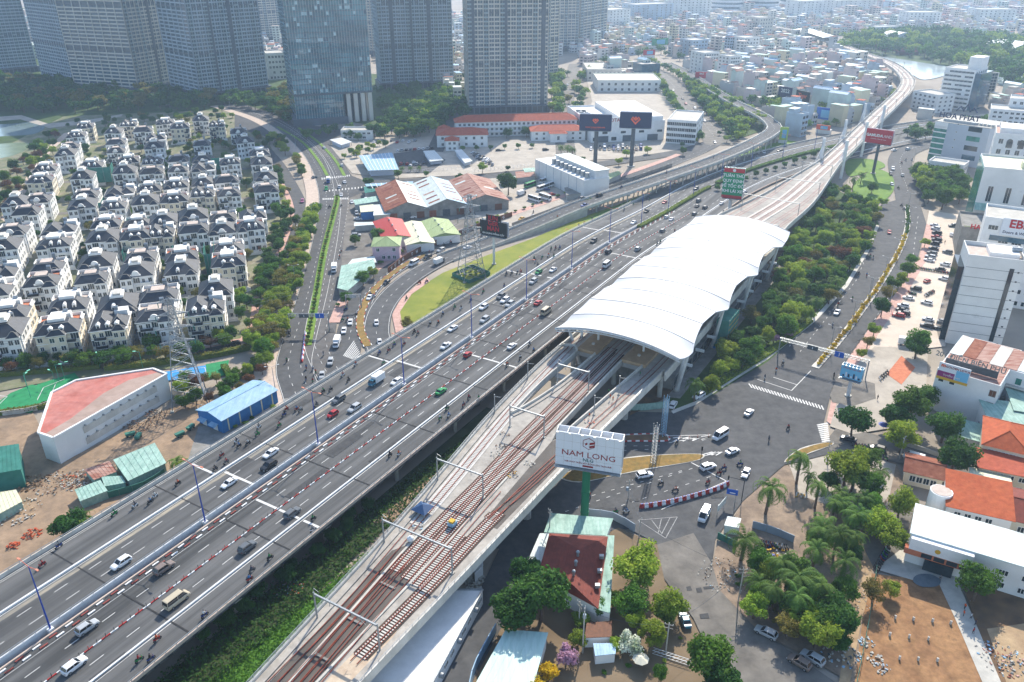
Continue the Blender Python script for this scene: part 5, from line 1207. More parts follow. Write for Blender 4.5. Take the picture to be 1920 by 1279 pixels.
# ribbed long shed with tanks
c,ang,w,h = at_px((1003,333),(1094,376),17,None,292);t = thing('cold_store','tall white blank shed with row of silver tanks on its roof','building',c,ang);h = 11.5
MB().box(-w / 2,w / 2,-8.5,8.5,-.1,h).build('wall','offwhite',t);MB().box(-w / 2 + 12,w / 2 - .5,-1,8.2,h,h + 4).build('upper_hall','white',t);MB().box(-w / 2 + 11.5,w / 2,-1.4,8.6,h + 4,h + 4.4).build('roof','pale_sheet',t)
for k in range(9): x = -w / 2 + 15 + k * (w - 19) / 8;MB().tube((x,-4,h),(x,-4,h + 3),1.2,1.2,10).build('tank','galv',t)
for k in range(6): MB().box(-w / 2 + 5 + k * w / 6.5,-w / 2 + 5.3 + k * w / 6.5,-8.58,-8.5,0,h).build('downpipe','grey_wall',t)
# warehouses: three parallel gables
for k,(fr,bk,wd,ml,mr,lb) in enumerate((((763,378),(741,337),23,'rust','pale_sheet','left warehouse with maroon and pale sheet roof'),((838,372),(808,330),24,'pale_sheet','blue_sheet','middle warehouse with pale patched sheet roof'),((910,364),(876,325),26,'rust_stripe','rust_stripe','right warehouse with rust brown sheet roof'))):
    a,b = G(*fr,9.5),G(*bk,9.5);d_ = (b - a);L_ = d_.length;ang = math.atan2(d_.y,d_.x) - R(90);c = (a + b) / 2;c.z = 0
    t = thing('warehouse',lb,'warehouse',c,ang);MB().box(-wd / 2,wd / 2,-L_ / 2,L_ / 2,-.1,5).build('wall','concrete_dk',t);gable(t,wd,L_,5.15,4.3,[ml,mr],.5,wall='concrete_dk')
    for j in range(3): MB().box(-wd / 2 + 2 + j * wd / 3.2,-wd / 2 + 6 + j * wd / 3.2,-L_ / 2 - .1,-L_ / 2 - .02,.1,3.6).build('gate',('rust','steel_dk','wood')[j],t)
    for sg in (-1,1):
        for j in range(6):
            y = -L_ / 2 + L_ * (j + .5) / 6;x = wd * .26 * sg
            mb = MB();s_ = 4.3 / (wd / 2 + .5)
            mb.add([(x - 3 * sg,y - 1,5.15 + 4.3 - abs(x - 3 * sg) * s_ + .06),(x + 3 * sg,y - 1,5.15 + 4.3 - abs(x + 3 * sg) * s_ + .06),(x + 3 * sg,y + 1,5.15 + 4.3 - abs(x + 3 * sg) * s_ + .06),(x - 3 * sg,y + 1,5.15 + 4.3 - abs(x - 3 * sg) * s_ + .06)],[(0,1,2,3) if sg > 0 else (3,2,1,0)])
            mb.build('roof_sheet',('rust','pale_sheet','rust_stripe','maroon_roof')[(j * 3 + k + sg) % 4],t)
for lb,fr,bk,wd,h,rh,m in (('bright red sheet roof between sheds and pink house',(746,440),(726,407),14,4.5,1.8,'red_roof'),('cream sheet roofed shed by the ramp',(788,452),(772,414),13,4,1.4,'cream_roof'),('olive green sheet roofed shed by the ramp',(834,436),(812,408),15,4,1.8,'green_roof')):
    a,b = G(*fr,h + rh),G(*bk,h + rh);d_ = b - a;L_ = d_.length;c = (a + b) / 2;c.z = 0;t = thing('sheet_roof_shed',lb,'shed',c,math.atan2(d_.y,d_.x) - R(90))
    MB().box(-wd / 2,wd / 2,-L_ / 2,L_ / 2,-.1,h).build('wall','offwhite',t);gable(t,wd,L_,h,rh,m,.5,wall='green_roof')
    for j in range(3): MB().sphere((0,-L_ * .3 + j * L_ * .3,h + rh + .3),.5).build('roof_vent','galv',t)
t,w,h = house('pink two storey house with pale green hipped roof',(700,490),(750,489),12,7.2,'hip','green_roof',dm('pink_wall','#c8a9b4','#d3b8c2',.2,.8),2.6,2,4)
for lb,pp,z,m in (('turquoise patched sheet roof at the loop street',[(640,498),(700,486),(704,500),(652,545),(632,540)],3.6,'green_sheet'),('pale blue sheet roof beside the pink house',[(660,486),(702,480),(706,492),(650,498)],3.4,'pale_sheet'),('blue shack with white flat roof',[(674,386),(700,383),(702,396),(676,398)],4.5,'cream_roof'),('white flat roof shed beside the left warehouse',[(700,384),(728,382),(732,402),(700,404)],4.2,'pale_sheet'),('teal sheet roofed shack by the avenue',[(662,375),(714,366),(718,376),(666,384)],4,'green_sheet'),('dark green awning shack by the avenue',[(682,350),(712,348),(714,358),(684,362)],4,'teal_net'),('white canopy roof in front of warehouses',[(766,390),(796,387),(800,396),(770,399)],3.2,'white'),('long white sheet roof behind the pink house yard',[(664,417),(702,416),(704,421),(664,424)],3,'pale_sheet'),('rusty lean-to in the bus yard',[(966,322),(1000,320),(1004,330),(968,334)],3.4,'rust_stripe'),('pale tin shack under the yard tree',[(938,334),(966,330),(968,338),(942,342)],3,'green_sheet'),('turquoise roof in the bus yard',[(980,316),(1002,314),(1006,321),(984,323)],3.6,'green_sheet'),('grey shack at the foot of the white shed',[(1058,352),(1092,346),(1094,362),(1062,366)],3.4,'concrete_dk'),('green sheet lean-to right of the white shed',[(1118,332),(1160,320),(1166,326),(1122,344)],3,'green_roof')):
    q = pxs(pp,z);c = sum(q,Vector()) / len(q);t = thing('sheet_roof_shed',lb,'shed');MB().prism([c + (p - c) * .93 for p in q],-.1,z - .1).build('wall','blue_wall' if 'blue shack' in lb else 'concrete',t);MB().prism(q,z - .12,z).build('roof',m,t)
    mb = MB()
    for i in range(1,7): mb.beam(q[0].lerp(q[1],i / 7) + Vector((0,0,.03)),q[-1].lerp(q[-2],i / 7) + Vector((0,0,.03)),.12,.08)
    mb.build('roof_ribs',m,t)
# ================= VEGETATION =================
nr = np.random.default_rng(11)
def leaf_cloud(centers,radii,n,size,seed,flat=.75,out=.35):
    """n leaf faces spread over the outer shells of several clumps"""
    g = np.random.default_rng(seed);k = len(centers);idx = g.integers(0,k,n);C = np.array(centers)[idx];Rr = np.array(radii)[idx]
    d = g.normal(size=(n,3));d /= np.linalg.norm(d,axis=1)[:,None]
    rad = Rr * (g.random(n) ** .4);p = C + d * rad[:,None] * np.array([1,1,flat])
    nn = d * out + g.normal(size=(n,3)) * .5 + np.array([0,0,.35]);nn /= np.linalg.norm(nn,axis=1)[:,None]
    a = np.cross(nn,g.normal(size=(n,3)));a /= np.linalg.norm(a,axis=1)[:,None];b = np.cross(nn,a)
    s = size * (.6 + .8 * g.random(n))[:,None];a *= s;b *= s * .62
    V = np.stack([p - a,p + b * .9,p + a,p - b],1).reshape(-1,3);F = np.arange(4 * n).reshape(-1,4)
    return V,F
def np_mesh(name,V,F,m):
    me = bpy.data.meshes.new(name);me.vertices.add(len(V));me.vertices.foreach_set('co',V.astype(np.float32).ravel())
    n = F.shape[1];me.loops.add(F.size);me.loops.foreach_set('vertex_index',F.astype(np.int32).ravel());me.polygons.add(len(F));me.polygons.foreach_set('loop_start',np.arange(0,F.size,n,dtype=np.int32));me.polygons.foreach_set('loop_total',np.full(len(F),n,dtype=np.int32))
    me.update(calc_edges=True);me.validate()
    for q in (m if isinstance(m,(list,tuple)) else [m]): me.materials.append(M[q] if isinstance(q,str) else q)
    return me
def trunk_mesh(h,r,seed,limbs=5,spread=2.4):
    g = random.Random(seed);mb = MB();top = Vector((g.uniform(-.3,.3),g.uniform(-.3,.3),h));mid = Vector((g.uniform(-.2,.2),g.uniform(-.2,.2),h * .5))
    mb.tube((0,0,-.2),mid,r,r * .75,7,cap=False);mb.tube(mid,top,r * .75,r * .5,7,cap=False);ends = []
    for i in range(limbs):
        a = 2 * math.pi * i / limbs + g.uniform(-.4,.4);e = mid.lerp(top,g.uniform(.4,1)) ;t = e + Vector((math.cos(a) * spread * g.uniform(.6,1),math.sin(a) * spread * g.uniform(.6,1),g.uniform(.8,2.2)))
        mb.tube(e,t,r * .42,r * .15,5,cap=False);ends.append(t)
        t2 = t + Vector((math.cos(a + .6) * .9,math.sin(a + .6) * .9,.7));mb.tube(t,t2,r * .16,r * .06,4,cap=False)
    return mb,ends
TREES = {}
def make_tree(key,name,leaf,n,size,seed,crown_r=4.0,h=3.2,clumps=14,flat=.75,sparse=1.0):
    t = bpy.data.objects.new(name,None);COL.objects.link(t);g = random.Random(seed);mb,ends = trunk_mesh(h,.26,seed,6,crown_r * .55)
    mb.build('trunk','bark',t,True);cs,rs = [],[]
    for i in range(clumps):
        a = g.uniform(0,2 * math.pi);rr = crown_r * .66 * math.sqrt(g.random());z = h + 1.0 + g.uniform(-.6,1.0) * crown_r * .5 * (1 - (rr / crown_r) ** 2 * .6)
        cs.append((math.cos(a) * rr,math.sin(a) * rr,z));rs.append(crown_r * g.uniform(.24,.42))
    for e in ends: cs.append(tuple(e));rs.append(crown_r * .3)
    V,F = leaf_cloud(cs,rs,n,size,seed,flat);me = np_mesh('crown',V,F,leaf);link('crown',me,t);TREES[key] = t
for j in range(3):
    make_tree('a%d' % j,'broadleaf_tree','leaf_a',5000,.23,20 + j,clumps=15 + 2 * j)
    make_tree('b%d' % j,'light_leafed_tree','leaf_b',4600,.23,40 + j,clumps=14 + 2 * j)
    make_tree('c%d' % j,'dark_leafed_tree','leaf_c',5200,.24,60 + j,clumps=17 + 2 * j)
for j in range(2):
    make_tree('d%d' % j,'dry_tree','leaf_d',2400,.21,80 + j,clumps=12);make_tree('e%d' % j,'brown_tree','leaf_e',2800,.21,90 + j,clumps=13)
make_tree('y0','flowering_tree','yellow_leaf',1500,.26,7,crown_r=3,h=1.6,clumps=12);make_tree('p0','flowering_tree','pink_leaf',1500,.26,8,crown_r=3,h=1.8,clumps=12);make_tree('w0','flowering_tree','white_leaf',1600,.26,9,crown_r=3.2,h=1.8,clumps=12)
def make_shrub(key,name,leaf,n,seed,r=1.0,z=.8,size=.2):
    t = bpy.data.objects.new(name,None);COL.objects.link(t);g = random.Random(seed)
    mb = MB()
    for i in range(5): a = i * 1.26;mb.tube((0,0,-.1),(math.cos(a) * r * .5,math.sin(a) * r * .5,z),.05,.02,4,cap=False)
    mb.build('stem','bark',t)
    V,F = leaf_cloud([(g.uniform(-.5,.5) * r,g.uniform(-.5,.5) * r,z * g.uniform(.7,1.2)) for _ in range(7)],[r * .5] * 7,n,size,seed);link('crown',np_mesh('crown',V,F,leaf),t);TREES[key] = t
make_shrub('sy','flowering_shrub','yellow_leaf',260,3);make_shrub('sg','shrub','leaf_a',260,4);make_shrub('sb','shrub','leaf_b',260,5);make_shrub('sd','shrub','leaf_d',220,6)
def make_palm(key,seed,h=6.0,nf=25,L=4.7):
    t = bpy.data.objects.new('palm_tree',None);COL.objects.link(t);g = random.Random(seed);mb = MB();pts = [Vector((math.sin(i * .3) * .15,math.cos(i * .4) * .12 - .12,h * i / 6)) for i in range(7)]
    for a,b in zip(pts,pts[1:]): mb.tube(a,b,.34,.28,8,cap=False)
    mb.build('trunk','bark',t,True);top = pts[-1];fr = MB()
    for i in range(nf):
        a = i * 2.399;e = g.uniform(-.45,1.1);ln = L * g.uniform(.85,1.1);d = Vector((math.cos(a),math.sin(a),0));sd_ = Vector((-d.y,d.x,0));prev = top.copy()
        for k in range(9):
            nx_ = prev + d * math.cos(e) * ln / 9 + Vector((0,0,math.sin(e) * ln / 9));e -= .2 + .03 * k;wl_ = (.2,.5,.62,.66,.62,.55,.45,.32,.18)[k]
            for sg in (-1,1):
                tip = nx_ + sd_ * sg * wl_ - Vector((0,0,.38 * wl_)) + d * .15;t2 = prev.lerp(nx_,.5) + sd_ * sg * wl_ - Vector((0,0,.38 * wl_)) + d * .1
                fr.add([prev,prev.lerp(nx_,.42),t2],[(0,1,2)]);fr.add([prev.lerp(nx_,.5),nx_,tip],[(0,1,2)])
            prev = nx_
    fr.build('crown','palm_leaf',t);TREES[key] = t
for j in range(3): make_palm('palm%d' % j,100 + j,(6.0,7.2,4.6)[j])
FAR = []     # trees too far off and too many to pick apart: joined into one mass at the end
def plant(key,p,s,label,group,name_cat='tree',zs=1.0):
    k = key if key in TREES else key + str(rnd.randrange(3 if key in 'abc' or key == 'palm' else 2))
    p = Vector((p[0],p[1],p[2] if len(p) > 2 else 0));return put(TREES[k],USED,(p.x,p.y,p.z),rnd.uniform(0,6.28),label,name_cat,group,(s * rnd.uniform(.9,1.1),s * rnd.uniform(.9,1.1),s * zs * rnd.uniform(.9,1.1)))
def inside(p,poly):
    x,y = p;c = False;n = len(poly)
    for i in range(n):
        (x0,y0),(x1,y1) = poly[i],poly[i - 1]
        if (y0 > y) != (y1 > y) and x < (x1 - x0) * (y - y0) / (y1 - y0) + x0: c = not c
    return c
def fill(poly,n,mind,kinds,smin,smax,label,group,avoid=(),z=0,tries=4000,zs=1.0,far=False):
    W_ = [G(*q) for q in poly];pw = [(p.x,p.y) for p in W_];xs = [p[0] for p in pw];ys = [p[1] for p in pw];got = [];k = 0
    while len(got) < n and k < tries:
        k += 1;p = (rnd.uniform(min(xs),max(xs)),rnd.uniform(min(ys),max(ys)))
        if not inside(p,pw) or any((p[0] - q[0]) ** 2 + (p[1] - q[1]) ** 2 < mind ** 2 for q in got): continue
        if any((p[0] - q[0]) ** 2 + (p[1] - q[1]) ** 2 < q[2] ** 2 for q in avoid): continue
        got.append(p);kd = rnd.choice(kinds)
        if far: FAR.append((kd,p,rnd.uniform(smin,smax)));continue
        lb = {'a': 'green leafy tree','b': 'light green tree','c': 'dark green tree','d': 'olive dry tree','e': 'brown leafed tree','palm': 'palm tree','palm2': 'young palm','p0': 'pink flowering tree','y0': 'yellow flowering tree','sg': 'round green shrub','sb': 'light green shrub','sd': 'olive shrub','sy': 'yellow flowering shrub','w0': 'white flowering tree'}[kd]
        plant(kd,(*p,z),rnd.uniform(smin,smax),lb + ' ' + label,group,'shrub' if kd[0] == 's' else 'tree',zs)
    return got
fill([(1478,478),(1545,352),(1600,375),(1636,396),(1642,425),(1618,478),(1555,570),(1436,672),(1330,740),(1275,768),(1290,748),(1345,690),(1440,560)],140,5.0,['a','a','b','b','c','b','d','e','palm','palm','b','a'],.8,1.3,'in the belt beside the station','trees in the belt beside the station')
for x,y in ((1480,640),(1505,628)): plant('p0',G(x - 30,y + 5),1.0,'pink flowering tree at the belt edge','trees in the belt beside the station')
fill([(470,650),(500,600),(530,520),(560,440),(585,400),(597,405),(575,480),(545,590),(527,660),(500,690)],60,4.0,['b','d','d','a','b','b'],.8,1.25,'on the verge beside the avenue','verge trees beside the avenue')
fill([(500,268),(545,300),(575,350),(575,330),(555,290),(515,255)],16,5,['b','d','a'],.8,1.1,'on the verge at the avenue bend','verge trees at the avenue bend')
va = [(p[0],p[1],8.0) for p in [(G(x,y,11).x,G(x,y,11).y) for x,y in VP]]
fill([(-10,700),(110,705),(330,680),(470,620),(520,540),(560,420),(540,330),(480,250),(430,210),(130,225),(60,330),(0,430)],280,3.6,['a','b','c','d','a','c','sg','c'],.5,.95,'in the villa gardens','garden trees among the villas',va,tries=9000)
fill([(400,600),(500,560),(548,420),(520,320),(505,330),(520,420),(480,540),(420,580)],40,4.5,['a','c','b','c'],.7,1.0,'along the villa street','street trees beside the villas',va)
fill([(-60,690),(110,690),(330,668),(440,640),(446,650),(330,680),(110,700),(-60,705)],30,4.5,['a','d','e','c'],.6,.95,'in front of the nearest villas','street trees in front of the villas')
fill([(-260,235),(0,212),(130,214),(300,208),(440,204),(540,212),(500,190),(400,185),(330,178),(220,165),(100,155),(-200,140)],330,6.0,['a','c','c','a','d'],1.2,2.0,'in the park below the towers','park trees below the towers',far=True)
fill([(-60,420),(10,340),(60,285),(100,255),(128,250),(110,275),(70,325),(30,385),(-30,450)],34,6,['a','b','d','c','e'],.8,1.2,'in the park left of the villas','park trees left of the villas')
fill([(690,260),(720,238),(760,215),(800,190),(858,176),(868,190),(826,245),(800,262),(740,262)],90,5,['a','c','c','b'],1.1,1.8,'between the towers and the red roofs','trees between towers and red roofs',far=True)
fill([(560,262),(600,244),(700,245),(730,262),(660,268)],14,7,['c','a'],.8,1.2,'below the glass tower','trees below the glass tower',far=True)
fill([(1032,214),(1036,150),(1050,140),(1052,190),(1050,225)],26,6,['a','b','c'],1.1,1.6,'along the street beside the patterned tower','street trees beside the patterned tower',far=True)
fill([(1076,250),(1076,160),(1092,140),(1098,180),(1090,245)],18,6,['a','b','c'],1.0,1.4,'beside the white showroom','street trees beside the showroom',far=True)
fill([(1305,195),(1345,238),(1375,262),(1425,243),(1432,232),(1395,208),(1340,176),(1285,155)],60,7,['a','b','c','b'],1.1,1.7,'inside the flyover bend','trees inside the flyover bend',far=True)
fill([(1440,205),(1475,250),(1520,248),(1500,225),(1460,195)],14,7,['a','c','b'],1.2,1.7,'behind the flyover bend','trees behind the flyover bend',far=True)
fill([(1712,330),(1745,335),(1800,345),(1800,400),(1745,392),(1720,360)],22,7,['a','c','a','b'],1.2,1.8,'below the grey blue slab building','trees below the grey blue slab')
fill([(1690,255),(1760,240),(1860,232),(1860,244),(1760,256),(1700,272)],20,7,['a','c'],1.0,1.5,'beside the far street','trees beside the far street',far=True)
for x,y,s,k,lb in ((1195,1062,1.65,'b','big round bright tree right of the maroon roof'),(1015,1120,1.9,'c','biggest dark tree covering the maroon roof corner'),(985,1080,1.3,'c','dark tree left of the maroon roof'),(965,1150,1.5,'c','dark tree above the turquoise sheet roof'),(1185,1130,1.15,'a','olive green tree below the big round tree'),(1252,1135,1.15,'b','light green tree at the street edge by the gardens'),(1182,1200,1.0,'w0','white flowering tree beside the brown hut'),(1222,1190,.9,'b','small bright tree beside the white flowering tree'),(1062,1224,.95,'p0','pink flowering tree beside the utility poles'),(1028,1250,.9,'y0','yellow flowering tree right of the turquoise roof'),(1002,1282,.95,'y0','yellow flowering tree at the bottom edge'),(1330,1240,1.35,'a','round green tree at the bottom beside the worn street'),(1352,1282,1.1,'c','dark tree at the bottom edge beside the worn street'),
                    (1590,880,1.6,'b','big bright tree at the palm lot corner'),(1602,795,1.5,'c','dark tree under the small blue billboard'),(1705,765,1.6,'a','tall tree left of the white blank wall'),(1680,785,1.3,'c','dark tree left of the tall crossroads tree'),(1730,745,1.3,'a','tree tucked against the billboard wall'),(1694,820,1.5,'b','bright green tree beside the concrete pole'),(1772,800,1.5,'c','dark tree in front of the white blank wall'),(1790,858,1.6,'c','wide dark tree above the shaded street'),(1690,945,1.15,'b','yellow green tree beside the school'),(1652,985,1.25,'b','yellow green tree at the dirt track'),(1672,1010,1.1,'b','light tree left of the school front'),(1832,1098,1.25,'a','round dense tree in front of the school'),(1640,1112,.9,'d','thin tree at the soil plot corner'),(1672,1105,.6,'b','small tree on the soil plot'),(1722,645,1.3,'a','tree over the parked truck'),(1720,655,1.1,'c','tree behind the parked truck'),(1560,1150,1.35,'c','dark tree at the lower end of the palm lot'),(1535,1185,1.3,'b','bright tree above the parked cars'),(1480,1175,1.0,'d','olive tree near the first parked car'),(1505,1150,1.1,'a','green tree in the middle of the palm lot'),(1415,1140,.9,'b','small tree by the leaning post'),
                    (1710,487,.8,'a','small tree beside the upper car park row'),(1704,505,1.0,'a','round tree at the car park kerb'),(1692,525,.9,'b','light tree at the car park kerb'),(1676,532,1.0,'a','tree at the middle of the car park kerb'),(1664,552,.9,'d','olive tree at the car park kerb'),(1655,577,1.1,'c','round dark tree beside the red parked car'),(1640,618,.8,'b','tree at the forecourt kerb'),(1628,640,.8,'d','thin tree at the forecourt kerb'),(1735,455,.7,'b','small tree at the top of the car park'),(1615,665,.6,'b','small tree beside the forecourt lane'),(765,608,.8,'d','bare olive tree on the grass verge tip'),(953,345,1.9,'c','big round tree in the bus yard'),(1105,380,.9,'a','shrubby tree at the foot of the white shed'),(1636,352,1.0,'a','tree on the lawn below the red billboard'),(1655,378,.9,'b','tree at the lawn tip'),(1615,335,.9,'palm','palm on the lawn below the red billboard'),(1600,345,1.0,'palm','palm left of the lawn'),(130,985,1.25,'c','dark bush tree by the highway parapet'),(160,975,.8,'palm','banana plant by the highway parapet'),(330,870,.8,'palm','palm beside the turquoise shed'),(352,880,.9,'b','yellow green tree beside the turquoise shed'),(150,1000,.8,'b','light shrub tree at the highway parapet'),(650,560,.8,'a','tree at the turquoise roof corner'),(680,522,.9,'a','tree below the pink house'),(700,510,.8,'b','light tree below the pink house'),(708,440,1.0,'a','tree left of the pink house'),(665,450,.8,'a','tree at the yard wall of the avenue')):
    plant(k,G(x,y,3.5 * s).xy.to_3d(),s,lb,None)
for i,(x,y,s) in enumerate(((1500,872,1.15),(1442,925,1.2),(1396,1008,1.25),(1545,985,1.3),(1500,1085,1.3),(1588,925,1.0),(1604,975,1.05),(1580,1060,1.1),(1428,1085,1.1),(1465,1065,1.1),(1570,1010,1.1),(1530,1035,1.0),(1620,935,.9),(1600,900,.9),(1452,1110,1.0),(1540,1110,1.1),(1490,1130,1.0),(1600,1020,.9),(1516,900,.7),(1575,945,.9))):
    plant('palm',G(x,y,5.5 * s).xy.to_3d(),s * 1.08,'palm tree in the palm lot','palms in the palm lot')
fill([(1370,1080),(1420,1080),(1560,1120),(1600,1100),(1580,1230),(1480,1190),(1390,1130)],44,2.6,['sg','sb','sd','a','c','b'],.7,1.2,'under the palms','undergrowth of the palm lot')
for i in range(int(MED.L / 2.1)):
    s = 1 + i * 2.1;far = MED.pt(s).y > 380
    plant('sg' if far else 'sy',MED.pt(s,rnd.uniform(-.3,.3),.25),rnd.uniform(.9,1.25),'green shrub on the curved median' if far else 'yellow flowering shrub on the curved median','shrubs on the curved median','shrub')
for i in range(int(AMED.L / 3.2)): plant('sg' if i % 3 else 'sd',AMED.pt(2 + i * 3.2,0,.25),rnd.uniform(.8,1.1),'clipped shrub on the avenue median','shrubs on the avenue median','shrub')
for i in range(30): plant(rnd.choice(['sg','sb']),FRO.pt(60 + i * 7.5,-8.2,.14),rnd.uniform(1.0,1.6),'street shrub along the frontage wall','street shrubs along the frontage','shrub')
for i in range(12): plant('a',G(1345 + i * 18,352 - i * 6.2 + 6),rnd.uniform(.5,.7),'small round tree on the highway hedge','hedge trees on the far highway median')
for i in range(6): plant('a',G((868 + 26 * i),284 - 1.2 * i),.55,'lollipop tree on the forecourt','forecourt trees')
for x,y in ((905,262),(950,260),(988,258),(1078,258)): plant('c',G(x,y),1.2,'big clipped tree before the red roofed office','forecourt trees')
for x,y in ((1052,290),(1064,294),(1073,290)): plant('palm',G(x,y),1.0,'palm on the forecourt lawn','forecourt palms')
for i in range(7): plant('palm2',G(690 + 16 * i,322),.6,'small palm along the compound fence','compound fence palms')
# hedges: leafy strips, each a thing with one crown nobody could count leaf by leaf
def hedge(label,P_,s0,s1,o,w,h,leaf,dens=14):
    t = thing('hedge',label,'hedge',P_.pt(s0,o));cs = [];n = int((s1 - s0) * dens * w * .9);g = np.random.default_rng(len(label));S_ = s0 + (s1 - s0) * g.random(n)
    core = MB();P_.wall(s0,s1,o - w * .42,o + w * .42,-.05,h * .85,5,core);inv = -P_.pt(s0,o)
    core.v = [tuple(Vector(v) + inv) for v in core.v];core.build('core','ditch' if 'ditch' in label else 'hedge',t)
    C = np.array([P_.pt(s,o + (g.random() - .5) * w,h * (.45 + .6 * g.random())) + inv for s in S_]);d = g.normal(size=(n,3));d /= np.linalg.norm(d,axis=1)[:,None];a = np.cross(d,g.normal(size=(n,3)));a /= np.linalg.norm(a,axis=1)[:,None];b = np.cross(d,a);sz = .3
    V = np.stack([C - a * sz,C + b * sz * .6,C + a * sz,C - b * sz * .6],1).reshape(-1,3);stuff(link('leaves',np_mesh('leaves',V,np.arange(4 * n).reshape(-1,4),leaf),t))
a0 = HW.near(G(1185,434,2));a1 = HW.near(G(1330,352,.4));hedge('clipped hedge on the highway median past the station',HW,a0,a1,0.2,2.4,1.5,'leaf_b')
hedge('second clipped hedge on the highway median near the far viaduct',HW,a1 + 10,a1 + 200,0,3,1.6,'leaf_a')
P_ = Path(pxs([(1330,745),(1400,700),(1470,655),(1530,606)]));hedge('low hedge along the curved boulevard kerb',P_,0,P_.L,-2.5,3.2,1.1,'leaf_b')
P_ = Path(pxs([(0,700),(110,692),(190,684)]));hedge('clipped hedge behind the sports courts',P_,0,P_.L,2,2.2,1.8,'leaf_d')
P_ = Path(pxs([(200,688),(300,678),(400,664),(466,650)]));hedge('clipped hedge along the villa road',P_,0,P_.L,2,2.6,2,'leaf_d')
P_ = Path(pxs([(0,772),(60,764),(96,756)]));hedge('clipped hedge in front of the sports courts',P_,0,P_.L,2,2.2,1.6,'leaf_d')
P_ = Path(pxs([(420,690),(440,712),(470,700),(478,676)]));hedge('hedge round the small white kiosk',P_,0,P_.L,0,2.4,1.8,'leaf_a')
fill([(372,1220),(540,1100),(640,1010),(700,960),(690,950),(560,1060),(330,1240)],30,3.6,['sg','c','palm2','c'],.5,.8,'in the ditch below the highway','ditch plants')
# grass blades on field: one uncountable mat
def turf(name,pts,n,leaf,size,h,label='rank green field plants between highway and viaduct'):
    xs = [p.x for p in pts];ys = [p.y for p in pts];pw = [(p.x,p.y) for p in pts];g = random.Random(5);C = []
    while len(C) < n:
        p = (g.uniform(min(xs),max(xs)),g.uniform(min(ys),max(ys)))
        if inside(p,pw): C.append((p[0],p[1],g.uniform(.05,h)))
    C = np.array(C);q = np.random.default_rng(6);d = q.normal(size=(n,3)) * .6 + np.array([0,0,.6]);d /= np.linalg.norm(d,axis=1)[:,None];a = np.cross(d,q.normal(size=(n,3)));a /= np.linalg.norm(a,axis=1)[:,None];b = np.cross(d,a)
    V = np.stack([C - a * size,C + b * size * .5,C + a * size,C - b * size * .5],1).reshape(-1,3);o = link(name,np_mesh(name,V,np.arange(4 * n).reshape(-1,4),leaf));o['kind'] = 'stuff';o['label'] = label;o['category'] = 'plants'
turf('field_plants',[SO(30,-107),SO(80,-107.5),SO(118,-104.5),SO(128,-99),SO(60,-89),SO(30,-89)],14000,'leaf_a',.34,.8)

fill([(1560,880),(1640,880),(1650,960),(1630,1030),(1580,1080),(1530,1050),(1520,960)],16,5,['a','c','palm','palm'],.8,1.1,'in the middle of the palm lot','trees in the middle of the palm lot')
fill([(1100,1110),(1240,1110),(1290,1200),(1280,1279),(1160,1279),(1060,1240)],16,4,['sg','sb','a','b'],.5,.8,'in the gravel garden','garden plants by the worn street')
fill([(380,840),(460,790),(520,765),(545,752),(500,770),(400,850)],5,3,['sg','sb'],.8,1.2,'beside the blue shed','shrubs by the blue shed')
fill([(318,770),(345,720),(420,715),(480,690),(515,720),(470,745),(400,760)],26,3.4,['a','d','b','sg','e'],.5,.9,'round the pylon by the blue shed','bushes round the shed pylon')
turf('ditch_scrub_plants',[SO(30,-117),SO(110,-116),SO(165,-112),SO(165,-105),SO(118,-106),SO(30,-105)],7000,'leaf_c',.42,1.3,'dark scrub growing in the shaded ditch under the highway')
for i in range(22): plant(rnd.choice(['a','c','b']),NST.pt(12 + i * 18,-8 if i % 3 else 8),rnd.uniform(.55,.95),'street tree along the warehouse street','trees along the warehouse street')
fill([(640,300),(700,272),(740,276),(700,285),(670,300)],10,6,['a','c','b'],.6,.9,'in the compound corner','trees in the compound corner')
# ================= VEHICLES AND RIDERS =================
def loft(mb,secs,mi=0,capm=None):
    """secs: rings of equal length"""
    n = len(secs[0]);vs = [p for s in secs for p in s];fs = []
    for i in range(len(secs) - 1):
        for j in range(n): fs.append((i * n + j,(i + 1) * n + j,(i + 1) * n + (j + 1) % n,i * n + (j + 1) % n))
    mb.add(vs,fs,mi);k = len(mb.v) - len(vs);c = mi if capm is None else capm
    mb.f.append(tuple(k + i for i in range(n)));mb.m.append(c);mb.f.append(tuple(k + (len(secs) - 1) * n + i for i in range(n - 1,-1,-1)));mb.m.append(c)
def body_ring(x,hw,z0,z1,top=None):
    t = top if top is not None else hw * .86
    return [(x,-hw * .9,z0),(x,-hw,z0 + .2),(x,-hw,z1 - .2),(x,-t,z1),(x,t,z1),(x,hw,z1 - .2),(x,hw,z0 + .2),(x,hw * .9,z0)]
CARS = {}
WH = {}
def wheel_mesh(r):
    if r not in WH: WH[r] = MB().tube((0,-.11,0),(0,.11,0),r,r,14,0).tube((0,-.13,0),(0,.13,0),r * .58,r * .58,10,1).mesh('wheel',['tyre','hub'])
    return WH[r]
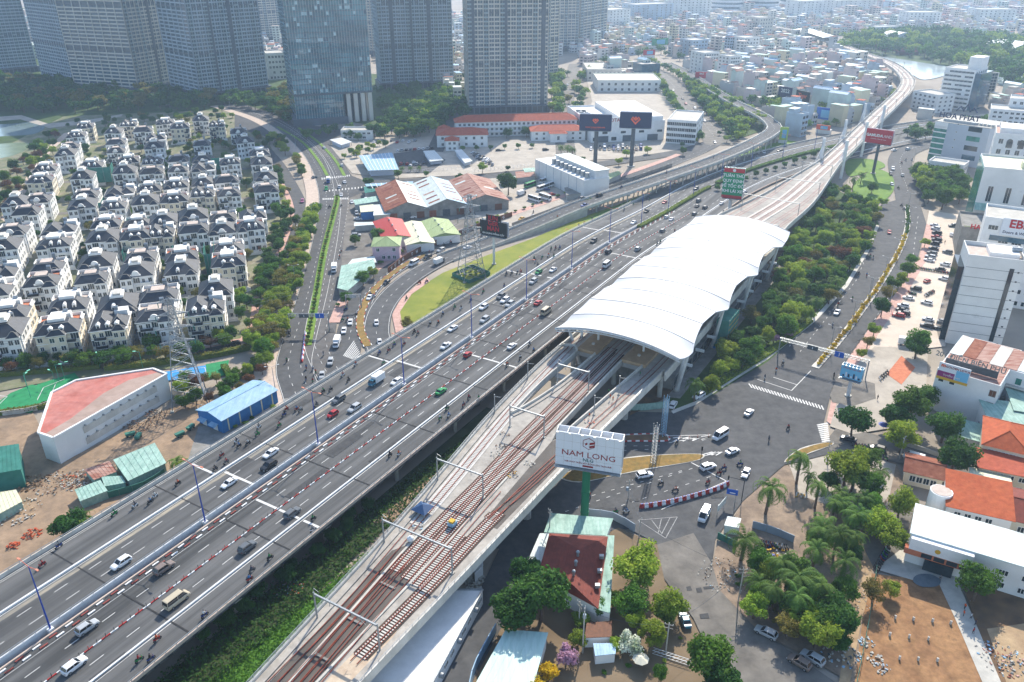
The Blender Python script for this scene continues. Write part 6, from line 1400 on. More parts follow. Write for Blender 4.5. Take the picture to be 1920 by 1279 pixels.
def make_car(kind,name,L,Wd,belt,top,prof,cab,wr=.33,box=None,label=None):
    """prof: body stations (x, hw factor, z0, z1); cab: glasshouse (x0 bottom, x0 top, x1 top, x1 bottom)"""
    t = bpy.data.objects.new(name,None);COL.objects.link(t);hw = Wd / 2
    mb = MB();loft(mb,[body_ring(x,hw * k,z0,z1) for x,k,z0,z1 in prof]);mb.build('body','car_white',t)
    if cab:
        a,b,c,d = cab;th = hw * .78
        g = MB();ring = lambda x,h_,z: [(x,-h_,z),(x,h_,z)]
        v = [(a,-hw * .88,belt),(a,hw * .88,belt),(d,hw * .88,belt),(d,-hw * .88,belt),(b,-th,top - .06),(b,th,top - .06),(c,th,top - .06),(c,-th,top - .06)]
        g.add(v,[(0,3,7,4),(2,1,5,6),(1,0,4,5),(3,2,6,7),(4,7,6,5)]);g.build('glasshouse','carglass',t)
        r_ = MB();r_.add([(b - .08,-th - .03,top - .08),(c + .08,-th - .03,top - .08),(c + .08,th + .03,top - .08),(b - .08,th + .03,top - .08),(b + .12,-th + .12,top),(c - .12,-th + .12,top),(c - .12,th - .12,top),(b + .12,th - .12,top)],[(0,1,5,4),(1,2,6,5),(2,3,7,6),(3,0,4,7),(4,5,6,7),(3,2,1,0)])
        for sg in (-1,1):
            for (x0,x1) in ((a,b),(d,c)): r_.beam((x0,sg * hw * .89,belt),(x1,sg * (th + .01),top - .06),.09)
            xm = (a + d) / 2 + .1;r_.beam((xm,sg * hw * .89,belt),(xm,sg * (th + .01),top - .06),.08)
        r_.build('roof','car_white',t)
    if box: MB().box(*box).build('cargo_box','white',t)
    wx = L / 2 - .85 if L < 5.2 else L / 2 - 1.1
    for x in (-wx,wx):
        for sg in (-1,1): link('wheel',wheel_mesh(wr),t,(x,sg * (hw - .1),wr))
    zf = prof[-1][3]
    for sg in (-1,1):
        MB().box(L / 2 - .12,L / 2 + .01,sg * hw * .72 - .17,sg * hw * .72 + .17,zf - .28,zf - .1).build('headlight','lamp_clear',t)
        MB().box(-L / 2 - .01,-L / 2 + .12,sg * hw * .76 - .14,sg * hw * .76 + .14,prof[0][3] - .34,prof[0][3] - .12).build('tail_light','lamp_red',t)
        MB().box(.55,.75,sg * (hw + .08) - .08,sg * (hw + .08) + .08,belt - .02,belt + .14).build('mirror','car_white',t)
    CARS[kind] = t
make_car('sedan','sedan',4.6,1.82,.92,1.45,[(-2.3,.82,.35,.9),(-2.1,.96,.25,.98),(-1.2,1,.22,.98),(.9,1,.22,.94),(1.9,.97,.24,.82),(2.3,.8,.33,.66)],(-1.75,-.95,.35,1.15))
make_car('hatch','hatchback',4.0,1.74,.95,1.52,[(-2.0,.86,.35,.98),(-1.85,.97,.25,1.02),(.7,1,.22,.98),(1.65,.97,.24,.86),(2.0,.82,.33,.7)],(-1.85,-1.35,.35,1.15),.31)
make_car('suv','sport_utility_car',4.75,1.9,1.08,1.76,[(-2.37,.88,.42,1.08),(-2.2,.98,.3,1.14),(.9,1,.28,1.12),(2.05,.98,.3,1.0),(2.37,.84,.4,.84)],(-2.2,-1.75,.3,1.15),.38)
make_car('van','minibus',5.7,2.05,1.25,2.4,[(-2.85,.94,.4,1.3),(-2.75,1,.32,1.32),(1.7,1,.3,1.3),(2.6,.97,.32,1.15),(2.85,.88,.4,.95)],(-2.8,-2.7,1.3,2.25),.36)
make_car('pickup','pickup_truck',5.2,1.9,1.08,1.78,[(-2.6,.94,.45,1.0),(-.7,1,.4,1.02),(-.6,1,.3,1.12),(1.2,1,.3,1.1),(2.3,.98,.32,1.0),(2.6,.84,.42,.84)],(-.75,-.5,.7,1.45),.39)
make_car('truck','box_truck',6.6,2.1,1.35,2.25,[(1.5,1,.5,1.4),(1.6,1,.5,1.42),(3.0,.98,.5,1.35),(3.3,.9,.55,1.15)],(1.55,1.6,2.6,3.1),.42,(-3.3,1.35,-1.08,1.08,.75,2.95))
MB().box(-3.3,2,-.5,.5,.45,.75).build('chassis','frame_dark',CARS['truck'])
make_car('bus','coach_bus',9.5,2.5,1.4,3.1,[(-4.75,.96,.4,1.5),(-4.6,1,.35,1.5),(4.4,1,.35,1.5),(4.75,.95,.4,1.4)],(-4.7,-4.6,4.3,4.65),.5)
def car(kind,col,p,ang,where,group):
    c0 = {'sedan': 'saloon car','hatch': 'hatchback','suv': 'sport utility car','van': 'minibus','pickup': 'pickup truck','truck': 'box truck','bus': 'coach'}[kind]
    o = put(CARS[kind],USED,p,ang,col + ' ' + c0 + ' ' + where,{'saloon car': 'car','hatchback': 'car','sport utility car': 'car','pickup truck': 'pickup','box truck': 'truck'}.get(c0,c0),group)
    k_ = rnd.uniform(.95,1.04);o.scale = (k_,k_,rnd.uniform(.94,1.05))
    for ch in o.children:
        if ch.name.split('.')[0] in ('body','roof','mirror'): setmat(ch,'car_' + col)
    return o
def on(path,px,py,z=0):
    p = G(px,py,z);return p
def hwcar(kind,col,x,y,side):
    p = G(x,y,7.0);s = HW.near(p)
    for _ in range(4): z = HW.pt(s).z;p = G(x,y,z + .3);s = HW.near(p)
    q = HW.pt(s);p.z = q.z + .012
    if side == 'A': car(kind,col,p,HW.ang(s) + math.pi + R(rnd.uniform(-1.5,1.5)),'on the highway carriageway nearer the villas','cars on the highway')
    else: car(kind,col,p,HW.ang(s) + R(rnd.uniform(-1.5,1.5)),'on the highway carriageway nearer the metro','cars on the highway')
for k,c,x,y in (('suv','white',228,1058),('sedan','white',430,907),('sedan','white',508,851),('suv','black',504,875),('hatch','red',624,778),('suv','silver',665,767),('suv','grey',635,750),('truck','teal',706,717),('sedan','white',744,716),('pickup','white',836,650),('sedan','white',849,617),('suv','white',907,577),('suv','white',947,564),('suv','silver',956,572),('suv','grey',939,557),('suv','silver',909,601),('hatch','green',1010,511),('suv','silver',1000,529),('sedan','white',1037,507),('suv','black',1113,453),('sedan','white',1188,418),('pickup','black',1212,397),('sedan','red',1246,380),('suv','grey',1305,354),('sedan','silver',1420,296),('suv','black',1462,284)): hwcar(k,c,x,y,'A')
for k,c,x,y in (('suv','white',140,1250),('suv','silver',164,1179),('van','beige',332,1128),('suv','bronze',308,1067),('suv','grey',464,1028),('suv','grey',548,964),('sedan','green',827,735),('hatch','red',877,666),('sedan','white',960,650),('van','beige',1024,586),('sedan','red',1009,569),('van','white',1138,498),('suv','silver',1196,468),('suv','black',1141,473),('suv','grey',1242,434),('hatch','white',1250,408),('sedan','white',1259,412),('suv','grey',1302,402),('sedan','black',1307,387),('suv','black',1322,390),('sedan','white',1353,382),('suv','grey',1310,377),('sedan','white',1396,360)): hwcar(k,c,x,y,'B')
def gcar(k,c,x,y,hd,where,group,z=.1):
    """hd: pixel the car drives towards"""
    p = G(x,y,z);q = G(hd[0],hd[1],z);car(k,c,p,math.atan2(q.y - p.y,q.x - p.x),where,group)
for k,c,x,y,h in (('sedan','white',1404,776,(1440,740)),('van','white',1350,820,(1310,845)),('sedan','white',1373,849,(1400,838)),('suv','white',1327,879,(1360,868)),('sedan','white',1398,890,(1380,930)),('suv','white',1208,894,(1250,886)),('van','white',1320,970,(1300,1010)),('suv','white',1262,762,(1275,740))): gcar(k,c,x,y,h,'at the crossroads','cars at the crossroads')
for k,c,x,y,h in (('pickup','white',1569,588,(1540,630)),('sedan','red',1667,437,(1666,460)),('suv','white',1674,318,(1680,340)),('suv','black',1670,328,(1680,350)),('hatch','white',1672,347,(1684,360)),('sedan','silver',1692,330,(1690,320)),('sedan','white',1676,283,(1700,280)),('suv','white',1702,281,(1720,276))): gcar(k,c,x,y,h,'on the curved boulevard','cars on the curved boulevard')
for i,(c,x,y) in enumerate((('white',1752,424),('white',1754,431),('black',1756,439),('red',1755,446),('black',1756,452),('black',1752,459),('black',1750,468),('grey',1747,477),('silver',1744,484),('white',1742,490),('grey',1776,475),('white',1772,498),('black',1763,507),('white',1770,525),('black',1717,544),('white',1703,561),('white',1737,570),('white',1693,576),('black',1690,583),('black',1694,590),('red',1684,594),('white',1740,601),('black',1737,613),('black',1762,618))): gcar('suv' if i % 3 else 'sedan',c,x,y,(x - 30,y - 6),'in the car park','cars in the car park',.1)
for k,c,x,y,h in (('suv','black',1787,425,(1760,425)),('sedan','white',1784,442,(1784,420)),('sedan','white',1793,442,(1793,420)),('hatch','red',1738,529,(1760,520)),('truck','black',1702,648,(1740,654))): gcar(k,c,x,y,h,'standing in the open car park lane','cars in the car park',.12)
for k,c,x,y,h in (('suv','silver',1436,1190,(1400,1172)),('suv','silver',1523,1238,(1490,1218)),('suv','bronze',1498,1246,(1465,1226)),('sedan','teal',1284,1166,(1270,1130)),('suv','black',1645,845,(1620,838)),('sedan','black',1590,826,(1570,820)),('van','white',1712,862,(1680,852)),('sedan','white',1888,918,(1920,924)),('suv','white',1310,745,(1290,756))): gcar(k,c,x,y,h,'parked beside the worn street' if y > 1100 else 'on the shaded street','cars in the side streets',.1)
for k,c,x,y,h in (('hatch','white',706,608,(708,640)),('sedan','white',657,606,(650,640)),('sedan','white',645,622,(640,650)),('sedan','white',693,560,(670,590)),('sedan','black',725,531,(700,550)),('van','white',776,496,(750,510)),('suv','black',802,484,(780,494)),('truck','grey',824,494,(850,482)),('suv','silver',827,471,(800,482)),('sedan','white',877,466,(900,458)),('hatch','white',712,644,(715,660)),('truck','white',632,647,(620,680)),('suv','silver',620,681,(612,710)),('sedan','silver',604,706,(600,730)),('sedan','black',905,448,(880,456)),('sedan','white',1000,408,(980,415)),('sedan','yellow',978,412,(960,420))): gcar(k,c,x,y,h,'on the loop ramp streets','cars on the loop ramp streets')
for k,c,x,y,z,h in (('suv','grey',1092,374,5,(1110,367)),('pickup','blue',1096,386,5,(1080,392)),('suv','black',1124,368,5.4,(1140,362))):
    p = G(x,y,z + .1);s = FLY.near(p);p.z = FLY.pt(s).z + .06;car(k,c,p,FLY.ang(s),'climbing the flyover','cars on the flyover')
for i,(x,y) in enumerate(((823,402),(832,400),(841,399),(849,398),(858,396),(866,395),(875,393),(912,392),(920,391),(929,390),(937,389),(945,388),(738,406),(747,406),(756,407))): gcar(('sedan','suv','hatch')[i % 3],('white','silver','black','white','green','white','white')[i % 7],x,y,(x + 4,y + 12),'parked before the warehouses','cars parked before the warehouses')
for k,c,x,y,h in (('hatch','red',800,404,(804,414)),('pickup','white',772,409,(800,407)),('suv','silver',668,443,(690,442)),('sedan','white',672,412,(690,412)),('truck','white',627,508,(624,530)),('sedan','red',1035,366,(1050,364)),('hatch','blue',1026,357,(1040,355)),('truck','black',978,366,(990,362))): gcar(k,c,x,y,h,'in the yards by the ramp','cars in the yards')
for c,x,y in (('green',994,350),('white',1022,342),('white',1018,355),('white',1036,349),('white',1002,377),('white',1022,374)): gcar('bus',c,x,y,(x + 40,y - 14 if y < 365 else y + 13),'parked in the bus yard','coaches in the bus yard')
for i in range(26):
    x,y = ((746 + (i % 9) * 8,284 - (i % 9) * .6) if i < 9 else (752 + (i % 8) * 6,306 + (i % 3) * 3) if i < 17 else (690 + (i - 17) * 11,268 - (i % 2) * 3));gcar(('sedan','suv','hatch')[i % 3],('white','silver','black','grey','red','white')[i % 6],x,y,(x + 8,y - 8),'in the compound car park','cars in the compound car park')
for i in range(18): gcar(('sedan','suv')[i % 2],('white','grey','silver','black','white')[i % 5],888 + (i % 6) * 5.5 + (i // 6) * 4,288 + (i % 6) * 2.6 + (i // 6) * 4.5,(930,286 + i % 6),'on the pale forecourt','cars on the pale forecourt')
gcar('sedan','black',935,283,(960,282),'crossing the pale forecourt','cars on the pale forecourt');gcar('suv','black',1023,282,(1050,280),'crossing the pale forecourt','cars on the pale forecourt')
for i,(c,x,y) in enumerate((('white',1303,204),('white',1309,211),('silver',1302,215),('white',1310,224),('white',1321,228),('white',1340,268),('black',1280,186),('white',1262,170),('red',1286,196),('white',1432,287),('white',1064,160),('silver',1062,200),('grey',862,200),('white',865,185))): gcar('sedan' if i % 2 else 'suv',c,x,y,(x + 12,y + 14),'far off on the boulevards','cars on the far boulevards')
for i,(c,x,y,h) in enumerate((('white',559,430,(552,460)),('white',481,606,(478,630)),('pink',567,379,(562,400)),('grey',590,334,(604,330)),('green',612,356,(610,370)),('white',640,367,(638,380)),('white',637,352,(640,340)),('white',646,343,(640,334)),('white',641,312,(636,304)),('white',608,278,(590,262)),('black',440,648,(400,655)),('white',82,288,(76,300)))): gcar('sedan' if i % 2 else 'suv',c,x,y,h,'on the villa streets and avenue','cars on the avenue')
tk = gcar('truck','blue',616,342,(614,360),'on the villa streets and avenue','cars on the avenue')
stt,sw,sh,sc_,sang = SHOW
for i in range(12):
    x = -sw / 2 + 5 + (i % 2) * 4;y = -30 + (i // 2) * 9;p = Matrix.Translation(sc_) @ Matrix.Rotation(sang,4,'Z') @ Vector((x - 1,y,sh + .02));car('sedan' if i % 2 else 'suv',('white','white','silver','grey')[i % 4],p,sang + R(8),'on the showroom roof deck','cars on the showroom roof')
# ---- riders ----
def skin_mesh(name,nodes,edges,root=0,sub=1,m='shirt'):
    me = bpy.data.meshes.new(name);me.from_pydata([n[0] for n in nodes],edges,[]);o = bpy.data.objects.new('tmp',me);COL.objects.link(o)
    sk = o.modifiers.new('s','SKIN');sk.use_smooth_shade = True;sv = me.skin_vertices[0].data
    for i,n in enumerate(nodes): sv[i].radius = (n[1],n[1] if len(n) < 3 else n[2])
    sv[root].use_root = True;o.modifiers.new('u','SUBSURF').levels = sub
    bpy.context.view_layer.update();out = bpy.data.meshes.new_from_object(o.evaluated_get(bpy.context.evaluated_depsgraph_get()));COL.objects.unlink(o);bpy.data.objects.remove(o)
    out.name = name;return out
for k,v in {'navy': '#27324a','red': '#9c2a2c','white': '#cfcfcb','green': '#1d7a3e','black': '#232325','blue': '#3f74a8','orange': '#d0561c','grey': '#74777a'}.items(): dm('shirt_' + k,v,rough=.9)
dm('trousers','#2b2e38',rough=.9);dm('skin','#a8775a',rough=.6);dm('helmet','#3a3d42',rough=.35);dm('hair','#17130f',rough=.6)
def figure(pose):
    """pelvis, spine, neck, head, arms and legs as one skinned figure; x is forward"""
    if pose == 'ride':
        N = [((-.25,0,.95),.15),((-.2,0,1.2),.15,.13),((-.12,0,1.42),.16,.12),((-.1,0,1.52),.06),((-.07,0,1.62),.1),((-.06,0,1.74),.1),
             ((-.1,.2,1.4),.065),((.08,.28,1.15),.05),((.34,.26,1.1),.04),((.42,.25,1.09),.045),((-.1,-.2,1.4),.065),((.08,-.28,1.15),.05),((.34,-.26,1.1),.04),((.42,-.25,1.09),.045),
             ((-.2,.12,.9),.1),((.22,.17,.82),.075),((.1,.15,.42),.055),((.26,.16,.36),.05),((-.2,-.12,.9),.1),((.22,-.17,.82),.075),((.1,-.15,.42),.055),((.26,-.16,.36),.05)]
    else:
        N = [((0,0,.95),.14),((0,0,1.15),.14,.12),((.02,0,1.38),.16,.11),((.03,0,1.48),.055),((.05,0,1.57),.09),((.05,0,1.68),.09),
             ((.02,.19,1.38),.06),((.04,.26,1.1),.048),((.14,.25,.86),.038),((.18,.25,.77),.04),((.02,-.19,1.38),.06),((-.02,-.26,1.1),.048),((.08,-.27,.86),.038),((.12,-.27,.77),.04),
             ((0,.1,.88),.1),((.1,.11,.48),.07),((.02,.11,.08),.05),((.17,.11,.04),.045),((0,-.1,.88),.1),((-.06,-.11,.48),.07),((-.18,-.11,.08),.05),((-.03,-.11,.04),.045)]
    E_ = [(0,1),(1,2),(2,3),(3,4),(4,5),(2,6),(6,7),(7,8),(8,9),(2,10),(10,11),(11,12),(12,13),(0,14),(14,15),(15,16),(16,17),(0,18),(18,19),(19,20),(20,21)]
    me = skin_mesh('person',N,E_);me.materials.clear()
    for m in ('shirt_navy','trousers','skin'): me.materials.append(M[m])
    for p in me.polygons:
        c = p.center;hd = 1.52 if pose == 'ride' else 1.48
        p.material_index = 2 if c.z > hd or (abs(c.y) > .2 and c.x > (.28 if pose == 'ride' else .07) and c.z < 1.2 and c.z > .6) else (1 if c.z < (.98 if pose == 'ride' else .96) and abs(c.y) < .24 else 0)
    return me
ride_me,walk_me = figure('ride'),figure('walk')
helm = MB().sphere((0,0,0),.15,0,10,6).mesh('helmet','helmet',True);hairm = MB().sphere((0,0,0),.115,0,8,5).mesh('hair','hair',True)
bk = bpy.data.objects.new('motorbike',None);COL.objects.link(bk)
mb = MB();loft(mb,[[(x,-w,z0),(x,-w,z1),(x,0,z1 + .05),(x,w,z1),(x,w,z0),(x,0,z0 - .03)] for x,w,z0,z1 in ((-.85,.05,.72,.8),(-.6,.13,.55,.85),(-.1,.15,.42,.86),(.1,.1,.36,.55),(.32,.16,.38,.62),(.5,.13,.5,1.0),(.62,.05,.7,.98))]);mb.build('body','car_black',bk)
MB().box(-.72,.05,-.13,.13,.86,.93).build('seat','dark',bk)
for x in (-.6,.65): MB().tube((0,-.05,0),(0,.05,0),.28,.28,12).tube((0,-.06,0),(0,.06,0),.12,.12,8,1).build('wheel',['tyre','hub'],bk,False,(x,0,.28))
MB().tube((.48,-.33,1.08),(.48,.33,1.08),.025,.025,6).tube((.48,0,.95),(.48,0,1.08),.04,.04,6).build('handlebar','frame_dark',bk)
MB().beam((.65,.07,.28),(.5,.07,.95),.05).beam((.65,-.07,.28),(.5,-.07,.95),.05).build('fork','galv',bk)
pr = link('person',ride_me);hh = link('helmet',helm,pr,(-.06,0,1.7));pw_ = link('person',walk_me);hh2 = link('hair',hairm,pw_,(.03,0,1.67))
BC = ['red','black','white','blue','grey','black','green']
bn = [0]
def bike(p,ang,where,group,rider=True):
    i = bn[0];bn[0] += 1;c = BC[(i * 3 + i // 5) % 7];o = put(bk,USED,p,ang,c + ' motorbike ' + where,'motorbike','motorbikes ' + group)
    o.scale = (1.08,) * 3
    for ch in o.children:
        if ch.name.startswith('body'): setmat(ch,'car_' + c)
    if rider:
        s = ['navy','red','white','green','black','blue','grey','orange'][(i * 5 + 1) % 8];q = put(pr,USED,p,ang,'person in ' + s + ' top on ' + c + ' motorbike ' + where,'person','riders ' + group);setmat(q,'shirt_' + s);q.scale = (1.08,) * 3
def z_(l,ox,oy,sc): return [(ox + a / sc,oy + b / sc) for a,b in l]
HA = z_([(237,620),(330,515),(640,335),(755,290),(840,268),(866,237),(995,165),(1203,85),(1265,45),(1240,8)],0,850,2.981) + z_([(1170,105),(1195,100),(1218,98),(1120,150),(1155,142),(1185,145),(1083,175),(1095,195),(1075,158),(920,245),(950,240),(982,235),(1000,233),(908,312),(792,342),(722,390),(632,430),(668,437),(566,470),(495,522),(540,518),(407,568),(427,578),(350,635),(295,640),(265,670),(212,685),(235,740),(80,750),(40,838),(8,810)],640,430,2.975) + z_([(1845,890),(1803,900),(1765,975),(1655,1000),(1677,1005),(1598,1000),(1585,1030),(1558,1090),(1445,1100),(1437,1140),(1320,1180),(1333,1205),(1383,1190)],0,430,2.975) + [(1095,418),(1110,410),(1145,396),(1085,422),(1170,392),(1218,372),(1205,376),(1188,380),(1265,345),(1280,338),(1320,325),(1350,312)]
HB = z_([(1510,580),(1410,650),(1397,700),(1145,900),(880,1035),(845,1145),(780,1150),(1750,425),(1752,362)],0,850,2.981) + z_([(1050,637),(1073,673),(998,713),(925,752),(1210,572),(712,935),(683,975),(767,940),(590,995),(600,1035),(552,1050),(322,1250),(272,1255)],640,430,2.975) + [(1265,432),(1232,455),(1238,452),(1356,396)]
for l,add,wh in ((HA,math.pi,'in the bike lane nearer the villas'),(HB,0,'in the bike lane nearer the metro')):
    for x,y in l:
        p = G(x,y + 3,7);s = HW.near(p)
        for _ in range(3): p = G(x,y + 3,HW.pt(s).z + .2);s = HW.near(p)
        p.z = HW.pt(s).z + .015;bike(p,HW.ang(s) + add + R(rnd.uniform(-4,4)),wh,'on the highway')
for l,hd,wh in ((z_([(1710,775),(1747,780),(1762,800),(1708,840),(1745,850),(1805,700),(1600,735),(1615,585)],0,430,2.975),R(-70),'below the highway on the avenue'),(z_([(1220,375),(1060,785),(1205,850),(1640,680),(1690,630),(1530,770),(1850,590),(605,1070),(715,1065)],1040,760,5.33),R(200),'at the crossroads'),(z_([(558,748),(520,790),(842,820),(587,1110),(480,1175),(945,390),(980,250),(1025,258),(835,537),(865,425),(1060,160),(1045,150),(457,830)],1280,430,2.975),R(235),'on the curved boulevard'),([(640,386),(618,388),(694,552),(668,590),(652,600),(786,530),(800,528),(642,600),(648,580),(762,560),(700,556),(1085,368),(845,455),(832,460),(805,474),(1000,398),(1120,340)],R(220),'on the loop ramp streets'),([(1165,350),(1250,322),(1338,294),(1045,408)],R(45),'on the flyover'),([(1698,300),(1690,305),(1710,300),(1684,352),(1690,385),(1695,392),(640,470),(637,482),(1120,868),(1105,930),(1660,860),(1655,850)],R(100),'in the side streets')):
    for x,y in l:
        z = .1
        if 'flyover' in wh: z = FLY.pt(FLY.near(G(x,y,6.5))).z + .1
        bike(G(x,y + 2,z),hd + R(rnd.uniform(-25,25)),wh,wh)
for i in range(34):
    x,y = (1108 + (i % 12) * 8.5,276 + (i // 12) * 5) if i < 24 else (660 + (i - 24) * 9,380 + (i % 3) * 22);gcar(('sedan','suv','hatch','van')[i % 4],('white','silver','black','white','grey','blue')[i % 6],x,y,(x + 3,y + 12),'parked before the showroom' if i < 24 else 'in the shack yards','cars parked by the sheds')
# rows of parked motorbikes
for (x0,y0,x1,y1,n,wh) in ((1146,281,1196,283,22,'before the showroom'),(1150,285,1190,287,18,'before the showroom'),(1725,505,1780,514,18,'in the car park row'),(1735,556,1750,548,8,'in the car park cluster'),(1704,550,1716,553,6,'by the black parked car'),(1642,1070,1665,1030,12,'beside the school'),(1420,1020,1475,1030,14,'in the palm lot'),(1600,838,1640,842,8,'on the shaded street'),(1650,712,1664,700,5,'by the terracotta terrace')):
    for i in range(n): t = i / max(n - 1,1);bike(G(x0 + (x1 - x0) * t,y0 + (y1 - y0) * t,.13),R(100 + rnd.uniform(-8,8)),'parked ' + wh,'parked ' + wh,False)
# people on foot
def walker(x,y,z,shirt,ang,label): o = put(pw_,USED,G(x,y,z),ang,label,'person');setmat(o,'shirt_' + shirt);return o
for x,y,z,s,l in ((1141,738,DZ + .3,'green','worker in green vest on the middle tracks'),(1144,748,DZ + .3,'orange','worker in orange vest on right viaduct branch'),(1149,752,DZ + .3,'orange','bending worker in orange vest on right viaduct branch'),(1105,783,DZ + .3,'orange','worker in orange vest above the white billboard'),(1200,705,DZ + .3,'green','worker in green vest at the right track end'),(1645,749,.2,'black','person in dark clothes on the pale forecourt'),(1771,457,.2,'black','person walking between parked cars'),(1806,1155,.2,'orange','first worker in orange on the concrete path'),(1808,1142,.2,'orange','second worker in orange on the concrete path'),(1820,1160,.2,'white','person in white on the concrete path'),(1828,1172,.2,'navy','person in navy on the concrete path'),(1824,1188,.2,'red','person in red on the concrete path'),(1762,1088,.2,'grey','person in grey by the washing puddle'),(795,950,DZ + .3,'navy','worker under the blue tarpaulin'),(412,838,.2,'navy','person by the blue shed'),(1868,735,8,'white','person on the green door gallery')): walker(x,y,z,s,rnd.uniform(0,6.28),l)
# ================= SIGNS, LAMPS, PYLONS, STREET FURNITURE =================
for k,v in {'board_white': '#d9dde2','board_navy': '#1f2a4d','board_green': '#178a5c','board_red': '#b3202c','board_black': '#15171c','board_blue': '#1c5fb4','ink_maroon': '#8c1f24','ink_orange': '#e0603c','ink_teal': '#3a6a72','board_sky': '#6fb4d6','board_purple': '#3b3f8c','pole_green': '#0f6b4c','board_magenta': '#8a2a6a','board_lime': '#a9c45a','sign_blue': '#1454b0','cone_orange': '#e0562a','brick': '#b7552f','tarp_blue': '#2b4a70','umbrella': '#cfcab4'}.items(): dm(k,v,rough=.6)
def billboard(label,pole_px,bl,br,top_l,face,frame='galv',pole='galv',pr_=.6,back=1.2,two_faced=True,poles=1):
    """panel between two lower corner pixels, standing over its pole foot"""
    back = max(back,2 * pr_ + .8)
    P0 = G(*pole_px);zb = ZY((bl[1] + br[1]) / 2,P0.y);A,B = G(*bl,zb),G(*br,zb);h = ZY(top_l,A.y) - zb;w = (B - A).length;ang = math.atan2(B.y - A.y,B.x - A.x)
    t = thing('billboard',label,'billboard',P0,ang);loc = Matrix.Rotation(-ang,4,'Z') @ ((A + B) / 2 - P0);cx,cy_ = loc.x,loc.y
    y0 = cy_
    f = MB().box(cx - w / 2,cx + w / 2,y0,y0 + .25,zb,zb + h).build('panel',face,t)
    MB().box(cx - w / 2,cx + w / 2,y0 + back,y0 + back + .2,zb,zb + h).build('rear_panel','board_white',t)
    mb = MB()
    for x in np.linspace(cx - w / 2 + .1,cx + w / 2 - .1,7):
        mb.beam((x,y0 + .25,zb),(x,y0 + back,zb),.12).beam((x,y0 + .25,zb + h),(x,y0 + back,zb + h),.12).beam((x,y0 + .25,zb),(x,y0 + back,zb + h),.1)
    mb.beam((cx - w / 2,y0 + back / 2,zb - .2),(cx + w / 2,y0 + back / 2,zb - .2),.35).box(cx - w / 2,cx + w / 2,y0 - .9,y0 + back,zb - .32,zb - .24)
    mb.build('frame',frame,t)
    for x in np.linspace(cx - w / 2 + .6,cx + w / 2 - .6,6): MB().beam((x,y0,zb + h),(x,y0 - 1.1,zb + h + .5),.07).box(x - .25,x + .25,y0 - 1.35,y0 - 1.0,zb + h + .4,zb + h + .6).build('floodlight','galv',t)
    MB().tube((cx * .0,y0 + back / 2,-.2),(cx * .0,y0 + back / 2,zb + h * .6),pr_,pr_,14).build('pole',pole,t);MB().tube((0,y0 + back / 2,-.1),(0,y0 + back / 2,.5),pr_ * 2.0,pr_ * 1.8,14).build('footing','concrete',t)
    if pr_ > .8:
        for z in (3,9): MB().tube((0,y0 + back / 2,z),(0,y0 + back / 2,z + .4),pr_ + .12,pr_ + .12,14).build('flange',pole,t)
    return t,cx,y0,zb,w,h
RX = (R(90),0,0)
t,cx,y,zb,w,h = billboard('white billboard with maroon cube emblem and words NAM LONG',(1093,985),(1041,869),(1164,889),808,'board_white',pole='pole_green',pr_=1.0)
y -= .04
text_mesh('NAM LONG',h * .23,'ink_maroon',t,(cx,y,zb + h * .40),RX,bold=0,sx=1.15);text_mesh('NLG',h * .14,'ink_teal',t,(cx,y,zb + h * .25),RX,bold=.02)
text_mesh('NƠI PHÁT TRIỂN BẤT ĐỘNG SẢN TRỌN ĐỜI',h * .06,'ink_maroon',t,(cx,y,zb + h * .14),RX);MB().box(cx - w * .08,cx + w * .08,y - .02,y + .02,zb + h * .04,zb + h * .09).build('print_bar','ink_maroon',t)
mb = MB();r_ = h * .17;c0 = (cx,zb + h * .76);hx = [(c0[0] + r_ * math.cos(R(60 * i + 30)),c0[1] + r_ * math.sin(R(60 * i + 30))) for i in range(6)]
for i in range(6): a,b = hx[i],hx[(i + 1) % 6];mb.beam((a[0],y,a[1]),(b[0],y,b[1]),.12 if i > 2 else .22,.06)
mb.build('emblem','ink_maroon',t)
for dx,z0,wd,sl in ((-.55,-.35,.32,.5),(.1,-.2,.8,.35),(.1,-.75,.8,.35)):
    mb = MB();mb.add([(c0[0] + r_ * dx,y - .01,c0[1] + r_ * z0),(c0[0] + r_ * (dx + wd),y - .01,c0[1] + r_ * (z0 + sl * wd)),(c0[0] + r_ * (dx + wd),y - .01,c0[1] + r_ * (z0 + sl * wd + .38)),(c0[0] + r_ * dx,y - .01,c0[1] + r_ * (z0 + .38))],[(0,1,2,3)]);mb.build('emblem_bar','ink_maroon',t)
for k in range(1,8): x = cx - w / 2 + w * k / 8;MB().box(x - .02,x + .02,y + .025,y + .045,zb,zb + h).build('panel_joint','concrete',t)
for k in range(1,4): MB().box(cx - w / 2,cx + w / 2,y + .026,y + .046,zb + h * k / 4 - .02,zb + h * k / 4 + .02).build('panel_joint','concrete',t)
t,cx,y,zb,w,h = billboard('green traffic safety billboard with red top and bottom bands',(1366,404),(1352,370),(1390,374),314,'board_green',back=2.2,pole='barrier',pr_=.9)
y -= .05
for z0,z1 in ((0,.1),(.86,1)): MB().box(cx - w / 2,cx + w / 2,y - .02,y + .04,zb + h * z0,zb + h * z1).build('print_band','board_red',t)
for k,s in enumerate(('TUÂN THỦ','QUY ĐỊNH','VỀ TỐC ĐỘ','KHI LÁI XE')): text_mesh(s,h * .135,'white',t,(cx,y,zb + h * (.75 - .17 * k)),RX,bold=.05)
MB().tube((cx,y - .04,zb + h * .93),(cx,y + .02,zb + h * .93),h * .05,h * .05,16).build('emblem','white',t)
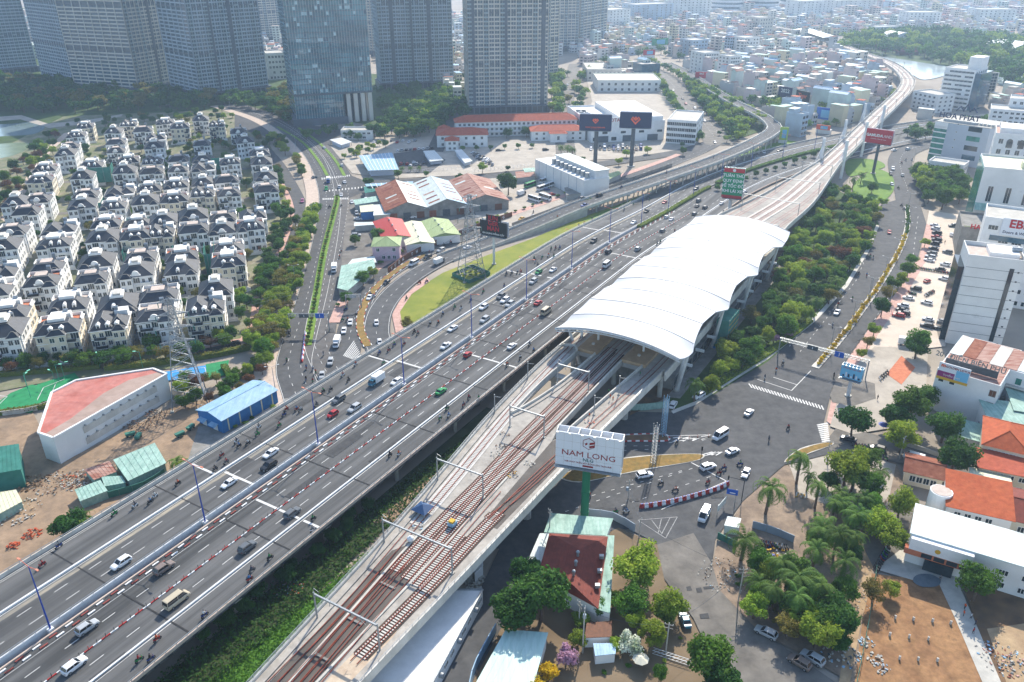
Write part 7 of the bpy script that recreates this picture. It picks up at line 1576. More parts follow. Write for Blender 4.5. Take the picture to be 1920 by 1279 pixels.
for i,(pp,bl,br,tp) in enumerate((((1115,317),(1086,244),(1146,246),214),((1183,313),(1161,239),(1221,241),210))):
    t,cx,y,zb,w,h = billboard(('left' if i == 0 else 'right') + ' of two navy billboards with orange geometric emblem',pp,bl,br,tp,'board_navy',pole='steel_dk',pr_=1.3,back=2.5);y -= .06;c_ = (cx,zb + h * (.62 if i == 0 else .52));q = h * (.19 if i == 0 else .3)
    def poly(l,m,dy=0,nm='emblem'): MB().add([(c_[0] + a * q,y - dy,c_[1] + b * q) for a,b in l],[tuple(range(len(l)))]).build(nm,m,t)
    poly([(0,-1.05),(1.1,.1),(.62,.75),(.3,.45),(0,.8),(-.3,.45),(-.62,.75),(-1.1,.1)],'ink_orange');poly([(0,-.55),(.55,-.02),(.42,.12),(0,-.28),(-.42,.12),(-.55,-.02)],'board_navy',.03)
    for s in (-1,1): poly([(s * .62 + .14 * a,.22 + .14 * b) for a,b in ((0,-1),(1,0),(0,1),(-1,0))],'board_navy',.03)
    if i == 0: text_mesh('HƯNG VƯỢNG DEVELOPER',h * .1,'ink_orange',t,(cx,y,zb + h * .2),RX,bold=.03);text_mesh('PHÁT TRIỂN BỀN VỮNG',h * .05,'ink_orange',t,(cx,y,zb + h * .1),RX)
t,cx,y,zb,w,h = billboard('black billboard with stacked red block letters and raised centre',(924,497),(900,438),(950,447),411,'board_black',pole='barrier',pr_=.55);y -= .05
MB().box(cx - w * .26,cx + w * .28,y,y + .3,zb + h,zb + h * 1.42).build('raised_panel','board_black',t)
for k,s in enumerate(('JUN','GER','MAN')): text_mesh(s,h * .42,'board_red',t,(cx,y - .03,zb + h * (1.2 - .36 * k)),RX,bold=.08)
text_mesh('GIA DỤNG ĐẲNG CẤP',h * .16,'white',t,(cx,y - .03,zb + h * .13),RX,bold=.02)
t,cx,y,zb,w,h = billboard('red billboard reading GAMUDA LAND on a dark pole',(1636,326),(1621,266),(1670,273),240,'board_red',pole='steel_dk',pr_=.9);y -= .05
text_mesh('GAMUDA',h * .27,'white',t,(cx - w * .17,y,zb + h * .56),RX,bold=.08);text_mesh('LAND',h * .27,'white',t,(cx + w * .3,y,zb + h * .56),RX);text_mesh('A member of Gamuda Group',h * .09,'white',t,(cx,y,zb + h * .32),RX)
t,cx,y,zb,w,h = billboard('small sky blue billboard over the crossroads trees',(1588,745),(1574,705),(1614,717),683,'board_sky',pole='barrier',pr_=.6,back=1.5);y -= .04
for k in range(7): x = cx - w * .38 + k * w * .12;MB().box(x,x + w * .08,y - .01,y + .02,zb + h * .1,zb + h * (.25 + .12 * ((k * 5) % 3))).build('print_figure',('board_navy','board_white')[k % 2],t)
text_mesh('CĂN HỘ CAO CẤP',h * .15,'board_red',t,(cx,y,zb + h * .82),RX)
# wall billboard on the long building
t0,w0,h0 = LB;p = t0.location;t = thing('wall_billboard','purple and white education poster board on the blank wall','billboard',p,t0.rotation_euler.z)
x0,x1 = -w0 / 2 + .3,-w0 / 2 + w0 * .52;y = -15.5;zb = h0 - 3;hh_ = 5.5;MB().box(x0,x1,y,y + .3,zb,zb + hh_).build('panel','board_white',t)
MB().box(x0,x0 + (x1 - x0) * .55,y - .04,y,zb,zb + hh_ * .5).build('print_panel','board_magenta',t);MB().box(x0,x1,y - .05,y - .01,zb,zb + hh_ * .16).build('print_band','paint_yellow',t);MB().box(x0 + (x1 - x0) * .58,x1 - .2,y - .04,y,zb + .9,zb + hh_ * .75).build('print_picture','board_sky',t)
text_mesh('m',1.6,'ink_orange',t,(x0 + 1.2,y - .06,zb + hh_ * .85),RX,bold=.08);text_mesh('GOLDEN LOTUS',.9,'ink_maroon',t,(x0 + 5.2,y - .06,zb + hh_ * .82),RX,bold=.02);text_mesh('TUYỂN SINH',.8,'white',t,(x0 + 4,y - .08,zb + hh_ * .3),RX)
for x in np.linspace(x0 + .5,x1 - .5,5): MB().beam((x,y + .3,zb),(x,y + 2,zb),.12).build('stay','galv',t)
t2 = thing('roof_lettering','row of steel frame letters on the corrugated roof','sign',p,t0.rotation_euler.z);text_mesh('201 ĐIỆN BIÊN PHỦ',2.2,'concrete_dk',t2,(-w0 * .05,-12.5,h0 + 3.6),(R(75),0,0),bold=.05);MB().box(-w0 * .44,w0 * .4,-11.6,-11.4,h0 + .2,h0 + 2.6).build('frame','steel_dk',t2)
# building lettering
et,ew,eh = EBM;t = thing('roof_sign','white roof sign board reading EBM Doors & Windows','sign',et.location,et.rotation_euler.z)
MB().box(-ew / 2 + 6,-ew / 2 + 19,-10.6,-10.35,eh - 5.3,eh + 1.5).build('board','board_white',t);text_mesh('EBM',4.4,'board_red',t,(-ew / 2 + 12.5,-10.65,eh - .6),RX,bold=.12,ext=.1);text_mesh('Doors & Windows',1.45,'board_navy',t,(-ew / 2 + 12.5,-10.65,eh - 4.0),RX,bold=.03)
ht,hw_,hh0 = HP;t = thing('roof_lettering','HOA PHAT roof letters with triangular steel emblem','sign',ht.location,ht.rotation_euler.z)
text_mesh('HOA PHAT',5.0,'board_navy',t,(-hw_ * .12,-12,hh0 + 4.2),RX,bold=.1,ext=.2);mb = MB()
for k in range(3): x = -hw_ * .04 + (k - 1) * 4;mb.beam((x - 2.4,-9,hh0 + 7.6),(x,-9,hh0 + (12.5 if k == 1 else 10.5)),1.0,.5).beam((x,-9,hh0 + (12.5 if k == 1 else 10.5)),(x + 2.4,-9,hh0 + 7.6),1.0,.5)
mb.build('emblem','board_navy',t);MB().box(-hw_ * .4,hw_ * .2,-11.4,-11,hh0 + .4,hh0 + 2).build('rail','steel',t)
at_,aw,ah = HAN;t = thing('roof_lettering','red HANOCO letters on the roof garden edge','sign',at_.location,at_.rotation_euler.z);text_mesh('HANOCO',3.0,'board_red',t,(-aw * .08,-13.3,ah + 1.4),RX,bold=.1,ext=.15);MB().box(-aw * .3,aw * .14,-13.0,-12.8,ah,ah + .5).build('rail','steel',t)
# street wall with painted letters along frontage
P_ = Path(pxs([(728,512),(770,482),(840,450),(905,425),(960,406)]));t = thing('boundary_wall','dark boundary wall with pale letters along the frontage street','wall');P_.wall(0,P_.L,-.15,.15,-.1,2.6).build('wall','wood',t)
for i,ch in enumerate('VƯỜN THÚY ĐIỆN HOA KIỂNG'):
    if ch != ' ': s = 3 + i * (P_.L - 6) / 24;q = P_.pt(s,.22,1.2);text_mesh(ch,2.0,'white',t,q,(R(90),0,P_.ang(s)),bold=.05)
HBOX = []
# far hoardings in the city
for lb,bl,br,top,m,txt,ink in (('navy city hoarding reading 2022',(1457,189),(1482,193),161,'board_navy','2022','white'),('dark hoarding with red emblem beside the 2022 hoarding',(1489,200),(1514,206),168,'board_black','Tiger','ink_orange'),('tall blue hoarding with white tower picture',(1529,222),(1558,226),200,'board_blue',None,None),('purple city hoarding above the far houses',(1310,116),(1346,114),98,'board_purple',None,None),('red city hoarding beside the far boulevard',(1303,147),(1327,147),135,'board_red','SALE','white'),('green city hoarding behind the showroom',(1222,86),(1252,84),73,'board_green',None,None),('red and yellow hoarding behind the showroom',(1206,104),(1228,103),94,'board_red',None,None),('lime green hoarding beside the flyover bend',(1460,262),(1476,263),238,'board_lime',None,None),('orange shop front hoarding below the blue one',(1530,242),(1556,245),233,'ink_orange',None,None)):
    HBOX.append((bl[0] - 9,br[0] + 9,bl[1] - 2,bl[1] + 26));P0 = G((bl[0] + br[0]) / 2,max(bl[1],br[1]) + 6);zb = ZY((bl[1] + br[1]) / 2,P0.y);A,B = G(*bl,zb),G(*br,zb);hB = ZY(top,A.y) - zb;wB = (B - A).length
    t = thing('hoarding',lb,'hoarding',((A + B) / 2).xy.to_3d(),math.atan2(B.y - A.y,B.x - A.x));MB().box(-wB / 2,wB / 2,0,.4,zb,zb + hB).build('panel',m,t)
    for x in (-wB * .3,wB * .3): MB().tube((x,.8,-.1),(x,.8,zb + hB),.3,.3,6).build('post','steel_dk',t)
    MB().box(-wB / 2,wB / 2,.4,6,-.1,zb).build('plinth_house','offwhite',t)
    if txt: text_mesh(txt,hB * .34,ink,t,(0,-.1,zb + hB * .72),RX,bold=.1)
    else: MB().box(-wB * .2,wB * .32,-.06,0,zb + hB * .15,zb + hB * .8).build('print_panel','board_sky',t)
# ---- highway lamps ----
lp = bpy.data.objects.new('street_lamp',None);COL.objects.link(lp)
MB().tube((0,0,-1.2),(0,0,16.4),.2,.1,8).build('pole','blue_paint',lp);MB().box(-.55,.55,-.45,.45,-1.0,.35).build('footing','barrier',lp)
for sg in (-1,1):
    MB().tube((0,0,16.3),(0,sg * 2.6,16.9),.08,.06,6).build('arm',dm('arm_pink','#c9705c'),lp);MB().box(-.18,.18,sg * 2.6 - .8 * (sg < 0) - .05,sg * 2.6 + .8 * (sg > 0) + .05,16.82,17.0).build('lamp_head',dm('lamp_pink','#d08870'),lp)
s = HW.near(G(90,1190,7.4));st_ = (HW.near(G(603,836,7.4)) - s) / 2
for k in range(-1,15):
    ss = s + k * st_
    if ss < 1 or ss > HW.L - 200: continue
    put(lp,USED,HW.pt(ss,0,.4),HW.ang(ss),'blue double armed lamp post in the highway gap','street lamp','blue lamp posts in the highway gap')
l2 = bpy.data.objects.new('street_lamp',None);COL.objects.link(l2);MB().tube((0,0,0),(0,0,9.5),.13,.07,8).build('pole','galv',l2)
for sg in (-1,1): MB().tube((0,0,9.4),(0,sg * 2,9.9),.05,.04,6).build('arm','galv',l2);MB().box(-.12,.12,sg * 2 - .35,sg * 2 + .35,9.85,9.97).build('lamp_head','barrier',l2)
for s in np.arange(8,MED.L,28): put(l2,USED,MED.pt(s,0,.2),MED.ang(s),'grey double armed lamp on the curved median','street lamp','lamps on the curved median')
for P2,o_,n in ((AVL,-8,7),(NRD,8.2,4)):
    for s in np.linspace(40,P2.L - 30,n): put(l2,USED,P2.pt(s,o_,.1),P2.ang(s),'grey lamp post beside the ' + ('avenue' if P2 is AVL else 'far street'),'street lamp','side street lamps')
# ---- lattice pylons ----
def pylon(label,base_px,top_y,bw,fence=False):
    p = G(*base_px);H_ = ZY(top_y,p.y);t = thing('power_pylon',label,'pylon',p,R(22));lv = 12
    def half(z): return bw / 2 * (1 - z / H_) ** 1.15 + .55
    zs = [H_ * (1 - (1 - i / lv) ** 1.25) for i in range(lv + 1)];c = lambda z,k: Vector((half(z) * (1,1,-1,-1)[k],half(z) * (1,-1,-1,1)[k],z))
    for k in range(4):
        mb = MB()
        for a,b in zip(zs,zs[1:]): mb.beam(c(a,k),c(b,k),.22)
        mb.build('leg','galv',t)
    for i in range(lv):
        mb = MB()
        for k in range(4):
            n = (k + 1) % 4;mb.beam(c(zs[i],k),c(zs[i + 1],n),.13);mb.beam(c(zs[i],n),c(zs[i + 1],k),.13);mb.beam(c(zs[i + 1],k),c(zs[i + 1],n),.1)
        mb.build('bracing','galv',t)
    for fz,wd in ((.98,3.2),(.86,4.6),(.73,5.4),(.6,5.0)):
        z = H_ * fz;mb = MB()
        for sg in (-1,1):
            for y in (-.5,.5): mb.beam((0,y,z),(sg * wd,0,z + .1),.17);mb.beam((0,y,z + 1.1),(sg * wd,0,z + .1),.15)
        mb.build('cross_arm','galv',t)
        for sg in (-1,1): MB().tube((sg * wd,0,z + .1),(sg * wd,0,z - 1.4),.14,.14,6).build('insulator','glass_green',t)
    for k in range(4): q = c(0,k);MB().box(q.x - .5,q.x + .5,q.y - .5,q.y + .5,-.1,.5).build('footing','concrete',t)
    return p,H_
pa,ha = pylon('lattice power pylon beside the blue shed',(356,752),562,9.5)
pb,hb = pylon('lattice power pylon in the green fenced plot on the verge',(884,520),366,9.0)
q = [G(*v) for v in ((848,518),(880,532),(919,516),(886,502))];t = thing('plot_fence','green sheet fence round the pylon foot','fence')
for i in range(4): MB().beam(q[i] + Vector((0,0,.8)),q[(i + 1) % 4] + Vector((0,0,.8)),.12,1.7).build('fence_panel',dm('fence_green','#2f6a5c','#3f7a6a',.8,.7),t)
fill([(856,518),(880,528),(912,516),(886,506)],12,1.8,['sg','sb'],.8,1.2,'round the pylon foot','shrubs round the pylon foot')
def wire(name,label,a,b,sag,r=.05,n=14):
    mb = MB();pts = [a.lerp(b,i / n) - Vector((0,0,sag * 4 * (i / n) * (1 - i / n))) for i in range(n + 1)]
    for u,v in zip(pts,pts[1:]): mb.tube(u,v,r,r,4,cap=False)
    return tag(mb.build(name,'steel_dk'),label,'cable')
R22 = Matrix.Rotation(R(22),3,'Z')
for fz,wd,nm in ((.86,4.6,'upper'),(.73,5.4,'middle'),(.6,5.0,'lower')):
    for sg in (-1,1):
        a = pa + R22 @ Vector((sg * wd,0,ha * fz - 1.4));b = pb + R22 @ Vector((sg * wd,0,hb * fz - 1.4));sd_ = 'left' if sg < 0 else 'right'
        wire('power_line',nm + ' ' + sd_ + ' power line strung between the two pylons',a,b,7,.035);wire('power_line',nm + ' ' + sd_ + ' power line leaving the shed pylon to the left',a,Vector((-330,190,ha * fz)) + Vector((sg * 3,sg * 4,0)),8,.035)
# ---- gantries ----
def gantry(label,a_px,b_px,zt,signs):
    a,b = G(*a_px),G(*b_px);w = (b - a).length;t = thing('sign_gantry',label,'sign gantry',(a + b) / 2,math.atan2(b.y - a.y,b.x - a.x))
    for x in (-w / 2,w / 2): MB().tube((x,0,-.1),(x,0,zt + .9),.22,.2,8).build('post','galv',t)
    mb = MB();n = int(w / 1.3)
    for z in (zt,zt + .9):
        for y in (-.35,.35): mb.beam((-w / 2,y,z),(w / 2,y,z),.12)
    for i in range(n): x0,x1 = -w / 2 + w * i / n,-w / 2 + w * (i + 1) / n;mb.beam((x0,-.35,zt),(x1,-.35,zt + .9),.07);mb.beam((x0,.35,zt),(x1,.35,zt + .9),.07);mb.beam((x0,-.35,zt + .9),(x0,.35,zt + .9),.07)
    mb.build('truss','galv',t)
    for u,sw_,sh_,m in signs: o = MB().box(u * w - sw_ / 2,u * w + sw_ / 2,-.55,-.45,zt - sh_ * .3,zt + sh_ * .7).build('sign_panel',m,t);MB().box(u * w - .1,u * w + .1,-.6,-.56,zt - sh_ * .1,zt + sh_ * .5).build('arrow','white',t)
    return t
gantry('truss sign gantry across the curved boulevard',(1458,668),(1622,712),6.4,((-.12,3.6,1.6,'steel_dk'),(.18,3.0,2.0,'sign_blue')))
gantry('sign gantry over the avenue with a blue panel',(545,622),(618,622),6.4,((-.1,3.6,1.5,'steel_dk'),(.3,3.2,1.9,'sign_blue')))
gantry('small sign frame over the loop street',(650,580),(678,578),5.2,((0,2.6,1.2,'steel'),))
for i,(x,y,top) in enumerate(((1224,872,795),(1243,818,742))):
    p = G(x,y);h = ZY(top,p.y);t = thing('lattice_mast',('nearer' if i == 0 else 'farther bluish') + ' square lattice mast beside the traffic island','mast',p,R(20));s_ = .55
    for a,b in ((s_,s_),(-s_,s_),(-s_,-s_),(s_,-s_)): MB().beam((a,b,0),(a,b,h),.12).build('leg','galv' if i == 0 else 'blue_sheet',t)
    mb = MB()
    for k in range(int(h)):
        for a,b in (((-s_,-s_),(s_,-s_)),((s_,-s_),(s_,s_)),((s_,s_),(-s_,s_)),((-s_,s_),(-s_,-s_))): mb.beam((*a,k),(*b,k + 1),.06);mb.beam((*a,k),(*b,k),.05)
    mb.build('bracing','galv' if i == 0 else 'blue_sheet',t)
# traffic lights and blue direction sign
p = G(1390,940);t = thing('traffic_light','dark traffic light pole with long arm at the crossroads','traffic light',p,R(160));MB().tube((0,0,0),(0,0,6.8),.12,.1,8).build('pole','frame_dark',t);MB().tube((0,0,6.6),(4.2,0,6.8),.09,.07,6).build('arm','frame_dark',t);MB().box(3.8,4.2,-.2,.2,6.0,7.2).build('signal_head','dark',t)
p = G(1314,862);t = thing('traffic_light','slim signal post on the island tip','traffic light',p);MB().tube((0,0,0),(0,0,4.4),.09,.08,8).build('pole','frame_dark',t);MB().box(-.2,.2,-.2,.2,3.2,4.5).build('signal_head','dark',t)
p = G(1377,948);t = thing('direction_sign','blue direction sign at the end of the water barriers','sign',p,R(-20));MB().tube((0,.15,0),(0,.15,5),.1,.1,8).build('post','galv',t);MB().box(-2.4,.4,0,.1,3.2,4.8).build('panel','sign_blue',t);MB().box(-1.6,-.2,-.03,0,3.6,3.9).build('arrow','white',t)
p = G(1352,960);t = thing('street_board','white notice board behind the kerb of the palm lot','sign',p,R(52));MB().box(-2.5,2.5,0,.12,1.4,3.4).build('panel','pale_sheet',t)
for x in (-2,2): MB().tube((x,.2,0),(x,.2,3.4),.07,.07,6).build('post','galv',t)
# water filled barriers: alternately red and white, each its own thing
P_ = Path(pxs([(1199,953),(1230,949),(1270,941),(1310,930),(1345,919),(1366,909)]));n = 23
ring = [(-.45,-.3),(.45,-.3),(.45,.3),(-.45,.3)]
def wb(m):
    mb = MB();mb.add([(x * .98,y,0) for x,y in ring] + [(x * .98,y,.35) for x,y in ring] + [(x * .92,y * .5,.55) for x,y in ring] + [(x * .92,y * .45,1.0) for x,y in ring],[(3,2,1,0),(12,13,14,15)] + [(4 * k + i,4 * k + (i + 1) % 4,4 * k + 4 + (i + 1) % 4,4 * k + 4 + i) for k in range(3) for i in range(4)]);return mb.mesh('body',m)
wbm = [wb('red_paint'),wb('white')];cap = MB().box(-.3,.3,-.1,.1,1.0,1.08).mesh('cap','blue_paint')
for i in range(n):
    s = P_.L * (i + .5) / n;t = thing('water_barrier',('red' if i % 2 == 0 else 'white') + ' plastic water barrier in the curved row','barrier',P_.pt(s,0,.08),P_.ang(s),'water barriers in the curved row');t.scale = (P_.L / n / 1.0,1.3,1.2);link('body',wbm[i % 2],t);link('cap',cap,t)
P_ = Path(pxs([(566,680),(570,650),(573,626)]))
for i in range(12): s = P_.L * (i + .5) / 12;t = thing('water_barrier',('red' if i % 2 == 0 else 'white') + ' plastic water barrier on the avenue centre line','barrier',P_.pt(s,0,.1),P_.ang(s),'water barriers on the avenue');t.scale = (2.2,1.3,1);link('body',wbm[i % 2],t);link('cap',cap,t)
for i,(x,y) in enumerate(((1275,822),(1292,823),(1308,821),(1328,819))): t = thing('marker_post','orange flexible marker post on the chevron island','marker post',G(x,y,.1),0,'orange marker posts');MB().tube((0,0,0),(0,0,1.1),.06,.05,6).build('post','cone_orange',t);MB().tube((0,0,0),(0,0,.06),.2,.18,8).build('base','frame_dark',t)
# utility poles with cables
ups = []
for i,(x,y,tp,lb) in enumerate(((1384,1128,1065,'leaning concrete pole at the palm lot edge'),(1686,862,818,'concrete pole pair by the shaded street'),(1092,1225,1140,'concrete pole with transformer arms by the pink tree'),(1085,1176,1128,'concrete pole with insulators below the maroon roof'),(1248,1226,1168,'lamp pole in the garden'),(1178,935,905,'concrete pole with meters at the crossroads kerb'),(1198,1010,975,'concrete pole beside the turquoise roof'),(1628,560,520,'concrete pole in the car park'),(1668,572,535,'second concrete pole in the car park'),(1550,860,830,'concrete pole at the shaded corner'),(1645,945,915,'thin pole on the palm lot'),(1768,870,838,'lamp pole over the shaded street'),(1030,1010,955,'concrete pole at the viaduct foot'))):
    p = G(x,y);h = max(6,ZY(tp,p.y));t = thing('utility_pole',lb,'utility pole',p,R(40 * i));MB().tube((0,0,-.2),(0,0,h),.17,.11,8).build('pole','concrete',t);ups.append(p + Vector((0,0,h - .6)))
    for z in (h - .5,h - 1.4): MB().beam((-.9,0,z),(.9,0,z),.1).build('cross_arm','concrete_dk',t)
    for x_ in (-.8,0,.8): MB().tube((x_,0,h - .5),(x_,0,h - .15),.06,.05,6).build('insulator','white',t)
    if i in (2,5): MB().tube((.5,0,h - 3.2),(.5,0,h - 2.2),.35,.35,10).build('transformer','grey_wall',t)
for a,b,l in ((0,6,'cable from leaning pole to turquoise roof pole'),(0,4,'cable over the worn street'),(2,3,'cable between the garden poles'),(2,4,'cable over the brown hut'),(5,6,'cable at the crossroads kerb'),(1,9,'cable over the shaded street'),(7,8,'cable over the car park')): wire('cable',l,ups[a],ups[b],1.2,.03)
# court floodlights
for i,(x,y,tp) in enumerate(((112,716,684),(122,712,682),(58,746,700),(52,730,708),(188,690,672),(105,722,712),(268,690,660))): p = G(x,y);h = max(5,ZY(tp,p.y));t = thing('court_light','green court floodlight pole behind the hall','floodlight',p,R(30 * i),'court floodlights');MB().tube((0,0,0),(0,0,h),.08,.06,6).build('pole',dm('pole_teal','#3f9a80'),t);MB().tube((0,0,h),(1.6,0,h + .3),.05,.04,6).build('arm','pole_teal',t);MB().box(1.2,2.2,-.2,.2,h + .2,h + .32).build('lamp_head',dm('lamp_mint','#8fe0c0'),t)
# ---- fences and walls ----
def fence_line(label,pts,h,m,post='galv',bars=True,name='fence'):
    P_ = Path(pxs(pts),6);t = thing(name,label,'fence');n = int(P_.L / 2.6)
    for i in range(n + 1): MB().box(-.07,.07,-.07,.07,-.1,h).build('post',post,t,False,P_.pt(P_.L * i / n,0),P_.ang(P_.L * i / n))
    for z in (h * .3,h * .9): P_.wall(0,P_.L,-.03,.03,z,z + .08,3).build('rail',m,t)
    return t
fence_line('white compound fence along the street',[(690,325),(760,324),(830,320),(870,318)],1.8,'white','white');fence_line('pale forecourt fence along the street',[(890,322),(960,316),(1050,306),(1095,300)],1.8,'white','white')
fence_line('green fence along the dirt track',[(1642,1070),(1636,1120),(1622,1200),(1604,1290)],1.6,'fence_green','fence_green')
for lb,pts,h,m in (('grey sheet wall on the palm lot',[(1410,990),(1450,1002),(1488,1018)],2.2,'grey_wall'),('dark sheet wall left of the palm',[(1345,1010),(1380,1028)],2.0,'fence_green'),('low masonry wall above the shaded street',[(1692,835),(1740,850),(1800,872)],1.4,'concrete'),('pale wall round the construction ground',[(0,780),(60,772),(92,760)],1.6,'concrete'),('teal sheet hoarding under the station',[(1130,760),(1180,770),(1250,764)],2.2,'green_sheet'),('masonry wall at the billboard foot',[(1100,968),(1150,975),(1190,998)],2.4,'grey_wall'),('green sheet hoarding beside the highway',[(200,935),(270,915),(310,890)],2,'fence_green'),('dark wall along the bus yard',[(960,425),(1040,395),(1110,368),(1180,340),(1260,312)],2,'concrete_dk'),('blue pipe wall of the turquoise roof',[(930,1185),(892,1255),(880,1300)],2.5,'blue_sheet')):
    P_ = Path(pxs(pts),5);t = thing('boundary_wall',lb,'wall');n = max(2,int(P_.L / 3))
    for i in range(n): P_.wall(P_.L * i / n,P_.L * (i + 1) / n - .06,-.1,.1,-.1,h + .05 * (i % 2),3).build('wall_panel',m,t)
# ---- clutter ----
def pile(name,label,x,y,n,spread,size,mats,cat='pile',z=0,hh=1.0):
    p = G(x,y,z);t = thing(name,label,cat,p,rnd.uniform(0,6));g = random.Random(x);per = {}
    for i in range(n):
        r_ = spread * math.sqrt(g.random());a = g.uniform(0,6.28);s = size * .62 * g.uniform(.4,1.3);mb = MB();Mx = Matrix.Translation((math.cos(a) * r_,math.sin(a) * r_,(1 - r_ / spread) * hh * g.random())) @ Matrix.Rotation(g.uniform(0,3),4,'Z') @ Matrix.Rotation(g.uniform(-.4,.4),4,'X')
        per.setdefault({'white': 'concrete','concrete_lt': 'concrete','pale_sheet': 'concrete_lt'}.get(*(lambda m: (m,m))(g.choice(mats))),MB()).box(-s,s,-s * .6,s * .6,0,s * .7,0,Mx)
    for m,mb in per.items(): stuff(mb.build('rubble',m,t))
pile('brick_stack','orange hollow brick stack on the building site',60,1002,60,2.2,.4,['brick'],'bricks',0,1.6);pile('brick_stack','second orange brick stack at the left edge',25,1025,40,1.6,.4,['brick'],'bricks',0,1.4)
pile('brush_pile','pile of dead brown branches beside the hall',270,790,160,7,.4,['bark','wood','soil_dark'],'brush pile',0,1.4);pile('rubble_pile','pile of demolition rubble behind the turquoise shed',150,900,110,5,.4,['concrete','brick','wood','concrete_lt'],'rubble',0,.9);pile('rubble_pile','litter and rubble along the worn street kerb',1358,1080,140,6,.25,['concrete','concrete_lt','soil_dark','concrete_dk','blue_sheet'],'litter',.1,.4)
pile('rubble_pile','scrap heap at the right picture edge',1880,1235,130,5,.35,['concrete','rust','blue_sheet','pave_pink','concrete_dk'],'scrap',.1,.6);pile('rubble_pile','white sacks in a walled plot of the palm lot',1455,1035,60,3,.45,['white','paint_yellow','steel_dk','blue_paint'],'sacks',.1,.8);pile('rubble_pile','sheeting scraps beside the station columns',1315,640,90,6,.5,['white','concrete_lt','grey_wall'],'sheeting',.1,.4);pile('rubble_pile','plastic litter in the ditch under the highway',540,1105,70,3.5,.25,['white','blue_sheet','brick'],'litter',.1,.4);pile('rubble_pile','white crates stacked under the viaduct',890,1090,50,2.6,.5,['white','pale_sheet','concrete'],'crates',.1,1.0)
pile('rubble_pile','building materials on the left site',30,960,120,6,.4,['concrete_lt','white','concrete','sand'],'materials',.1,.8);pile('rubble_pile','litter along the dirt track',1605,1120,120,5,.2,['concrete_lt','concrete','soil_dark','concrete_dk'],'litter',.1,.2);pile('rubble_pile','junk beside the parked cars',1575,1225,70,4,.4,['white','steel_dk','blue_sheet'],'junk',.1,.6)
pile('rubble_pile','broken timber and tin beside the green shed',215,915,90,4,.35,['wood','rust','concrete','soil_dark'],'rubble',.1,.8);pile('rubble_pile','demolition debris before the hall',110,905,120,6,.35,['concrete','concrete_dk','soil_dark','wood'],'rubble',.1,.8);pile('rubble_pile','heap of dark soil by the site hut',60,905,90,4,.5,['soil_dark','dirt'],'soil heap',.1,1.6)
dz = DZ + .1
for i,(x,y,m,n) in enumerate(((940,838,['wood','deck_dark','concrete_lt'],26),(930,852,['white','concrete_lt'],22),(962,890,['paint_yellow','wood','white'],30),(992,868,['white','pale_sheet'],20),(785,985,['white','blue_sheet','steel'],26),(945,815,['wood','concrete'],16),(1105,790,['white','orange' if False else 'ink_orange'],14))): pile('material_heap',('timber heap beside the left track','white sacks beside the left track','yellow machine parts beside the right track','white sheets at the branch fork','tool heap below the blue tarpaulin','timber heap at the left opening','tool heap on the right branch')[i],x,y,n,1.6,.28,m,'materials',dz,.5)
p = G(793,962,DZ);t = thing('tarpaulin','dark blue tarpaulin tent on the viaduct','tarpaulin',p,HANG);MB().add([(-2,-2,1.4),(2,-2,1.5),(2,2,1.4),(-2,2,1.5),(0,0,2.6)],[(0,1,4),(1,2,4),(2,3,4),(3,0,4)]).build('sheet','tarp_blue',t)
for a,b in ((-1.9,-1.9),(1.9,-1.9),(1.9,1.9),(-1.9,1.9)): MB().tube((a,b,0),(a,b,1.45),.05,.05,6).build('pole','galv',t)
t = thing('track_trolley','small yellow and blue track trolley on the middle track','trolley',SO(117.5,-85.6,DZ + .3),HANG);MB().box(-.9,.9,-.8,.8,.25,1.1).build('body','blue_sheet',t);MB().box(-.7,.5,-.6,.6,1.1,1.6).build('engine','paint_yellow',t)
for x in (-.6,.6):
    for y in (-.76,.76): MB().tube((x,y - .05,.2),(x,y + .05,.2),.2,.2,10).build('wheel','tyre',t)
p = G(770,1016,DZ);t = thing('water_tank','round white plastic tank on the viaduct deck','tank',p);MB().sphere((0,0,.85),.8,0,12,8).build('shell','white',t,True);MB().tube((0,0,1.55),(0,0,1.75),.25,.25,10).build('lid','white',t)
for i,(x,y,m) in enumerate(((1200,1250,'umbrella'),(1690,770,'board_red'),(1655,808,'blue_paint'))): p = G(x,y);t = thing('parasol',('large cream parasol in the gravel garden','red parasol under the crossroads trees','blue parasol under the crossroads trees')[i],'parasol',p);MB().tube((0,0,0),(0,0,2.6),.05,.05,6).build('pole','galv',t);mb = MB();k = 8;mb.add([(0,0,2.8)] + [(1.7 * math.cos(R(45 * j)),1.7 * math.sin(R(45 * j)),2.2) for j in range(k)],[(0,1 + j,1 + (j + 1) % k) for j in range(k)]);mb.build('canopy',m,t)
p = G(1260,1235,.2);t = thing('steel_truss','white lattice truss section lying on the ground','truss',p,R(-24));mb = MB()
for y in (-.4,.4):
    for z in (.1,.9): mb.beam((-4,y,z),(4,y,z),.08)
for k in range(10): x = -4 + .8 * k;mb.beam((x,-.4,.1),(x + .8,.4,.1),.05).beam((x,-.4,.9),(x + .8,.4,.9),.05).beam((x,.4,.1),(x + .8,.4,.9),.05)
mb.build('lattice','barrier',t)
for i,(x,y) in enumerate(((1678,1160),(1712,1163),(1748,1166),(1782,1170),(1668,1192),(1704,1196),(1740,1200),(1686,1236),(1721,1238),(1757,1240))): t = thing('pile_cap','short concrete pile head on the soil plot','pile head',G(x,y,.1),R(10 * i),'pile heads on the soil plot');MB().box(-.18,.18,-.18,.18,-.1,.9).build('head','concrete_lt',t);MB().tube((0,0,.9),(0,0,1.3),.04,.03,5).build('rebar','rust',t)
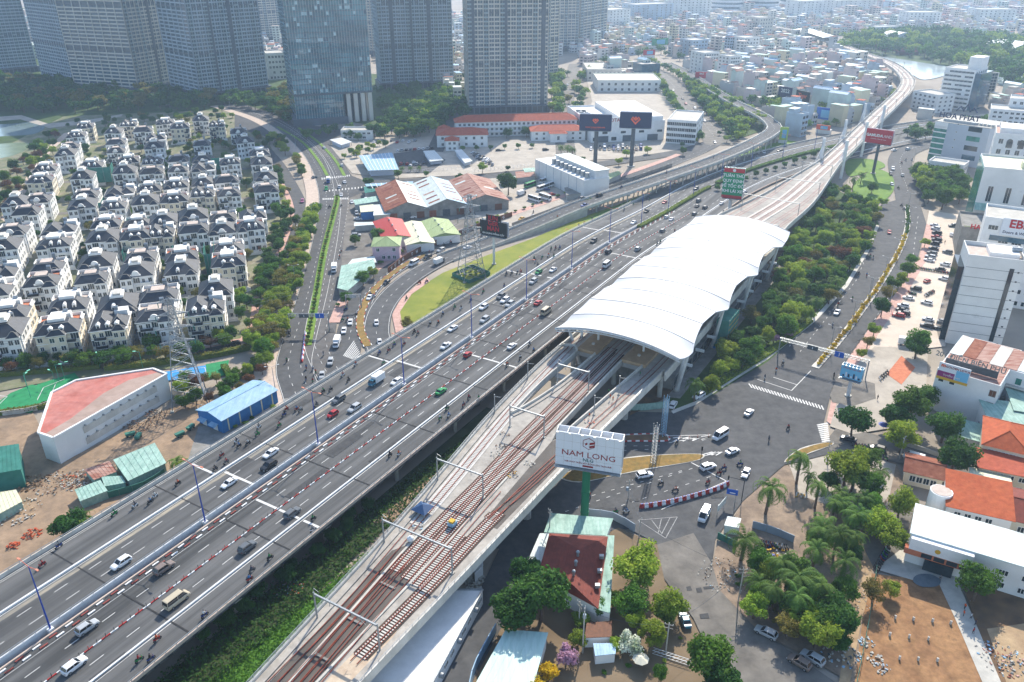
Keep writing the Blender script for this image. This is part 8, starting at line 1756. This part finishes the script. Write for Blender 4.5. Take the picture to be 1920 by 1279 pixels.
sheet('puddle',[(1718,1080),(1742,1078),(1762,1088),(1758,1100),(1730,1102),(1712,1092)],dm('wet','#5f6b73','#6f7a80',.5,.15),.16,True)
for i,(x,y) in enumerate(((1640,1235),(1655,1255),(1625,1205),(1500,930))): pile('sacks',('white sacks by the green fence','grey drums by the green fence','tin sheets by the green fence','yellow sacks in the palm lot')[i],x,y,24,1.6,.4,(['white','concrete_lt'],['grey_wall','concrete'],['blue_sheet','white'],['paint_yellow','white'])[i],'sacks',.1,.8)
for i,(x,y) in enumerate(((245,818),(338,818),(358,805),(260,822))): t = thing('waste_cart','green wheeled waste cart by the blue shed yard','waste cart',G(x,y,.1),R(30 + 20 * i),'green waste carts');MB().add([(-1.2,-.5,.4),(1.2,-.5,.4),(1.2,.5,.4),(-1.2,.5,.4),(-1.4,-.65,1.3),(1.4,-.65,1.3),(1.4,.65,1.3),(-1.4,.65,1.3)],[(3,2,1,0),(0,1,5,4),(1,2,6,5),(2,3,7,6),(3,0,4,7),(4,5,6,7)]).build('bin','fence_green',t);[MB().tube((x_,-.6,.3),(x_,.6,.3),.25,.25,10).build('wheel','tyre',t) for x_ in (-.8,.8)]
# ================= FAR CITY =================
sheet('river',[(1650,108),(1692,112),(1740,120),(1775,126),(1775,140),(1735,150),(1712,142),(1680,124)],dm('river','#a8b6ba','#b6c2c4',.02,.15),.3,True)
sheet('river',[(1860,140),(1990,150),(1990,175),(1900,170)],'river',.3,True)
sheet('park_ground',[(1560,100),(1600,72),(1700,62),(1990,80),(1990,220),(1880,160),(1780,126),(1690,112),(1620,100)],'grass_dk',.15)
HC = {'hw': '#dcdcd8','hc': '#d6cfc2','hb': '#b9c8d4','hp': '#d2bfbc','hg': '#c2d0c8','hy': '#d4cbaa','hgr': '#bcbdbc','hbr': '#c9bdb2'}
for k,v in HC.items(): dm(k,v,'#8f8f8c',.06,.85,0,rand=.1,contrast=(.45,.95))
RC = ['tile_red','pale_sheet','blue_sheet','concrete_lt','rust_stripe','green_sheet','terrace','concrete','concrete_lt','pale_sheet']
HP_ = []
for i in range(16):
    g = random.Random(200 + i);t = bpy.data.objects.new('town_house',None);COL.objects.link(t);w,d,f = g.uniform(4.5,9),g.uniform(10,16),g.choice([2,3,3,4,5]);h = f * 3.4;wk = list(HC)[i % 8];rk = RC[i % 10]
    MB().box(-w / 2,w / 2,-d / 2,d / 2,-.1,h).build('wall',wk,t)
    if i % 4 == 0: gable(t,w,d,h,1.6,rk,.3,wall=wk)
    elif i % 4 == 1: MB().box(-w / 2 - .2,w / 2 + .2,-d / 2 - .2,d / 2 + .2,h,h + .2).build('roof',rk,t)
    else:
        MB().box(-w / 2 + .2,w / 2 - .2,-d / 2 + .2,d / 2 - .2,h,h + .06).build('roof','concrete',t);parapet(t,w,d,h,1.0,.2,wk);MB().box(-w / 2 + .3,w / 2 - .3,d * .05,d * .4,h,h + 2.8).build('roof_house',wk,t);MB().box(-w / 2,w / 2,0,d * .45,h + 2.8,h + 3).build('roof_sheet',rk,t)
        if i % 3 == 0: MB().tube((0,-d * .2,h + 1.4),(1.6,-d * .2,h + 1.4),.6,.6,8).build('water_tank','galv',t)
    mb = MB()
    for k in range(f):
        for x in (-w * .24,w * .24): mb.box(x - w * .17,x + w * .17,-d / 2 - .08,-d / 2 - .01,k * 3.4 + .9,k * 3.4 + 2.6,0).box(x - w * .2,x + w * .2,-d / 2 - .9,-d / 2,k * 3.4 + .1,k * 3.4 + .3,1)
    stuff(mb.build('windows',['glass',wk],t));HP_.append(t)
def far_cells(poly,cx,cy,rot,n,skip,jit=.18):
    W_ = [(G(*q).x,G(*q).y) for q in poly];xs = [p[0] for p in W_];ys = [p[1] for p in W_];c_ = Vector(((min(xs) + max(xs)) / 2,(min(ys) + max(ys)) / 2));Rm = Matrix.Rotation(rot,2);rad = max(max(xs) - min(xs),max(ys) - min(ys)) * .75;out = []
    nx_,ny_ = int(rad / cx),int(rad / cy)
    for j in range(-ny_,ny_ + 1):
        for i in range(-nx_,nx_ + 1):
            gx = i * cx + (i // 6) * cx * .35;gy = j * cy + (j // 2) * 4.5
            p = c_ + Rm @ Vector((gx + rnd.uniform(-jit,jit) * cx,gy + rnd.uniform(-jit,jit) * cy))
            if inside((p.x,p.y),W_) and rnd.random() > skip: out.append((p.x,p.y,rot))
    return out
def clear(p):
    q = Vector((p[0],p[1],0));u,v = PX(q)
    if any(a < u < b and c < v < d for a,b,c,d in HBOX): return False
    for P_,w in ((FV,17),(FLY,12),(BVD,18),(HW,34),(NRD,14),(SDR,12)):
        s = P_.near(Vector((q.x,q.y,10 if P_ in (FV,) else 0)));a = P_.pt(s)
        if (a.x - q.x) ** 2 + (a.y - q.y) ** 2 < w * w: return False
    return True
near = far_cells([(1462,262),(1440,212),(1360,172),(1300,140),(1262,128),(1300,112),(1420,108),(1560,118),(1662,130),(1690,160),(1660,200),(1590,250),(1540,268)],9,16,R(38),0,.07)
near += far_cells([(1600,268),(1690,200),(1735,215),(1740,245),(1690,262),(1640,275)],9,15,R(50),0,.1) + far_cells([(1860,185),(1990,190),(1990,235),(1880,230)],10,15,R(20),0,.15)
near += far_cells([(1120,150),(1180,118),(1230,122),(1250,140),(1200,146)],10,15,R(20),0,.2)
near = [p for p in near if clear(p)];near.sort(key=lambda p: p[1])
big = [( -1,)]
for i,(x,y,r_) in enumerate(near[:285]):
    px,py = PX((x,y,0));reg = 'left of the curved viaduct' if px < 1590 else 'right of the curved viaduct'
    k = rnd.randrange(16);colr = ('white','cream','pale blue','pinkish','pale green','yellowish','grey','brown')[k % 8]
    put(HP_[k],USED,(x,y,0),r_ + rnd.choice([0,0,math.pi,math.pi / 2]) + R(rnd.uniform(-6,6)),colr + ' narrow town house ' + reg,'house','town houses ' + reg,(rnd.uniform(.9,1.2),rnd.uniform(.85,1.1),rnd.uniform(.75,1.25)))
rest = near[285:]
far = far_cells([(1100,128),(1150,100),(1300,112),(1420,106),(1560,116),(1640,124),(1560,96),(1500,75),(1440,62),(1300,45),(1140,45),(1080,90)],10,17,R(38),0,.1)
far += far_cells([(1140,45),(1300,45),(1440,60),(1520,66),(1600,70),(1780,62),(1920,70),(2000,60),(2000,18),(1500,14),(1100,14)],17,24,R(15),0,.12)
far += far_cells([(480,120),(880,120),(1100,100),(1100,30),(480,30)],17,24,R(10),0,.2) + far_cells([(840,200),(880,200),(890,100),(830,100)],12,18,R(10),0,.3)
far += far_cells([(1000,14),(2000,18),(2000,-12),(1000,-12)],40,50,R(25),0,.1)
far += far_cells([(-60,130),(250,120),(520,100),(520,30),(-60,30)],24,30,R(10),0,.3)
far = [p for p in rest + far if clear(p)]
FAR += [('c',(p[0] + 6,p[1] + 6),rnd.uniform(.7,1.3)) for p in far[::9]]
fm_ = list(HC) + ['concrete_lt','pale_sheet','tile_red','blue_sheet','terrace','glass','rust']
mb = MB();wi = fm_.index('glass')
for (x,y,r_) in far:
    dist = y;sc = 1 if y < 1600 else (1.7 if y < 3200 else 3.2);w,d,h = rnd.uniform(5,9) * sc,rnd.uniform(9,14) * sc,rnd.choice([6,8,10,10,13,16,24 if rnd.random() < .3 else 12]) * (1 if sc < 2 else 1.1);a = r_ + rnd.choice([0,math.pi / 2]) + R(rnd.uniform(-10,10));wkk = rnd.randrange(8);rk_ = rnd.randrange(8,13) if rnd.random() < .8 else 14
    Mx = Matrix.Translation((x,y,0)) @ Matrix.Rotation(a,4,'Z');mb.box(-w / 2,w / 2,-d / 2,d / 2,-.1,h,wkk,Mx);mb.box(-w / 2 - .1,w / 2 + .1,-d / 2 - .1,d / 2 + .1,h + .02,h + .3,rk_,Mx)
    if rnd.random() < .5: mb.box(-w * .4,w * .4,0,d * .42,h + .3,h + 3,wkk,Mx)
    if y < 1900:
        for k in range(int(h / 3.4)):
            for ux in (-.25,.25):
                mb.box(w * (ux - .16),w * (ux + .16),-d / 2 - .12,-d / 2 - .02,k * 3.4 + 1,k * 3.4 + 2.5,wi,Mx)
                mb.box(-w / 2 - .12,-w / 2 - .02,d * (ux - .14),d * (ux + .14),k * 3.4 + 1,k * 3.4 + 2.5,wi,Mx)
o = stuff(mb.build('distant_houses',fm_));o['label'] = 'dense mass of small houses fading into the haze';o['category'] = 'houses'
# larger blocks rising from the far quarter
for i,(bl,br,dp,h,wl,fl_,cl) in enumerate((((1315,140),(1345,138),24,22,'offwhite',6,6),((1364,152),(1384,150),18,24,'offwhite',7,4),((1408,168),(1462,164),24,14,'hw',4,8),((1478,160),(1548,158),20,13,'hp',3,10),((1295,108),(1325,106),26,20,'hb',5,5),((1420,74),(1446,72),30,30,'hc',6,5),((1500,40),(1560,36),40,34,'hw',8,8),((1560,30),(1640,28),40,28,'hw',7,9),((1190,52),(1260,48),40,36,'hb',9,8),((1270,42),(1330,40),40,40,'hw',9,8),((1700,52),(1760,52),40,24,'hw',6,8),((1830,48),(1900,48),40,26,'hw',6,8),((505,150),(540,148),30,26,'hw',5,5),((640,262),(700,262),14,6,'hw',2,6),((1140,62),(1180,58),36,34,'hw',8,6),((1390,110),(1420,108),24,24,'hw',6,5),((1640,70),(1690,68),20,14,'hw',4,8))):
    block(('white mid rise','tall narrow white','long white','pink roofed long','blue grey','tan slab','pale slab','wide pale slab','blue pale slab','white slab','low pale slab','wide low slab','white podium','street kiosk','pale corner','plain white','low park')[i] + ' block rising in the far quarter',bl,br,dp,h,wall=wl,floors=fl_,cols=cl,side=3)
for i,(x,y,w,d,lb) in enumerate(((1680,78,40,30,'white vaulted hall in the far park'),(1900,98,80,50,'pale domed roof at the right edge of the far park'))):
    p = G(x,y);t = thing('vaulted_hall',lb,'hall',p,R(20));mb = MB();n = 12;vs = [(w / 2 * math.cos(math.pi * k / n),s * d / 2,14 * math.sin(math.pi * k / n)) for s in (-1,1) for k in range(n + 1)];mb.add(vs,[(k,k + 1,n + 2 + k,n + 1 + k) for k in range(n)] + [tuple(range(n,-1,-1)),tuple(range(n + 1,2 * n + 2))]);mb.build('vault','white',t);MB().box(-6,6,-d / 2 - .2,-d / 2,0,5).build('gate','glass',t)
for i,(x,y) in enumerate(((1700,102),(1738,98),(1872,118),(1660,94))): p = G(x,y);t = thing('park_pavilion','red roofed pavilion in the far riverside park','pavilion',p,R(30 * i),'far park pavilions');MB().box(-12,12,-7,7,0,4).build('wall','wood',t);hip(t,24,14,4,5,'maroon_roof',2)
# far trees: one mass
fill([(1565,104),(1600,76),(1700,66),(1990,84),(1990,210),(1880,160),(1785,124),(1690,108),(1620,100)],360,13,['a','c','c','b'],1.6,3.0,'','',far=True,tries=9000)
fill([(1100,150),(1300,130),(1500,100),(1640,110),(1500,60),(1150,60)],90,20,['a','c'],1.0,1.8,'','',far=True)
fill([(1395,190),(1440,215),(1470,258),(1520,260),(1690,190),(1650,140),(1450,150)],60,12,['a','c','b'],.9,1.6,'','',far=True)
FAR += [(rnd.choice('acb'),(BVD.pt(s,o).x,BVD.pt(s,o).y),rnd.uniform(.9,1.5)) for s in np.arange(10,BVD.L,12) for o in (-15,14)]
fill([(700,240),(880,235),(870,150),(860,165),(712,172)],80,6,['a','c','c'],1.1,1.8,'','',far=True)
fill([(498,218),(556,238),(552,165),(508,176)],40,6,['a','c','d'],1.0,1.6,'','',far=True)
fill([(1030,215),(1090,215),(1100,140),(1040,140)],14,9,['a','c','d'],1.0,1.4,'','',far=True)
LOW = {}
for k,lf in (('a',0),('b',1),('c',2),('d',3)):
    g = random.Random(ord(k));cs = [(g.uniform(-2.4,2.4),g.uniform(-2.4,2.4),4.2 + g.uniform(-1.2,1.6)) for _ in range(9)];V,F = leaf_cloud(cs,[1.7] * 9,420,.62,ord(k));LOW[k] = V
VV_,MI = [],[]
for kd,p,s in FAR:
    kk = kd if kd in LOW else 'c';a = rnd.uniform(0,6.28);ca,sa = math.cos(a) * s,math.sin(a) * s;V = LOW[kk];step = 1 if p[1] < 900 else 2
    V = V.reshape(-1,4,3)[::step].reshape(-1,3);X = V[:,0] * ca - V[:,1] * sa + p[0];Y = V[:,0] * sa + V[:,1] * ca + p[1];VV_.append(np.stack([X,Y,V[:,2] * s * .95],1));MI += ['abcd'.index(kk)] * (len(V) // 4)
    tv = []
    VT = np.array([[.25,0,0],[-.25,0,0],[-.15,0,4],[.15,0,4]]) * s + np.array([p[0],p[1],0]);VV_.append(VT);MI.append(4)
V = np.concatenate(VV_);me = np_mesh('distant_trees',V,np.arange(len(V)).reshape(-1,4),['leaf_a','leaf_b','leaf_c','leaf_d','bark']);me.polygons.foreach_set('material_index',np.array(MI,dtype=np.int32))
o = stuff(link('distant_trees',me));o['label'] = 'far off park and street trees that read as one mass';o['category'] = 'trees'
# unused prototypes are removed
for o in list(HP_) + list(TREES.values()) + VV + list(CARS.values()):
    if not USED.get(o.name) and 'label' not in o:
        for c in list(o.children_recursive): bpy.data.objects.remove(c)
        bpy.data.objects.remove(o)
# ================= AIR =================
hz = MB().box(-7000,7000,-300,13500,-1.3,178).build('haze',bpy.data.materials.new('haze_air'));stuff(hz)
hm = hz.data.materials[0];hm.use_nodes = True;ht_ = hm.node_tree;ht_.nodes.remove(ht_.nodes['Principled BSDF']);vol = ht_.nodes.new('ShaderNodeVolumePrincipled')
vol.inputs['Color'].default_value = (.55,.75,1.0,1);vol.inputs['Density'].default_value = HAZE;vol.inputs['Anisotropy'].default_value = .35
ht_.links.new(vol.outputs[0],ht_.nodes['Material Output'].inputs['Volume'])
# ================= LABELS: which one =================
from collections import defaultdict
by = defaultdict(list)
for o in THINGS:
    if o.name in bpy.data.objects: by[o['label']].append(o)
ORD = ['nearest','second nearest','third nearest','fourth nearest','fifth nearest','sixth nearest','seventh nearest','eighth nearest','ninth nearest','tenth nearest','eleventh nearest','twelfth nearest']
def nth(n):
    if n < 12: return ORD[n]
    n += 1;return '%d%s nearest' % (n,'th' if 10 <= n % 100 <= 20 else {1: 'st',2: 'nd',3: 'rd'}.get(n % 10,'th'))
for lb,l in by.items():
    if len(l) < 2: continue
    l.sort(key=lambda o: o.location.x ** 2 + o.location.y ** 2)
    for i,o in enumerate(l):
        o['label'] = (lb + ', ' + nth(i)) if len(lb.split()) <= 14 else lb
for o in THINGS:
    if o.name in bpy.data.objects and '_px' in o: del o['_px']
